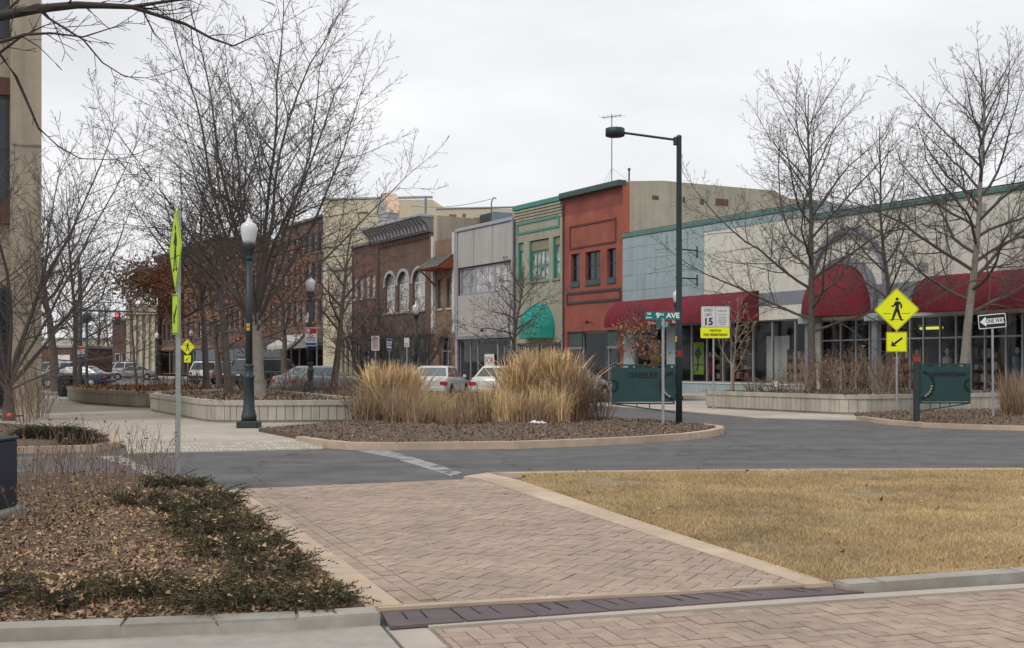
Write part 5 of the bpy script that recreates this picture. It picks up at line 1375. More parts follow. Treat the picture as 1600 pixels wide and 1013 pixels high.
o, p, w, h0, h1 = small_sign('parking_sign', 'white parking sign with red lettering on a thin post behind the golden grass', 586.5, 45.5, .14, 525, 548, 12.5, [], rz=R(4)); lines(p, w, h0, h1, .1, .92, 6, 'sign_red')
o, p, w, h0, h1 = small_sign('parking_sign', 'narrow blue and white disabled parking sign on a thin post', 608, 46, .14, 529, 548, 8, [(.76,.97,'sign_blue'),(.03,.2,'sign_blue')], rz=R(-6)); lines(p, w, h0, h1, .35, .65, 2, 'sign_blue')
o, p, w, h0, h1 = small_sign('parking_sign', 'small white parking sign left of the acorn lamp by the cornice building', 635.5, 44.5, .14, 528, 542.5, 8, []); lines(p, w, h0, h1, .1, .45, 2, 'sign_red')
o, p, w, h0, h1 = small_sign('parking_sign', 'distant red white and blue parking sign on the dark pole by the bin', 126, 62.7, .05, 541, 557.5, 12, [(.68,.96,'sign_red'),(.04,.24,'sign_blue')], post=False); lines(p, w, h0, h1, .35, .6, 2, 'sign_red')

# dark poles, bin, signal at the far left
px_, py_ = at(125,63), 63
dpole = root('utility_pole', 'tall dark steel pole carrying the distant parking sign', 'pole', (px_,py_,.05))
MB().bev(-.25,.25,-.25,.25,0,.12,.02).build('base_plate', M['green_post'], dpole); MB().lathe([(.17,.1),(.12,.5),(.11,6.4)], 10).build('pole', M['green_post'], dpole, True)
dl = root('lamp_post', 'dark lamp post with flat cap beside the distant parking sign', 'lamp post', (at(135.5,62),62,.05))
MB().lathe([(.2,0),(.2,.25),(.11,.4),(.08,.9),(.07,3.6)], 10).build('pole', M['green_post'], dl, True); MB().lathe([(.1,3.6),(.22,3.7),(.24,3.95),(.15,4.1),(.03,4.2)], 12).build('lantern', M['green_post'], dl, True)
Ys = 84
sig = root('traffic_signal', 'traffic signal showing red on a horizontal mast arm', 'traffic light', (at(119,Ys),Ys,0))
MB().lathe([(.16,0),(.13,5.7)], 10).build('pole', M['green_post'], sig, True)
za_ = zat(486,Ys)
MB().tube([(0,0,za_+.05),((246-119)*Ys/F,0,za_-.1)], [.08,.05], 8).build('mast_arm', M['green_post'], sig)
xs_ = (185-119)*Ys/F
hd = MB().bev(xs_-.17,xs_+.17,-.25,-.05,zat(508,Ys),zat(488.5,Ys),.02).build('signal_head', M['black'], sig)
zc_ = zat(493,Ys)
MB().lathe([(.13,-.01),(.13,.01)], 12, M=Matrix.Translation((xs_,-.26,zc_)) @ Matrix.Rotation(R(90),4,'X')).build('red_lens', M['red_light'], hd)
for k in (1,2): MB().lathe([(.11,-.01),(.11,.01)], 10, M=Matrix.Translation((xs_,-.255,zc_-.29*k)) @ Matrix.Rotation(R(90),4,'X')).build('lens', M['hole'], hd)
MB().tube([(0,0,za_-.7),((205-119)*Ys/F,0,za_-.62)], .03, 5).build('lower_arm', M['green_post'], sig)
bx_, by_ = g(102,620,.05)
bn = root('litter_bin', 'round dark navy litter bin on the sidewalk by the parked blue car', 'bin', (bx_,by_,.05))
MB().lathe([(.27,0),(.29,.05),(.30,.85),(.31,.87)], 14).build('drum', M['navy'], bn, True); MB().lathe([(.33,.87),(.33,.93),(.25,.97),(.1,.99)], 14).build('lid', M['navy'], bn, True)
for k in range(14):
    a = 2*math.pi*k/14; MB().tube([(.30*math.cos(a),.30*math.sin(a),.06),(.312*math.cos(a),.312*math.sin(a),.85)], .012, 4).build('slat', M['navy'], bn)
lpd = root('bin_pad', 'low pale concrete pad beside the navy bin', 'pad', (*g(78,618,.05),.05)); MB().bev(-.9,.5,-.35,.35,0,.14,.02).build('slab', M['concrete_pale'], lpd); MB().bev(-.8,.4,-.25,.25,.14,.16,.005).build('top', M['concrete'], lpd)

# utility cabinet at the left edge
ux_, uy_ = -4.66, 9.85
cab = root('utility_cabinet', 'dark navy utility cabinet on a concrete pad at the left edge', 'cabinet', (ux_,uy_,.1))
MB().bev(-.6,.46,-.35,.4,-.08,.10,.02).build('pad', M['concrete_grey'], cab)
MB().bev(-.55,.405,-.28,.34,.10,.67,.012).build('cabinet', M['navy'], cab); MB().bev(-.56,.415,-.29,.35,.67,.70,.008).build('lid', M['navy'], cab)
MB().box(.2,.24,-.3,-.281,.35,.42).build('handle', M['black'], cab)

# orange ball ornament in the back bed, crumpled bag on the mulch
ob_ = MB().lathe([(.01,-.06),(.05,-.045),(.065,0),(.05,.045),(.01,.06)], 10).build('orange_marker', M['orange'], None, True, (*g(15,652,.25)[:2],.2)); ob_.location = (at(15,28.3),28.3,.22); tag(ob_, 'small bright orange round marker at the left edge near the tower', 'marker')
ps = MB().tube([(at(15,28.3),28.3,.05),(at(15,28.3),28.3,.2)], .01, 4)
bag = MB(); rb = random.Random(3); nb_ = 12; vs = []
gx, gy_ = g(840,664,.16)
for i in range(nb_):
    for j in range(7):
        u_, v_ = i/(nb_-1)-.5, j/6-.5; k = math.sqrt(max(0, 1-(u_*1.9)**2))*math.sqrt(max(0, 1-(v_*1.9)**2))
        vs.append((u_*.40+rb.uniform(-.012,.012), v_*.26+rb.uniform(-.012,.012), k*.10*rb.uniform(.35,1.2)))
bag.add(vs, [(i*7+j,(i+1)*7+j,(i+1)*7+j+1,i*7+j+1) for i in range(nb_-1) for j in range(6)])
bo = bag.build('plastic_bag', M['bag'], None, False, (gx,gy_,.15)); tag(bo, 'crumpled white plastic bag lying on the mulch before the grasses', 'bag')
# wooden bollard beside the sapling
wx, wy = online(1145, 2.3); wb_ = root('wooden_post', 'short pale wooden post by the storefront sapling', 'post', (wx,wy,.14)); MB().lathe([(.07,0),(.07,1.35),(.03,1.4)], 10).build('post', M['wood'], wb_); MB().lathe([(.075,1.2),(.075,1.26)], 10).build('band', M['frame_white'], wb_)

gl2 = root('garden_lantern', 'small white lantern standing in the right planter', 'lantern', (at(1212,38.4),38.4,.5))
MB().lathe([(.012,0),(.012,.2)], 6).build('stake', M['frame_grey'], gl2); MB().bev(-.07,.07,-.05,.05,.2,.38,.02).build('body', M['white'], gl2); MB().bev(-.08,.08,-.06,.06,.38,.41,.01).build('cap', M['white'], gl2)

# pipes, vents and wall lamps fixed to the fronts
for (bo, x, z1) in ((o_, .12, 10.2), (r_, .12, 10.4), (c_, .2, 9.8), (o1, .2, 10.0)):
    MB().tube([(x,-.09,.2),(x,-.09,z1),(x,-.01,z1+.15)], .045, 6).build('downpipe', M['slate_frame'], bo)
for (x, z) in ((8.2,6.9),(11.8,5.2),(5.6,5.0)): MB().bev(x,x+.4,-.07,-.031,z,z+.3,.01).build('wall_vent', M['frame_grey'], b if isinstance(b, bpy.types.Object) else w_) if False else MB().bev(x,x+.4,-.07,-.021,z,z+.3,.01).build('wall_vent', M['frame_grey'], w_)
for (bo, x, z) in ((r_, 3.0, 3.75), (gy, 4.2, 3.62), (c_, 2.5, 4.0)):
    MB().tube([(x,-.01,z),(x,-.35,z+.08)], .02, 5).build('lamp_arm', M['black'], bo); MB().lathe([(.14,z-.06),(.10,z+.04),(.03,z+.12)], 10, (x,-.38)).build('lamp_shade', M['black'], bo)
MB().tube([(6.9,-.05,3.5),(6.9,-.05,7.4)], .025, 5).build('conduit', M['frame_grey'], w_)

# ================================================================== cars
def car(name, label, loc, heading, col, kind='sedan', glass='car_glass', rough=.3):
    """local +x is forward"""
    cat = {'sedan':'car','suv':'car','pickup':'truck','van':'van'}[kind]
    o = root(name, label, cat, loc, heading, 'cars and trucks parked in the streets')
    m = pm('paint_'+name, col, rough, .05, 2, spec=.5, coat=.6)
    if kind == 'sedan': L_, W, sill, belt, roof = 4.6, 1.76, .24, .90, 1.40; st = [(-2.3,.34,.78,.70),(-2.24,.30,.92,.80),(-1.9,.26,.98,.86),(-1.2,.24,.97,.88),(0,.24,.93,.88),(.85,.24,.93,.88),(1.6,.26,.86,.86),(2.1,.28,.76,.80),(2.27,.32,.64,.70),(2.3,.36,.56,.62)]; gh = (-1.75,-1.05,.30,1.05)
    elif kind == 'suv': L_, W, sill, belt, roof = 4.6, 1.85, .34, 1.05, 1.74; st = [(-2.3,.42,.98,.80),(-2.26,.38,1.06,.88),(-1.6,.34,1.08,.92),(0,.34,1.06,.92),(.95,.34,1.05,.92),(1.7,.36,1.0,.90),(2.15,.38,.92,.84),(2.28,.42,.80,.74),(2.3,.46,.7,.68)]; gh = (-2.22,-2.0,.35,1.05)
    else: L_, W, sill, belt, roof = 5.2, 1.95, .42, 1.12, 1.82; st = [(-2.6,.46,1.05,.86),(-2.56,.44,1.12,.94),(-1.6,.42,1.12,.97),(0,.42,1.12,.97),(1.1,.42,1.12,.97),(1.9,.44,1.10,.96),(2.4,.46,1.04,.92),(2.58,.5,.9,.84),(2.6,.55,.8,.76)]; gh = (-2.5,-2.3,.7,1.25)
    mb = MB(); vs = []; ns = 10
    for (x, zb, zt, hw) in st:
        for (k, z) in ((-.82,zb),(-1,zb+.14),(-1.0,zt-.22),(-.97,zt-.07),(-.86,zt),(.86,zt),(.97,zt-.07),(1.0,zt-.22),(1,zb+.14),(.82,zb)): vs.append((x, hw*k, z))
    n = len(st)
    fs = [(i*ns+j, i*ns+(j+1)%ns, (i+1)*ns+(j+1)%ns, (i+1)*ns+j) for i in range(n-1) for j in range(ns)]+[tuple(range(ns))[::-1], tuple(range((n-1)*ns, n*ns))]
    bd = mb.add(vs, fs).build('body', m, o)
    bd.data.polygons.foreach_set('use_smooth', [True]*len(bd.data.polygons)); 
    md = bd.modifiers.new('b','BEVEL'); md.width = .02; md.segments = 1; md.limit_method = 'ANGLE'; md.angle_limit = R(40)
    # greenhouse
    xr0, xr1, xf1, xf0 = gh; bw = W/2*.90; tw_ = W/2*.70; zb = belt+.03; zt = roof
    B = [(xr0,-bw,zb),(xf0,-bw,zb),(xf0,bw,zb),(xr0,bw,zb)]; T = [(xr1,-tw_,zt-.06),(xf1,-tw_,zt-.06),(xf1,tw_,zt-.06),(xr1,tw_,zt-.06)]
    T2 = [(xr1+.15,-tw_*.9,zt),(xf1-.15,-tw_*.9,zt),(xf1-.15,tw_*.9,zt),(xr1+.15,tw_*.9,zt)]
    g_ = MB().add(B+T+T2, [(0,1,5,4),(1,2,6,5),(2,3,7,6),(3,0,4,7),(4,5,9,8),(5,6,10,9),(6,7,11,10),(7,4,8,11),(8,9,10,11)])
    cb = g_.build('cabin', m, o)
    def pane(q, name, off):
        c = sum((Vector(p) for p in q), Vector())/4; nn = (Vector(q[1])-Vector(q[0])).cross(Vector(q[3])-Vector(q[0])).normalized()
        q2 = [c+(Vector(p)-c)*k_+nn*off for p, k_ in zip(q, (.90,.90,.88,.88))]
        q3 = [v-nn*.02 for v in q2]
        MB().add([tuple(v) for v in q2+q3], [(0,1,2,3),(4,5,1,0),(5,6,2,1),(6,7,3,2),(7,4,0,3)]).build(name, M[glass], cb)
    def lerp3(a, b_, t): return tuple(a[i]+(b_[i]-a[i])*t for i in range(3))
    pane((B[3],B[0],T[0],T[3]), 'rear_window', .006); pane((B[1],B[2],T[2],T[1]), 'windscreen', .006)
    for (b0,b1,t0,t1) in ((B[0],B[1],T[0],T[1]),(B[2],B[3],T[2],T[3])):
        mids = [0,.5,1] if kind == 'sedan' else [0,.34,.66,1]
        for i in range(len(mids)-1):
            pane((lerp3(b0,b1,mids[i]),lerp3(b0,b1,mids[i+1]),lerp3(t0,t1,mids[i+1]),lerp3(t0,t1,mids[i])), 'side_window', .006)
    # wheels
    rw = .32 if kind == 'sedan' else .37
    for x in (L_*.30, -L_*.30):
        for s in (-1,1):
            Mx = Matrix.Translation((x, s*(W/2-.11), rw)) @ Matrix.Rotation(R(90),4,'X')
            MB().lathe([(rw*.6,-.13),(rw*.93,-.12),(rw,-.07),(rw,.07),(rw*.93,.12),(rw*.6,.13)], 18, M=Mx).build('tyre', M['tyre'], o)
            MB().lathe([(rw*.25,-.14),(rw*.62,-.135),(rw*.62,.135),(rw*.25,.14)], 14, M=Mx).build('rim', M['rim'], o)
            MB().lathe([(rw*1.12,-.01),(rw*1.12,.01)], 18, M=Matrix.Translation((x, s*(W/2-.012), rw+.02)) @ Matrix.Rotation(R(90),4,'X')).build('wheel_arch_shade', M['car_trim'], o)  # flat dark disc painted in for the shade inside the wheel arch
    xr, xf = -L_/2, L_/2; zl = belt-.22
    for s in (-1,1):
        MB().bev(xr-.01,xr+.16,s*W*.40-.16,s*W*.40+.13,zl-.06,zl+.09,.015).build('tail_light', M['lamp_red'], o)
        MB().bev(xf-.16,xf+.0,s*W*.36-.14,s*W*.36+.12,zl-.12,zl+.0,.015).build('headlight', M['lamp_clear'], o)
        MB().bev(gh[3]-.25,gh[3]-.1,s*W*.5-.02,s*W*.5+.10*s if s>0 else s*W*.5+.02,belt,belt+.13,.01).build('mirror', m, o) if s > 0 else MB().bev(gh[3]-.25,gh[3]-.1,-W*.5-.1,-W*.5+.02,belt,belt+.13,.01).build('mirror', m, o)
    MB().bev(xr-.06,xr+.05,-W*.44,W*.44,.36 if kind=='sedan' else .46,.54 if kind=='sedan' else .66,.03).build('bumper', M['car_trim'] if kind!='sedan' else m, o)
    MB().bev(xf-.06,xf+.03,-W*.42,W*.42,.36 if kind=='sedan' else .46,.52 if kind=='sedan' else .66,.03).build('bumper', M['car_trim'] if kind!='sedan' else m, o)
    MB().box(xr-.07,xr-.061,-.16,.16,zl-.08,zl+.03).build('number_plate', M['sign_white'], o)
    if kind != 'sedan':
        for s in (-1,1): MB().tube([(xr1+.3,s*tw_*.8,zt+.05),(xf1-.3,s*tw_*.8,zt+.05)], .02, 5).build('roof_rail', M['car_trim'], o)
    return o
def parked(px, off): p = online(px, off); return (p[0], p[1], .004)
H0 = math.atan2(.93,.36)
car('silver_sedan', 'silver sedan parked nose to the shops behind the golden grass', parked(686,13.6), math.atan2(.985,.17), (.60,.61,.60), glass='car_glass_pale')
car('cream_car', 'cream car half hidden behind the tallest golden grass', parked(785,12.0), math.atan2(.98,.2), (.62,.60,.54))
car('grey_sedan', 'pale grey sedan at the right end of the grasses', parked(886,11.5), H0-.2, (.50,.51,.51), glass='car_glass_pale')
car('blue_grey_sedan', 'pale blue-grey sedan parked beside the lamp with the parking sign', parked(500,15.5), H0-.35, (.24,.29,.31), glass='car_glass_pale')
car('dark_green_van', 'dark green van parked behind the pale blue-grey sedan', parked(428,13), H0-.3, (.012,.028,.026), 'van')
car('white_suv', 'white sport utility car seen between two tree trunks', parked(338,10.5), H0, (.62,.62,.61), 'suv')
car('navy_suv', 'dark blue car parked beside the white one behind the trunks', parked(376,10.2), H0, (.02,.03,.06), 'suv')
car('dark_blue_car', 'dark blue car on the cross street beside the litter bin', (at(118,75),75,.004), R(176), (.010,.018,.06))
car('white_truck', 'white sport utility truck waiting far down the cross street', (at(178,135),135,.004), R(192), (.60,.60,.59), 'van')
car('silver_car', 'distant silver car in front of the white truck', (at(206,118),118,.004), R(200), (.26,.27,.27))
car('pale_pickup', 'distant pale blue car beyond the dark blue car', (at(80,98),98,.004), R(170), (.34,.40,.44), 'suv')
car('black_sedan', 'dark car parked by the white store at the right', (*online(1560,6.2),.02), ANG, (.03,.035,.035), glass='car_glass_pale') if False else None

# ================================================================== trees
def fast_tube(V, Fc, pts, r0, r1, n):
    m = len(pts); base = len(V)
    for i in range(m):
        a = pts[max(i-1,0)]; b_ = pts[min(i+1,m-1)]
        tx, ty, tz = b_[0]-a[0], b_[1]-a[1], b_[2]-a[2]
        l = math.sqrt(tx*tx+ty*ty+tz*tz) or 1; tx/=l; ty/=l; tz/=l
        if abs(tz) < .8: ux_, uy_, uz_ = -ty, tx, 0.0
        else: ux_, uy_, uz_ = 0.0, tz, -ty
        l = math.sqrt(ux_*ux_+uy_*uy_+uz_*uz_) or 1; ux_/=l; uy_/=l; uz_/=l
        wx_, wy_, wz_ = ty*uz_-tz*uy_, tz*ux_-tx*uz_, tx*uy_-ty*ux_
        r = r0+(r1-r0)*i/(m-1); x, y, z = pts[i]
        for k in range(n):
            c = math.cos(6.28318*k/n)*r; s = math.sin(6.28318*k/n)*r
            V.append((x+ux_*c+wx_*s, y+uy_*c+wy_*s, z+uz_*c+wz_*s))
    for i in range(m-1):
        for k in range(n):
            k2 = (k+1)%n; Fc.append((base+i*n+k, base+i*n+k2, base+(i+1)*n+k2, base+(i+1)*n+k))
class Tree:
    def __init__(s, seed, spacing=(.5,.30,.17), lens=(.50,.42,.45), up=.12, wob=.12, minr=.0045, levels=3, ang=(35,60)):
        s.r = random.Random(seed); s.tv=[]; s.tf=[]; s.cv=[]; s.cf=[]; s.spacing=spacing; s.lens=lens; s.up=up; s.wob=wob; s.minr=minr; s.levels=levels; s.ang=ang; s.tips=[]
    def poly(s, p, d, L_, n, up, wob):
        pts = [tuple(p)]; d = Vector(d).normalized(); p = Vector(p); st = L_/n
        for i in range(n):
            d = (d+Vector((s.r.gauss(0,wob), s.r.gauss(0,wob), s.r.gauss(0,wob)+up))).normalized(); p = p+d*st; pts.append((p.x,p.y,p.z))
        return pts
    def put(s, pts, r0, r1, lvl):
        n = 9 if lvl == 0 else (6 if lvl == 1 else (4 if lvl == 2 else 3))
        if lvl <= 0: fast_tube(s.tv, s.tf, pts, r0, r1, n)
        else: fast_tube(s.cv, s.cf, pts, r0, r1, n)
    def limb(s, p, d, L_, r, lvl, start=.18):
        n = max(2, min(9, int(L_/(.5 if lvl < 2 else .28))+1))
        pts = s.poly(p, d, L_, n, s.up*(1 if lvl < 3 else .5), s.wob); s.put(pts, r, max(s.minr, r*.22), lvl)
        s.kids(pts, L_, r, lvl, start)
    def kids(s, pts, L_, r, lvl, start=.18, lenk=1.0):
        if lvl >= s.levels+1: s.tips.append(pts[-1]); return
        sp = s.spacing[min(lvl-1, len(s.spacing)-1)]; m = len(pts)-1; t = start; side = s.r.random()*6.28
        while t < .98:
            i = min(m-1, int(t*m)); f = t*m-i; a, b_ = Vector(pts[i]), Vector(pts[i+1]); q = a.lerp(b_, f); ax_ = (b_-a).normalized()
            side += 2.4+s.r.uniform(-.5,.5)
            u_ = ax_.orthogonal().normalized(); w_2 = ax_.cross(u_); an = R(s.r.uniform(*s.ang))
            d = ax_*math.cos(an)+(u_*math.cos(side)+w_2*math.sin(side))*math.sin(an)
            l2 = L_*s.lens[min(lvl-1,len(s.lens)-1)]*(1.1-.75*t)*s.r.uniform(.65,1.15)*lenk
            rr = max(s.minr, r*(1-.75*t)*.48)
            if l2 > .09: s.limb(q, d, l2, rr, lvl+1, .2)
            t += sp/max(L_, .01)*s.r.uniform(.7,1.3)
        # a fork at the tip
        if lvl < s.levels+1 and lvl >= 1:
            a, b_ = Vector(pts[-2]), Vector(pts[-1]); ax_ = (b_-a).normalized()
            for k in range(2):
                d = ax_+Vector((s.r.gauss(0,.3),s.r.gauss(0,.3),s.r.gauss(0,.2)+.1)); s.limb(b_, d, max(.12, L_*.22), max(s.minr, r*.2), min(lvl+1, s.levels+1))
    def make(s, o, tm, cm):
        t = npmesh('trunk', s.tv, s.tf, tm, o, 4); c = npmesh('crown', s.cv, s.cf, cm, o, 4)
        t.data.polygons.foreach_set('use_smooth', [True]*len(t.data.polygons))
        return t, c
def leafcloud(o, name, pts, mat, n, spread, size, seed):
    rg = np.random.default_rng(seed); P = np.array(pts, np.float32); idx = rg.integers(0, len(P), n)
    C = P[idx]+rg.normal(0, spread, (n,3)).astype(np.float32); A = rg.normal(0,1,(n,3)); A /= np.linalg.norm(A,axis=1,keepdims=True)
    B = rg.normal(0,1,(n,3)); B -= A*(A*B).sum(1,keepdims=True); B /= np.linalg.norm(B,axis=1,keepdims=True)
    sz = (size*rg.uniform(.6,1.3,(n,1)))
    V = np.stack([C-A*sz, C+B*sz*.45, C+A*sz, C-B*sz*.45], 1).reshape(-1,3); T = np.arange(4*n).reshape(n,4)
    return npmesh(name, V, T, mat, o, 4)
def leader_tree(label, loc, H_, fork, r, nl, spread, seed, tm='bark', cm='branch', a_lo=62, a_hi=22, group='bare street trees', lean=(0,0), dens=1.0, up=.035, minr=.0040, lenk=1.0):
    o = root('bare_tree', label, 'tree', loc, 0, group); T = Tree(seed, spacing=(.34/dens,.21/dens,.14/dens), up=up, minr=minr)
    n = 12; pts = T.poly((0,0,-.05), (lean[0],lean[1],1), H_*.93, n, .06, .045); T.put([(x,y,z) for x,y,z in pts], r*1.0, .012, 0)
    fast_tube(T.tv, T.tf, [(0,0,-.05),(0,0,.12),(pts[1][0]*.3,pts[1][1]*.3,.4)], r*1.45, r*.98, 9)
    for i in range(nl):
        t = fork/H_+(1-fork/H_)*(i/nl)**.85*.92; k = min(n-1, int(t*n)); f = t*n-k; q = Vector(pts[k]).lerp(Vector(pts[k+1]), f)
        az = i*2.399+T.r.uniform(-.35,.35); an = R(a_lo+(a_hi-a_lo)*(i/nl)); d = Vector((math.cos(az)*math.sin(an), math.sin(az)*math.sin(an), math.cos(an)))
        L_ = spread*(1.0-.72*(i/nl)**1.5)*T.r.uniform(.85,1.15)*lenk
        T.limb(q, d, L_, max(.011, r*(.40-.28*i/nl)), 1, .16)
    T.make(o, M[tm], M[cm]); return o, T
def vase_tree(label, loc, H_, fork, r, nl, an_max, seed, tm='bark_pale', cm='branch', group='bare street trees', dens=1.0, minr=.0045, bias=None, stems=None, low=0):
    o = root('bare_tree', label, 'tree', loc, 0, group); T = Tree(seed, spacing=(.36/dens,.22/dens,.14/dens), lens=(.46,.44,.46), up=.022, wob=.075, minr=minr)
    pts = T.poly((0,0,-.05), (0,0,1), fork, 5, .1, .03); T.put(pts, r, r*.82, 0); fast_tube(T.tv, T.tf, [(0,0,-.05),(0,0,.12),(0,0,.45)], r*1.4, r*.99, 9)
    top = Vector(pts[-1])
    for i in range(nl):
        az = i*2.399+.4; an = R(4+(an_max-4)*((i+.5)/nl)**.75); d = Vector((math.cos(az)*math.sin(an), math.sin(az)*math.sin(an)*.9, math.cos(an)))
        L_ = (H_-fork)*(.95-.33*i/nl)*T.r.uniform(.9,1.08)
        q = top-Vector((0,0,fork*.22*(i/nl)))
        T.limb(q, d, L_, r*(.40-.18*i/nl), 1, .22)
    for i in range(low):
        az = i*2.1+1; T.limb(top*(.7+.05*i), (math.cos(az),math.sin(az),.15), 2.2, .035, 1, .2)
    T.make(o, M[tm], M[cm]); return o, T
PS = .50
vase_tree('largest bare tree with pale trunk in the near left planter', (at(405,32.5),32.5,PS), zat(8,32.5)-PS, 2.4, .165, 16, 47, 11, dens=1.1, low=3)
leader_tree('bare dark-trunked tree in the left planter, second from the lamp post', (at(357,38.3),38.3,PS), 7.8, 3.0, .14, 17, 3.4, 12, a_lo=62, dens=.85)
leader_tree('bare dark-trunked tree in the left planter, third from the lamp post', (at(322,42.5),42.5,PS), 7.6, 2.6, .13, 14, 3.8, 13, dens=.85)
oo, TT = leader_tree('oak tree with brown leaves still hanging, behind the near crosswalk sign', (at(277,47),47,PS), 7.6, 3.0, .14, 14, 4.2, 14, dens=.8, a_lo=74)
low_t = [p for p in TT.tips if 2.6 < p[2] < 4.6 and p[0] < 1.0] or TT.tips
leafcloud(oo, 'dead_leaves', low_t, M['leaf_brown'], 5200, .3, .085, 5)['kind'] = 'stuff'
vase_tree('bare many-stemmed tree in front of the concrete tower', (at(14,29.2),29.2,.1), 8.0, .9, .13, 14, 60, 15, tm='bark', dens=1.1)
leader_tree('slender bare tree right of the concrete tower', (at(118,52),52,.05), 10.0, 2.6, .12, 20, 4.0, 16, dens=.95)
leader_tree('thick bare tree standing beyond the bin near the tower', (at(88,58),58,.05), 9.5, 3.4, .26, 14, 4.0, 17, dens=.65, minr=.006)
leader_tree('tall bare tree left in the right planter, before the red dome', (at(1268,38),38,PS), zat(100,38)-PS, 2.2, .135, 28, 4.6, 21, a_lo=72, a_hi=24, dens=1.25)
leader_tree('thinner bare tree between the two tall ones in the right planter', (at(1387,41.8),41.8,PS), zat(165,41.8)-PS, 3.0, .11, 22, 3.2, 22, dens=1.05)
leader_tree('tall pale-barked bare tree behind the downtown sign', (at(1499,36.4),36.4,.1), zat(75,36.4)-.1, 3.2, .16, 28, 4.6, 23, tm='bark_pale', a_lo=70, a_hi=24, dens=1.25)
leader_tree('small bare tree in front of the grey and olive shops', (*online(797,4.9),.0), 7.2, 2.2, .14, 20, 3.0, 31, dens=1.1, minr=.007, a_lo=72, a_hi=35, up=.03)
leader_tree('bare tree with straight trunk right of the lamp with the parking sign', (at(521,45.5),45.5,.14), 7.0, 2.4, .16, 14, 2.6, 32, dens=.9)
for (px, Y, H_, sd, lb) in ((565,52,5.4,33,'bushy bare tree left of the white parking signs'),(612,46.8,4.2,34,'bushy bare tree behind the blue parking sign'),(668,61,4.6,35,'small bare tree right of the acorn lamp by the cornice building')):
    p_ = (at(px,Y),Y,.14 if px < 660 else 0); vase_tree(lb, p_, H_, 1.2, .11, 16, 58, sd, tm='bark', dens=1.15, minr=.006)
oo, TT = leader_tree('oak with reddish dead leaves behind the big pale trunk', (at(445,62),62,0), 7.4, 2.4, .2, 13, 3.6, 36, dens=.6, minr=.008)
leafcloud(oo, 'dead_leaves', TT.tips, M['leaf_rust'], 1500, .2, .10, 6)['kind'] = 'stuff'
oo, TT = leader_tree('oak with reddish dead leaves above the white parked car', (at(343,66),66,0), 7.6, 2.2, .2, 14, 4.2, 37, dens=.6, minr=.008)
leafcloud(oo, 'dead_leaves', TT.tips, M['leaf_brown'], 2200, .25, .11, 7)['kind'] = 'stuff'
# young trees by the shop fronts
oo, TT = leader_tree('young tree with orange dead leaves behind the GREELEY gate', (*online(1000,7.0),0), 4.0, 1.2, .05, 12, 1.3, 38, dens=.9, minr=.007, a_lo=50)
leafcloud(oo, 'dead_leaves', [p for p in TT.tips if p[2] < 3.3], M['leaf_rust'], 420, .12, .085, 8)['kind'] = 'stuff'
leader_tree('thin bare sapling beside the speed limit sign', (*online(1143,3.0),.14), 4.2, 1.0, .055, 12, 1.5, 39, tm='bark_pale', cm='twig_pale', dens=.8, minr=.008, a_lo=45)
for k, (px, Y, H_, lb) in enumerate(((60,150,9,'far bare tree above the red garage'),(150,140,10,'far bare tree beside the traffic signal'),(120,165,11,'far bare tree behind the red brick shop'),(172,190,12,'far bare tree behind the white truck'))):
    leader_tree(lb, (at(px,Y),Y,0), H_, 2.4, .22, 14, 4.5, 50+k, dens=.45, minr=.02, group='far bare trees')
for k, (px, Y, H_, lb) in enumerate(((223,100,6.5,'small distant bare tree before the cream hall'),(214,64,6.0,'slim street tree left of the near oak'))):
    leader_tree(lb, (at(px,Y),Y,0 if Y > 64.6 else .05), H_, 2.2, .09, 10, 2.0, 60+k, dens=.55, minr=.01)
# near tree whose dark limb reaches into the top left corner
NT = root('bare_tree', 'near dark tree whose limbs reach into the top left corner', 'tree', (-7.6,11.6,.1), 0, 'bare street trees')
T = Tree(77, spacing=(.17,.14,.11), lens=(.36,.45,.45), up=-.02, wob=.12, minr=.0035)
def wp(px, py, Y): return (at(px,Y)+7.6, Y-11.6, zat(py,Y)-.1)
T.put([(0,0,-.05),(.05,.02,2.0),(.0,.05,4.2),(.1,.0,5.6),(.0,.1,8.0)], .22, .12, 0); fast_tube(T.tv, T.tf, [(0,0,-.05),(0,0,.5)], .32, .22, 9)
def bough(px_pts, Y0, Y1, r0, r1, lvl, start, lenk):
    pts = [wp(px, py, Y0+(Y1-Y0)*i/(len(px_pts)-1)) for i, (px,py) in enumerate(px_pts)]
    L_ = sum(math.dist(pts[i],pts[i+1]) for i in range(len(pts)-1)); fast_tube(T.tv, T.tf, pts, r0, r1, 6); T.kids(pts, L_, r0, lvl, start, lenk)
b0 = wp(-60,45,11.8); fast_tube(T.tv, T.tf, [(.0,.05,4.3),(.8,.1,4.65),b0], .10, .062, 8)
bough([(-60,45),(0,25),(60,14),(120,8),(160,9),(205,11)], 11.8, 12.2, .058, .026, 1, .2, .55)
bough([(205,11),(240,22),(290,38),(330,60),(365,72),(395,58)], 12.2, 12.4, .024, .006, 2, .1, .8)
bough([(205,11),(250,4),(310,-4),(380,-8)], 12.2, 12.3, .022, .006, 2, .1, .8)
bough([(60,14),(75,28),(110,50),(130,62),(160,98),(195,120),(228,122)], 12.0, 12.0, .016, .004, 2, .2, .5)
bough([(-60,60),(0,66),(40,54),(80,52),(130,58),(180,42)], 11.8, 12.0, .022, .005, 2, .2, .6)
bough([(-60,40),(0,85),(25,120),(45,165),(60,200),(90,228),(125,248),(180,250)], 11.9, 12.3, .020, .004, 3, .5, .25)
bough([(-60,130),(-10,90),(30,60),(70,40)], 11.9, 12.1, .02, .006, 2, .1, .6)
T.make(NT, M['branch_dark'], M['branch_dark'])

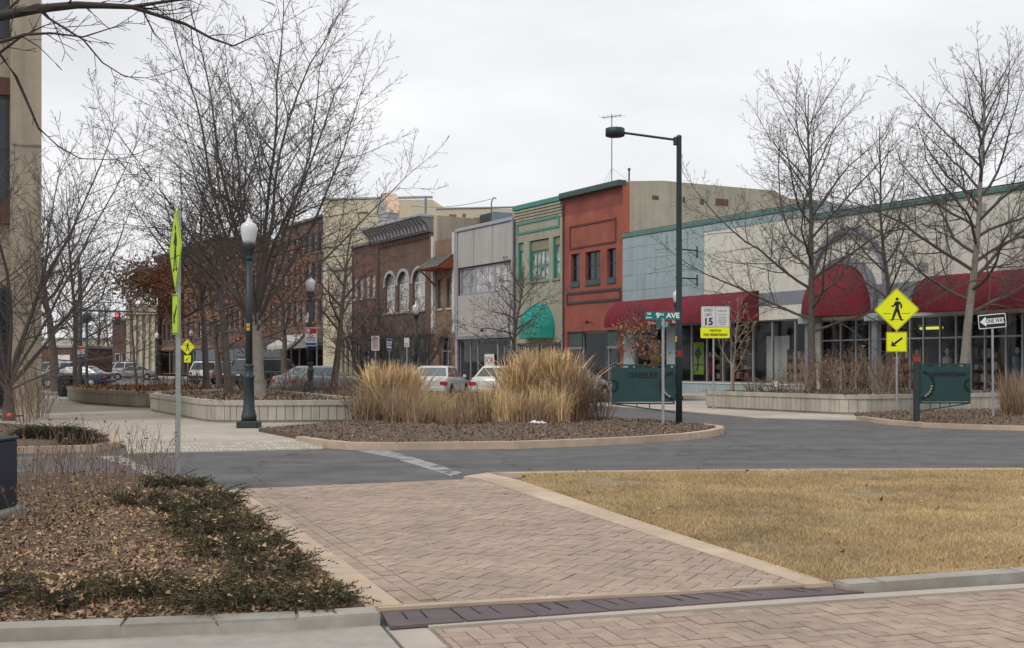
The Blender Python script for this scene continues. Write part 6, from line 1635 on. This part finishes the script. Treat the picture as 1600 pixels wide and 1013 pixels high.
# ================================================================== shrubs, grasses, leaf litter, lawn
RG = np.random.default_rng(5)
def juniper(name, label, cx, cy, z, rx, ry, h, n, seed, mat='juniper'):
    o = root(name, label, 'shrub', (cx,cy,z), 0, 'junipers'); rg = np.random.default_rng(seed)
    # sprays radiate from the crown and arch outwards
    a = rg.uniform(0, 2*np.pi, n); q = np.sqrt(rg.uniform(0,1,n)); hh = h*(1-.6*q**2)*rg.uniform(.25,1.0,n)
    base = np.stack([np.cos(a)*q*rx*.8, np.sin(a)*q*ry*.8, hh*.75], 1)
    az = a+rg.normal(0,.6,n); el = rg.uniform(.05,.75,n); L_ = rg.uniform(.12,.30,n)*(h/.22)**.4
    D = np.stack([np.cos(az)*np.cos(el), np.sin(az)*np.cos(el), np.sin(el)], 1)
    k = 30; t = np.linspace(.0,1,k)[None,:,None]
    P = base[:,None,:]+D[:,None,:]*L_[:,None,None]*t; P[:,:,2] -= (t[...,0]**2)*L_[:,None]*.25
    ND = D[:,None,:]*.9+rg.normal(0,.62,(n,k,3)); ND /= np.linalg.norm(ND,axis=2,keepdims=True)
    ln = rg.uniform(.020,.046,(n,k,1))*(1.15-.6*t); wv = np.cross(ND, rg.normal(0,1,(n,k,3))); wv /= np.linalg.norm(wv,axis=2,keepdims=True)
    V = np.stack([P-wv*.0045, P+wv*.0045, P+ND*ln], 2).reshape(-1,3); V[:,2] = np.maximum(V[:,2], -.02)
    f = npmesh('foliage', V, np.arange(len(V)).reshape(-1,3), M[mat], o, 3); f['kind'] = 'stuff'
    st = MB(); rr = random.Random(seed)
    for i in range(7):
        t_ = rr.uniform(0,6.28); st.tube([(0,0,-.03),(math.cos(t_)*rx*.3,math.sin(t_)*ry*.3,h*.3),(math.cos(t_)*rx*.7,math.sin(t_)*ry*.7,h*.35)], [.018,.012,.005], 4)
    so_ = st.build('stems', M['bark'], o); so_['kind'] = 'stuff'
    return o
jl = [(320,766,120,'juniper shrub at the far tip of the left bed, beside the sign post'),(268,790,90,'small juniper tuft left of the far tip of the bed'),(385,786,80,'juniper shrub against the walk border, nearest the road'),(345,805,130,'juniper shrub second from the far tip of the bed'),
      (405,822,100,'juniper shrub against the walk border, a quarter of the way along'),(352,836,120,'juniper shrub in the middle of the left bed'),(430,852,90,'juniper shrub against the walk border, halfway along'),(375,872,120,'juniper shrub below the middle one, amid dead leaves'),(440,893,100,'juniper shrub by the walk border, just above the near corner'),(510,930,110,'juniper shrub in the near corner of bed and walk'),(430,930,110,'juniper shrub near the kerb, left of the corner one'),
      (330,938,110,'juniper shrub near the kerb, third from the corner'),(255,918,120,'wide juniper shrub near the kerb among tan leaves'),(120,935,80,'lowest juniper tuft near the kerb, far left of the corner'),(8,935,80,'juniper at the lower left edge of the picture')]
jfx, jfy, jfz = [], [], []
for i, (px, py, wpx, lb) in enumerate(jl):
    x, y = g(px, py, .12); s = F/y; rx = wpx/2/s*.92; ry = max(.2, rx*.62); h = .15+.05*(i % 3); x -= .06+max(0, min(.26, (y-7.5)*.06))
    juniper('juniper', lb, x, y, bed_h(x,y)-.01, rx, ry, h, int(190*min(2.0, rx*ry/.09)), 100+i)
    for k in range(60):
        a = RG.uniform(0,6.28); q = RG.uniform(0,1)**.5; jfx.append(x+math.cos(a)*q*rx); jfy.append(y+math.sin(a)*q*ry); jfz.append(bed_h(x,y)+h*(1-.55*q*q)*RG.uniform(.55,1.0))
o = None
x, y = g(90,688,.12); juniper('juniper', 'dark brownish juniper in the back bed by the tower', x-.1, y, .1, .72, .55, .32, 1100, 130, 'juniper_dark')
x, y = g(132,692,.12); juniper('juniper', 'smaller dark juniper right of the back bed one', x-.05, y, .1, .3, .3, .24, 420, 131, 'juniper_dark')

def np_inside(X_, Y_, poly):
    r = np.zeros(len(X_), bool); j = len(poly)-1
    for i in range(len(poly)):
        xi, yi = poly[i]; xj, yj = poly[j]
        c = ((yi > Y_) != (yj > Y_)) & (X_ < (xj-xi)*(Y_-yi)/((yj-yi) or 1e-9)+xi); r ^= c; j = i
    return r
def in_view(X_, Y_, m=.06): return np.abs(X_/np.maximum(Y_,.1)) < (800/F+m)
def scatter(poly, n, x0, x1, y0, y1, near=0.0):
    X_ = RG.uniform(x0,x1,n); Y_ = y0+(y1-y0)*RG.uniform(0,1,n)**(1+near); k = np_inside(X_,Y_,poly) & in_view(X_,Y_); return X_[k], Y_[k]
def flakes(name, X_, Y_, Z_, size, mat, parent, tilt=.5, curl=.4, asp=.5, kind='stuff'):
    n = len(X_); a = RG.uniform(0,2*np.pi,n); s = size*RG.uniform(.5,1.3,n); tl_ = RG.normal(0,tilt,n); cu = RG.uniform(0,curl,n)*s
    ux, uy = np.cos(a), np.sin(a); C = np.stack([X_,Y_,Z_],1)
    A = np.stack([ux*np.cos(tl_), uy*np.cos(tl_), np.sin(tl_)],1)*s[:,None]; B = np.stack([-uy,ux,RG.normal(0,.35,n)],1)*s[:,None]*asp
    up = np.zeros((n,3)); up[:,2] = cu+np.abs(A[:,2])*.9
    V = np.stack([C-A+up, C-B+up*.3+A*.15, C+A+up, C+B+up*.3+A*.15, C+up*.55],1).reshape(-1,3)
    i5 = np.arange(n)[:,None]*5; T = np.concatenate([i5+np.array([[0,1,4]]), i5+np.array([[1,2,4]]), i5+np.array([[2,3,4]]), i5+np.array([[3,0,4]])],1).reshape(-1,3)
    o = npmesh(name, V, T, M[mat], parent, 3); o['kind'] = kind; return o
# leaf litter in the left bed
bh = np.vectorize(lambda x, y: bed_h(x, y))
X_, Y_ = scatter(bed1, 12000, -6, 0, 5.9, 12.5, .4); o = flakes('leaf_litter', X_, Y_, bh(X_,Y_)+.008, .022, 'mulch', None, .5, .9, .4); tag(o, 'dark curled leaf fragments mixed into the left bed', 'leaves')
X_, Y_ = scatter(bed1, 22000, -6, 0, 5.9, 11.6, .5); o = flakes('leaf_litter', X_, Y_, bh(X_,Y_)+.004, .021, 'litter', None, .3, .7, .55); tag(o, 'dead tan leaves covering the front of the left bed', 'leaves')
X_, Y_ = scatter(bed1, 3000, -7, -1, 9.5, 14.2); o = flakes('leaf_litter', X_, Y_, bh(X_,Y_)+.004, .026, 'litter', None, .35, .7, .55); tag(o, 'dark dead leaves scattered over the back of the left bed', 'leaves')
o = flakes('leaf_litter', np.array(jfx), np.array(jfy), np.array(jfz)-.01, .02, 'leaf_tan', None, .3, .5, .55); tag(o, 'tan dead leaves caught on the junipers', 'leaves')
lmesh = []
for k in range(3):
    mb = MB(); rr = random.Random(k); n = 11; vs = [(0,0,.012)]
    for i in range(n):
        a = 2*math.pi*i/n; r = .030*(1.0 if i % 2 else .6)*rr.uniform(.8,1.2); vs.append((r*math.cos(a)*1.25, r*math.sin(a)*.8, .003+.012*rr.random()+.008*abs(math.sin(a))))
    mb.add(vs, [(0,i+1,(i+1)%n+1) for i in range(n)]); lmesh.append(mb.mesh('fallen_leaf', M['leaf_tan']))
X_, Y_ = scatter(bed1, 900, -4, 0, 6.0, 10.5, .3)
for i in range(min(130, len(X_))):
    o = bpy.data.objects.new('fallen_leaf', lmesh[i % 3]); COL.objects.link(o); o.parent = bed_o
    o.location = (X_[i],Y_[i],bed_h(X_[i],Y_[i])+.012); o.rotation_euler = (rnd.gauss(0,.14),rnd.gauss(0,.14),rnd.uniform(0,6.28)); k = rnd.uniform(.7,1.25); o.scale = (k,k,k)
# bark chips
ih = np.vectorize(lambda x, y: isl_h(x, y)); rh = np.vectorize(lambda x, y: rbed_h(x, y)); b2h = np.vectorize(lambda x, y: bed2_h(x, y))
X_, Y_ = scatter(isl_poly, 16000, -6, 6, 19, 28); o = flakes('bark_chips', X_, Y_, ih(X_,Y_)+.004, .034, 'mulch', None, .4, .3, .4); tag(o, 'brown bark chips covering the grass island', 'mulch')
X_, Y_ = scatter(rbed, 9000, 8, 16, 26, 36); o = flakes('bark_chips', X_, Y_, rh(X_,Y_)+.004, .036, 'mulch', None, .4, .3, .4); tag(o, 'brown bark chips under the downtown sign', 'mulch')
X_, Y_ = scatter(bed2_poly, 5000, -15, -6, 18, 31); o = flakes('bark_chips', X_, Y_, b2h(X_,Y_)+.004, .036, 'mulch', None, .4, .3, .4); tag(o, 'brown bark chips in the bed by the tower', 'mulch')
def planter_fill(poly, n, mat, label, sz=.05, tilt=.5):
    xs = [p[0] for p in poly]; ys = [p[1] for p in poly]; X_, Y_ = scatter(poly, n, min(xs),max(xs),min(ys),max(ys)); o = flakes('leaf_litter', X_, Y_, np.full(len(X_), .515)+RG.uniform(0,.05,len(X_)), sz, mat, None, tilt, .7, .5); tag(o, label, 'leaves')
planter_fill(p1, 4500, 'mulch', 'dead leaves and bark in the near left planter')
planter_fill(p2, 4500, 'leaf_brown', 'brown leaves heaped in the further left planter', .08, .8)
planter_fill(p3, 7000, 'mulch', 'dead leaves and bark in the right planter')

# dry lawn
lh = lambda X_, Y_: .078
def blades(name, X_, Y_, Z_, h, w, mat, lean=.5):
    n = len(X_); a = RG.uniform(0,2*np.pi,n); hh = h*RG.uniform(.5,1.25,n); le = RG.normal(0,lean,n)*hh; b_ = RG.uniform(0,2*np.pi,n)
    C = np.stack([X_,Y_,Z_],1); W_ = np.stack([np.cos(a),np.sin(a),np.zeros(n)],1)*w/2; Tp = C+np.stack([np.cos(b_)*le,np.sin(b_)*le,hh],1)
    V = np.stack([C-W_,C+W_,Tp],1).reshape(-1,3); o = npmesh(name, V, np.arange(3*n).reshape(n,3), M[mat], None, 3); o['kind'] = 'stuff'; return o
X_, Y_ = scatter(lawn_poly, 430000, -.8, 8.2, 7.2, 16.2, .35)
thin = np.sin(X_*1.7+Y_*.9)*np.sin(X_*.6-Y_*1.9+1)+.5*np.sin(X_*4.1+Y_*3.3)*np.sin(Y_*5.2-X_*2.2)
keep = RG.uniform(0,1,len(X_)) > np.clip((thin-.25)*1.1, 0, .85); X_, Y_ = X_[keep], Y_[keep]
for (pa, pb, k_) in ((g(815,750,.056), g(1302,911,.056), 5000), (g(818,739.5,.05), g(1600,733.5,.05), 3500), (koff(KR,.16)[0], koff(KR,.16)[2], 2600)):
    t_ = RG.uniform(0,1,k_); jx = RG.normal(0,.025,k_); X_ = np.concatenate([X_, pa[0]+(pb[0]-pa[0])*t_+jx]); Y_ = np.concatenate([Y_, pa[1]+(pb[1]-pa[1])*t_+RG.normal(0,.025,k_)+.03])
lhv = np.vectorize(lambda x, y: lawn_h(x, y))
gx_ = np.linspace(-1,9,60); gy2 = np.linspace(7,17,60); HH = np.array([[lawn_h(x,y) for y in gy2] for x in gx_])
zi = HH[np.clip(((X_+1)/10*59).round().astype(int),0,59), np.clip(((Y_-7)/10*59).round().astype(int),0,59)]
o = blades('lawn_grass', X_, Y_, zi-.004, .034, .007, 'grass_dry', .75); tag(o, 'short dry tan grass blades of the lawn', 'grass')

X_, Y_ = scatter(lawn_poly, 260, 0, 8, 7.4, 15.5); o = flakes('leaf_litter', X_, Y_, np.full(len(X_), .078), .03, 'litter', None, .3, .6, .55); tag(o, 'a few dead leaves scattered over the dry lawn', 'leaves')
X_, Y_ = scatter(walk_poly, 90, -4, 2, 6.8, 15); o = flakes('leaf_litter', X_, Y_, np.full(len(X_), .055), .02, 'litter', None, .3, .6, .55); tag(o, 'scattered leaf crumbs on the brick walk', 'leaves')
# ornamental grasses
def reed_clump(name, label, cx, cy, z, h, r, n, mat, seed, plume=True, spread=.28, cat='grass', grp='ornamental grass clumps'):
    o = root(name, label, cat, (cx,cy,z), 0, grp); rg = np.random.default_rng(seed); m = 6
    a = rg.uniform(0,2*np.pi,n); q = np.sqrt(rg.uniform(0,1,n))*r; B = np.stack([np.cos(a)*q,np.sin(a)*q,np.zeros(n)-.02],1)
    H_ = h*rg.uniform(.35,1.08,n)**.8; az = a+rg.normal(0,1.2,n); le = np.abs(rg.standard_t(4,n)*spread*.8)*H_+.02; le = np.minimum(le, H_*.9)
    t = np.linspace(0,1,m)[None,:]
    X2 = B[:,0,None]+np.cos(az)[:,None]*le[:,None]*t**1.9; Y2 = B[:,1,None]+np.sin(az)[:,None]*le[:,None]*t**1.9; Z2 = B[:,2,None]+H_[:,None]*(t-.10*(le/H_)[:,None]*t**3)
    w0 = rg.uniform(.0035,.0065,n)[:,None]; prof = np.array([1,1,.9,1.4,2.6,.35]) if plume else np.array([1.3,1.3,1.1,.9,.6,.2]); W_ = w0*prof[None,:]
    wa = rg.uniform(0,np.pi,n); wx_, wy_ = np.cos(wa)[:,None]*W_, np.sin(wa)[:,None]*W_
    Lp = np.stack([X2-wx_,Y2-wy_,Z2],2); Rp = np.stack([X2+wx_,Y2+wy_,Z2],2); V = np.stack([Lp,Rp],2).reshape(-1,3)
    i0 = (np.arange(n)*m*2)[:,None,None]+(np.arange(m-1)*2)[None,:,None]; T = (i0+np.array([0,1,3,2])[None,None,:]).reshape(-1,4)
    st = npmesh('stalks', V, T, M[mat], o, 4); st['kind'] = 'stuff'
    # dark leafy base
    n2 = int(n*.4); a = rg.uniform(0,2*np.pi,n2); q = np.sqrt(rg.uniform(0,1,n2))*r; le = rg.uniform(.1,.45,n2)*h*.5; hh = rg.uniform(.1,.45,n2)*h
    C = np.stack([np.cos(a)*q,np.sin(a)*q,np.zeros(n2)-.02],1); mid = C+np.stack([np.cos(a)*le*.5,np.sin(a)*le*.5,hh],1); tip = C+np.stack([np.cos(a)*le*1.3,np.sin(a)*le*1.3,hh*.75],1)
    wa = rg.uniform(0,np.pi,n2); W_ = np.stack([np.cos(wa),np.sin(wa),np.zeros(n2)],1)*.005
    V = np.stack([C-W_,C+W_,mid+W_,mid-W_,tip],1).reshape(-1,3); i0 = np.arange(n2)[:,None]*5
    T = np.concatenate([i0+np.array([[0,1,2]]),i0+np.array([[0,2,3]]),i0+np.array([[3,2,4]])],1).reshape(-1,3)
    bs = npmesh('base_leaves', V, T, M['reed_brown' if mat == 'reed_brown' else 'reed_gold'], o, 3); bs['kind'] = 'stuff'
    return o
def onisl(px, Y): Y += 1.9; x = at(px,Y); return x, Y, isl_h(x,Y)
rl = [(600,25.2,1.42,.30,700,'reed_gold','tall golden feather grass at the left end of the island'),(632,25.4,1.36,.30,700,'reed_gold','tall golden feather grass before the silver sedan boot, second from the left'),
      (690,24.6,.62,.34,420,'reed_gold','low golden grass clump in front of the silver sedan'),(735,24.8,.72,.32,520,'reed_brown','low brown grass clump right of the silver sedan'),(770,24.3,.75,.3,480,'reed_gold','low golden grass clump left of the tallest grasses'),
      (812,25.6,1.52,.30,760,'reed_gold','left one of the three tallest golden grasses'),(840,25.8,1.72,.34,820,'reed_gold','middle one of the three tallest golden grasses'),(872,25.4,1.68,.32,780,'reed_gold','right one of the three tallest golden grasses'),
      (715,23.6,.6,.36,420,'reed_brown','short brown grass clump at the front of the island'),(800,23.7,.80,.36,440,'reed_gold','short golden grass clump before the tallest grasses'),(655,23.7,.68,.34,420,'reed_brown','short brown grass clump before the second golden grass'),
      (862,24.0,.95,.36,460,'reed_gold','golden grass clump spilling right of the white bag'),
      (664,25.0,.8,.34,560,'reed_gold','golden grass clump between the second golden grass and the sedan'),(708,25.6,.72,.34,520,'reed_gold','golden grass clump right below the sedan window'),(752,25.4,.8,.34,560,'reed_gold','golden grass clump rising left of the three tallest'),(778,25.2,.85,.34,560,'reed_gold','golden grass clump leaning against the left tallest one'),
      (895,25.0,1.2,.34,560,'reed_brown','brown grass clump right beside the three tallest'),(625,24.2,.95,.34,460,'reed_brown','brown grass clump in front of the leftmost golden grass'),(578,24.6,.95,.32,420,'reed_brown','thin brown grass clump by the grey twiggy shrub'),(830,23.6,.7,.34,380,'reed_brown','short brown grass clump behind the white bag')]
for i, (px, Y, h, r, n, mt, lb) in enumerate(rl):
    x, y, z = onisl(px, Y); reed_clump('feather_grass', lb, x, y, z, h*.97, r*1.08, n, mt, 200+i, plume=h > 1.0, spread=.24 if h > 1.3 else .40)
reed_clump('feather_grass', 'rounded brown grass clump by the one way sign', at(1592,30.6), 30.6, .1, 1.25, .40, 800, 'reed_brown', 240, False, .4)
reed_clump('feather_grass', 'brown grass clump at the right edge of the picture', at(1645,30.9), 30.9, .1, 1.3, .42, 700, 'reed_brown', 241, False, .4)
# twiggy shrubs
def twig_shrub(label, cx, cy, z, h, r, n, seed, mat='twig', minr=.0035, name='twiggy_shrub', leaves=0, lmat='leaf_brown', grp='dry twiggy shrubs'):
    o = root(name, label, 'shrub', (cx,cy,z), 0, grp); T = Tree(seed, spacing=(.16,.12,.1), lens=(.38,.4,.4), up=.06, wob=.10, minr=minr, levels=2, ang=(20,45))
    for i in range(n):
        a = i*2.399; q = r*math.sqrt((i+.5)/n); d = Vector((math.cos(a)*.45*q/r, math.sin(a)*.45*q/r, 1)); T.limb((math.cos(a)*q*.5, math.sin(a)*q*.5, -.02), d, h*T.r.uniform(.6,1.05), minr*1.8, 2, .3)
    c = npmesh('stems', T.cv, T.cf, M[mat], o, 4); c['kind'] = 'stuff'
    if leaves: leafcloud(o, 'dead_leaves', T.tips, M[lmat], leaves, .06, .022 if minr < .003 else .04, seed)['kind'] = 'stuff'
    return o
x, y, z = onisl(562,25.4); twig_shrub('grey twiggy shrub at the left end of the grass island', x, y, z, 1.15, .5, 40, 300)
x, y, z = onisl(915,24.9); twig_shrub('brown twiggy shrub right of the tallest grasses', x, y, z, 1.15, .5, 46, 301)
x, y, z = onisl(940,25.1); twig_shrub('brown twiggy shrub at the right end of the grass island', x, y, z, .95, .42, 34, 302)
x, y, z = onisl(752,24.0); twig_shrub('thin twiggy shrub in the middle of the low grasses', x, y, z, .95, .3, 18, 303)
for i, (px, Y, h, lb) in enumerate(((60,13.4,.50,'dry stalks at the back of the bed right of the cabinet'),(115,13.6,.58,'dry stalks at the back of the bed, tallest left of the worn stripe'),(165,13.2,.62,'dry stalks in front of the left worn road stripe'),(215,13.0,.55,'dry stalks left of the perforated sign post'),(255,13.5,.42,'short dry stalks at the foot of the perforated sign post'),(90,12.0,.42,'dry stalks in the middle of the bed near the cabinet'),(190,11.6,.38,'dry stalks in the middle of the bed above the leaf litter'),(20,12.9,.45,'dry stalks directly behind the navy cabinet'),(140,10.6,.3,'sparse dry stalks above the wide leaf litter'),(60,9.7,.28,'sparse dry stalks low in the bed near the cabinet pad'))):
    x = at(px,Y); twig_shrub(lb, x, Y, bed_h(x,Y), h, .42, 17, 310+i, 'twig', .0022, 'dry_stalks', 26)
for i, (px, Y, h) in enumerate(((1215,37.5,.55),(1250,36.2,1.0),(1285,37.0,1.25),(1320,36.0,1.1),(1350,36.8,1.3),(1380,35.6,1.15),(1405,37,1.3),(1300,38.6,1.3),(1180,39.3,.45))):
    lb = ('low dry shrub at the left of the right planter','dry brown shrub left of the dome tree trunk','tall dry brown shrub right behind the dome tree trunk','dry brown shrub under the red dome awning','tall dry brown shrub left of the yellow crosswalk sign','dry brown shrub directly behind the yellow crosswalk sign post','dry brown shrub between crosswalk sign and downtown sign','tall dry shrub at the back of the right planter','smallest dry shrub at the left corner of the right planter')[i]
    twig_shrub(lb, at(px,Y), Y, .5, h, .5, 26, 330+i, 'twig_pale' if i % 2 else 'twig', .005, 'dry_shrub', 110, 'leaf_brown')
for i, (px, Y, h) in enumerate(((455,37.2,.75),(430,36.5,.6),(250,44,.6),(300,46,.9),(375,38,.6),(540,40,.9),(505,43,1.0),(470,43,1.0),(560,44,1.0),(590,46,.9))):
    lb = ('low twiggy shrub right of the big pale trunk','low twiggy shrub beside the big pale trunk','low dry shrub at the end of the leafy planter','dry shrub below the distant crosswalk sign','low dry shrub between the dark trunks','twiggy shrub left of the golden grasses','twiggy shrub under the lamp with the parking sign','twiggy shrub hiding the pale blue-grey sedan bumper','twiggy shrub below the white parking sign','twiggy shrub at the foot of the blue parking sign')[i]
    zz_ = .5 if inside((at(px,Y),Y), p1) or inside((at(px,Y),Y), p2) else .14
    twig_shrub(lb, at(px,Y), Y, zz_, h, .6, 24, 350+i, 'twig', .005, 'dry_shrub', 40)
for i, (px, Y, h, lb) in enumerate(((40,27.5,1.3,'tall thin twigs by the orange marker'),(60,30,1.4,'thin twiggy shrub at the foot of the tower'))):
    twig_shrub(lb, at(px,Y), Y, .1, h, .5, 24, 370+i, 'twig', .0035, 'dry_shrub')
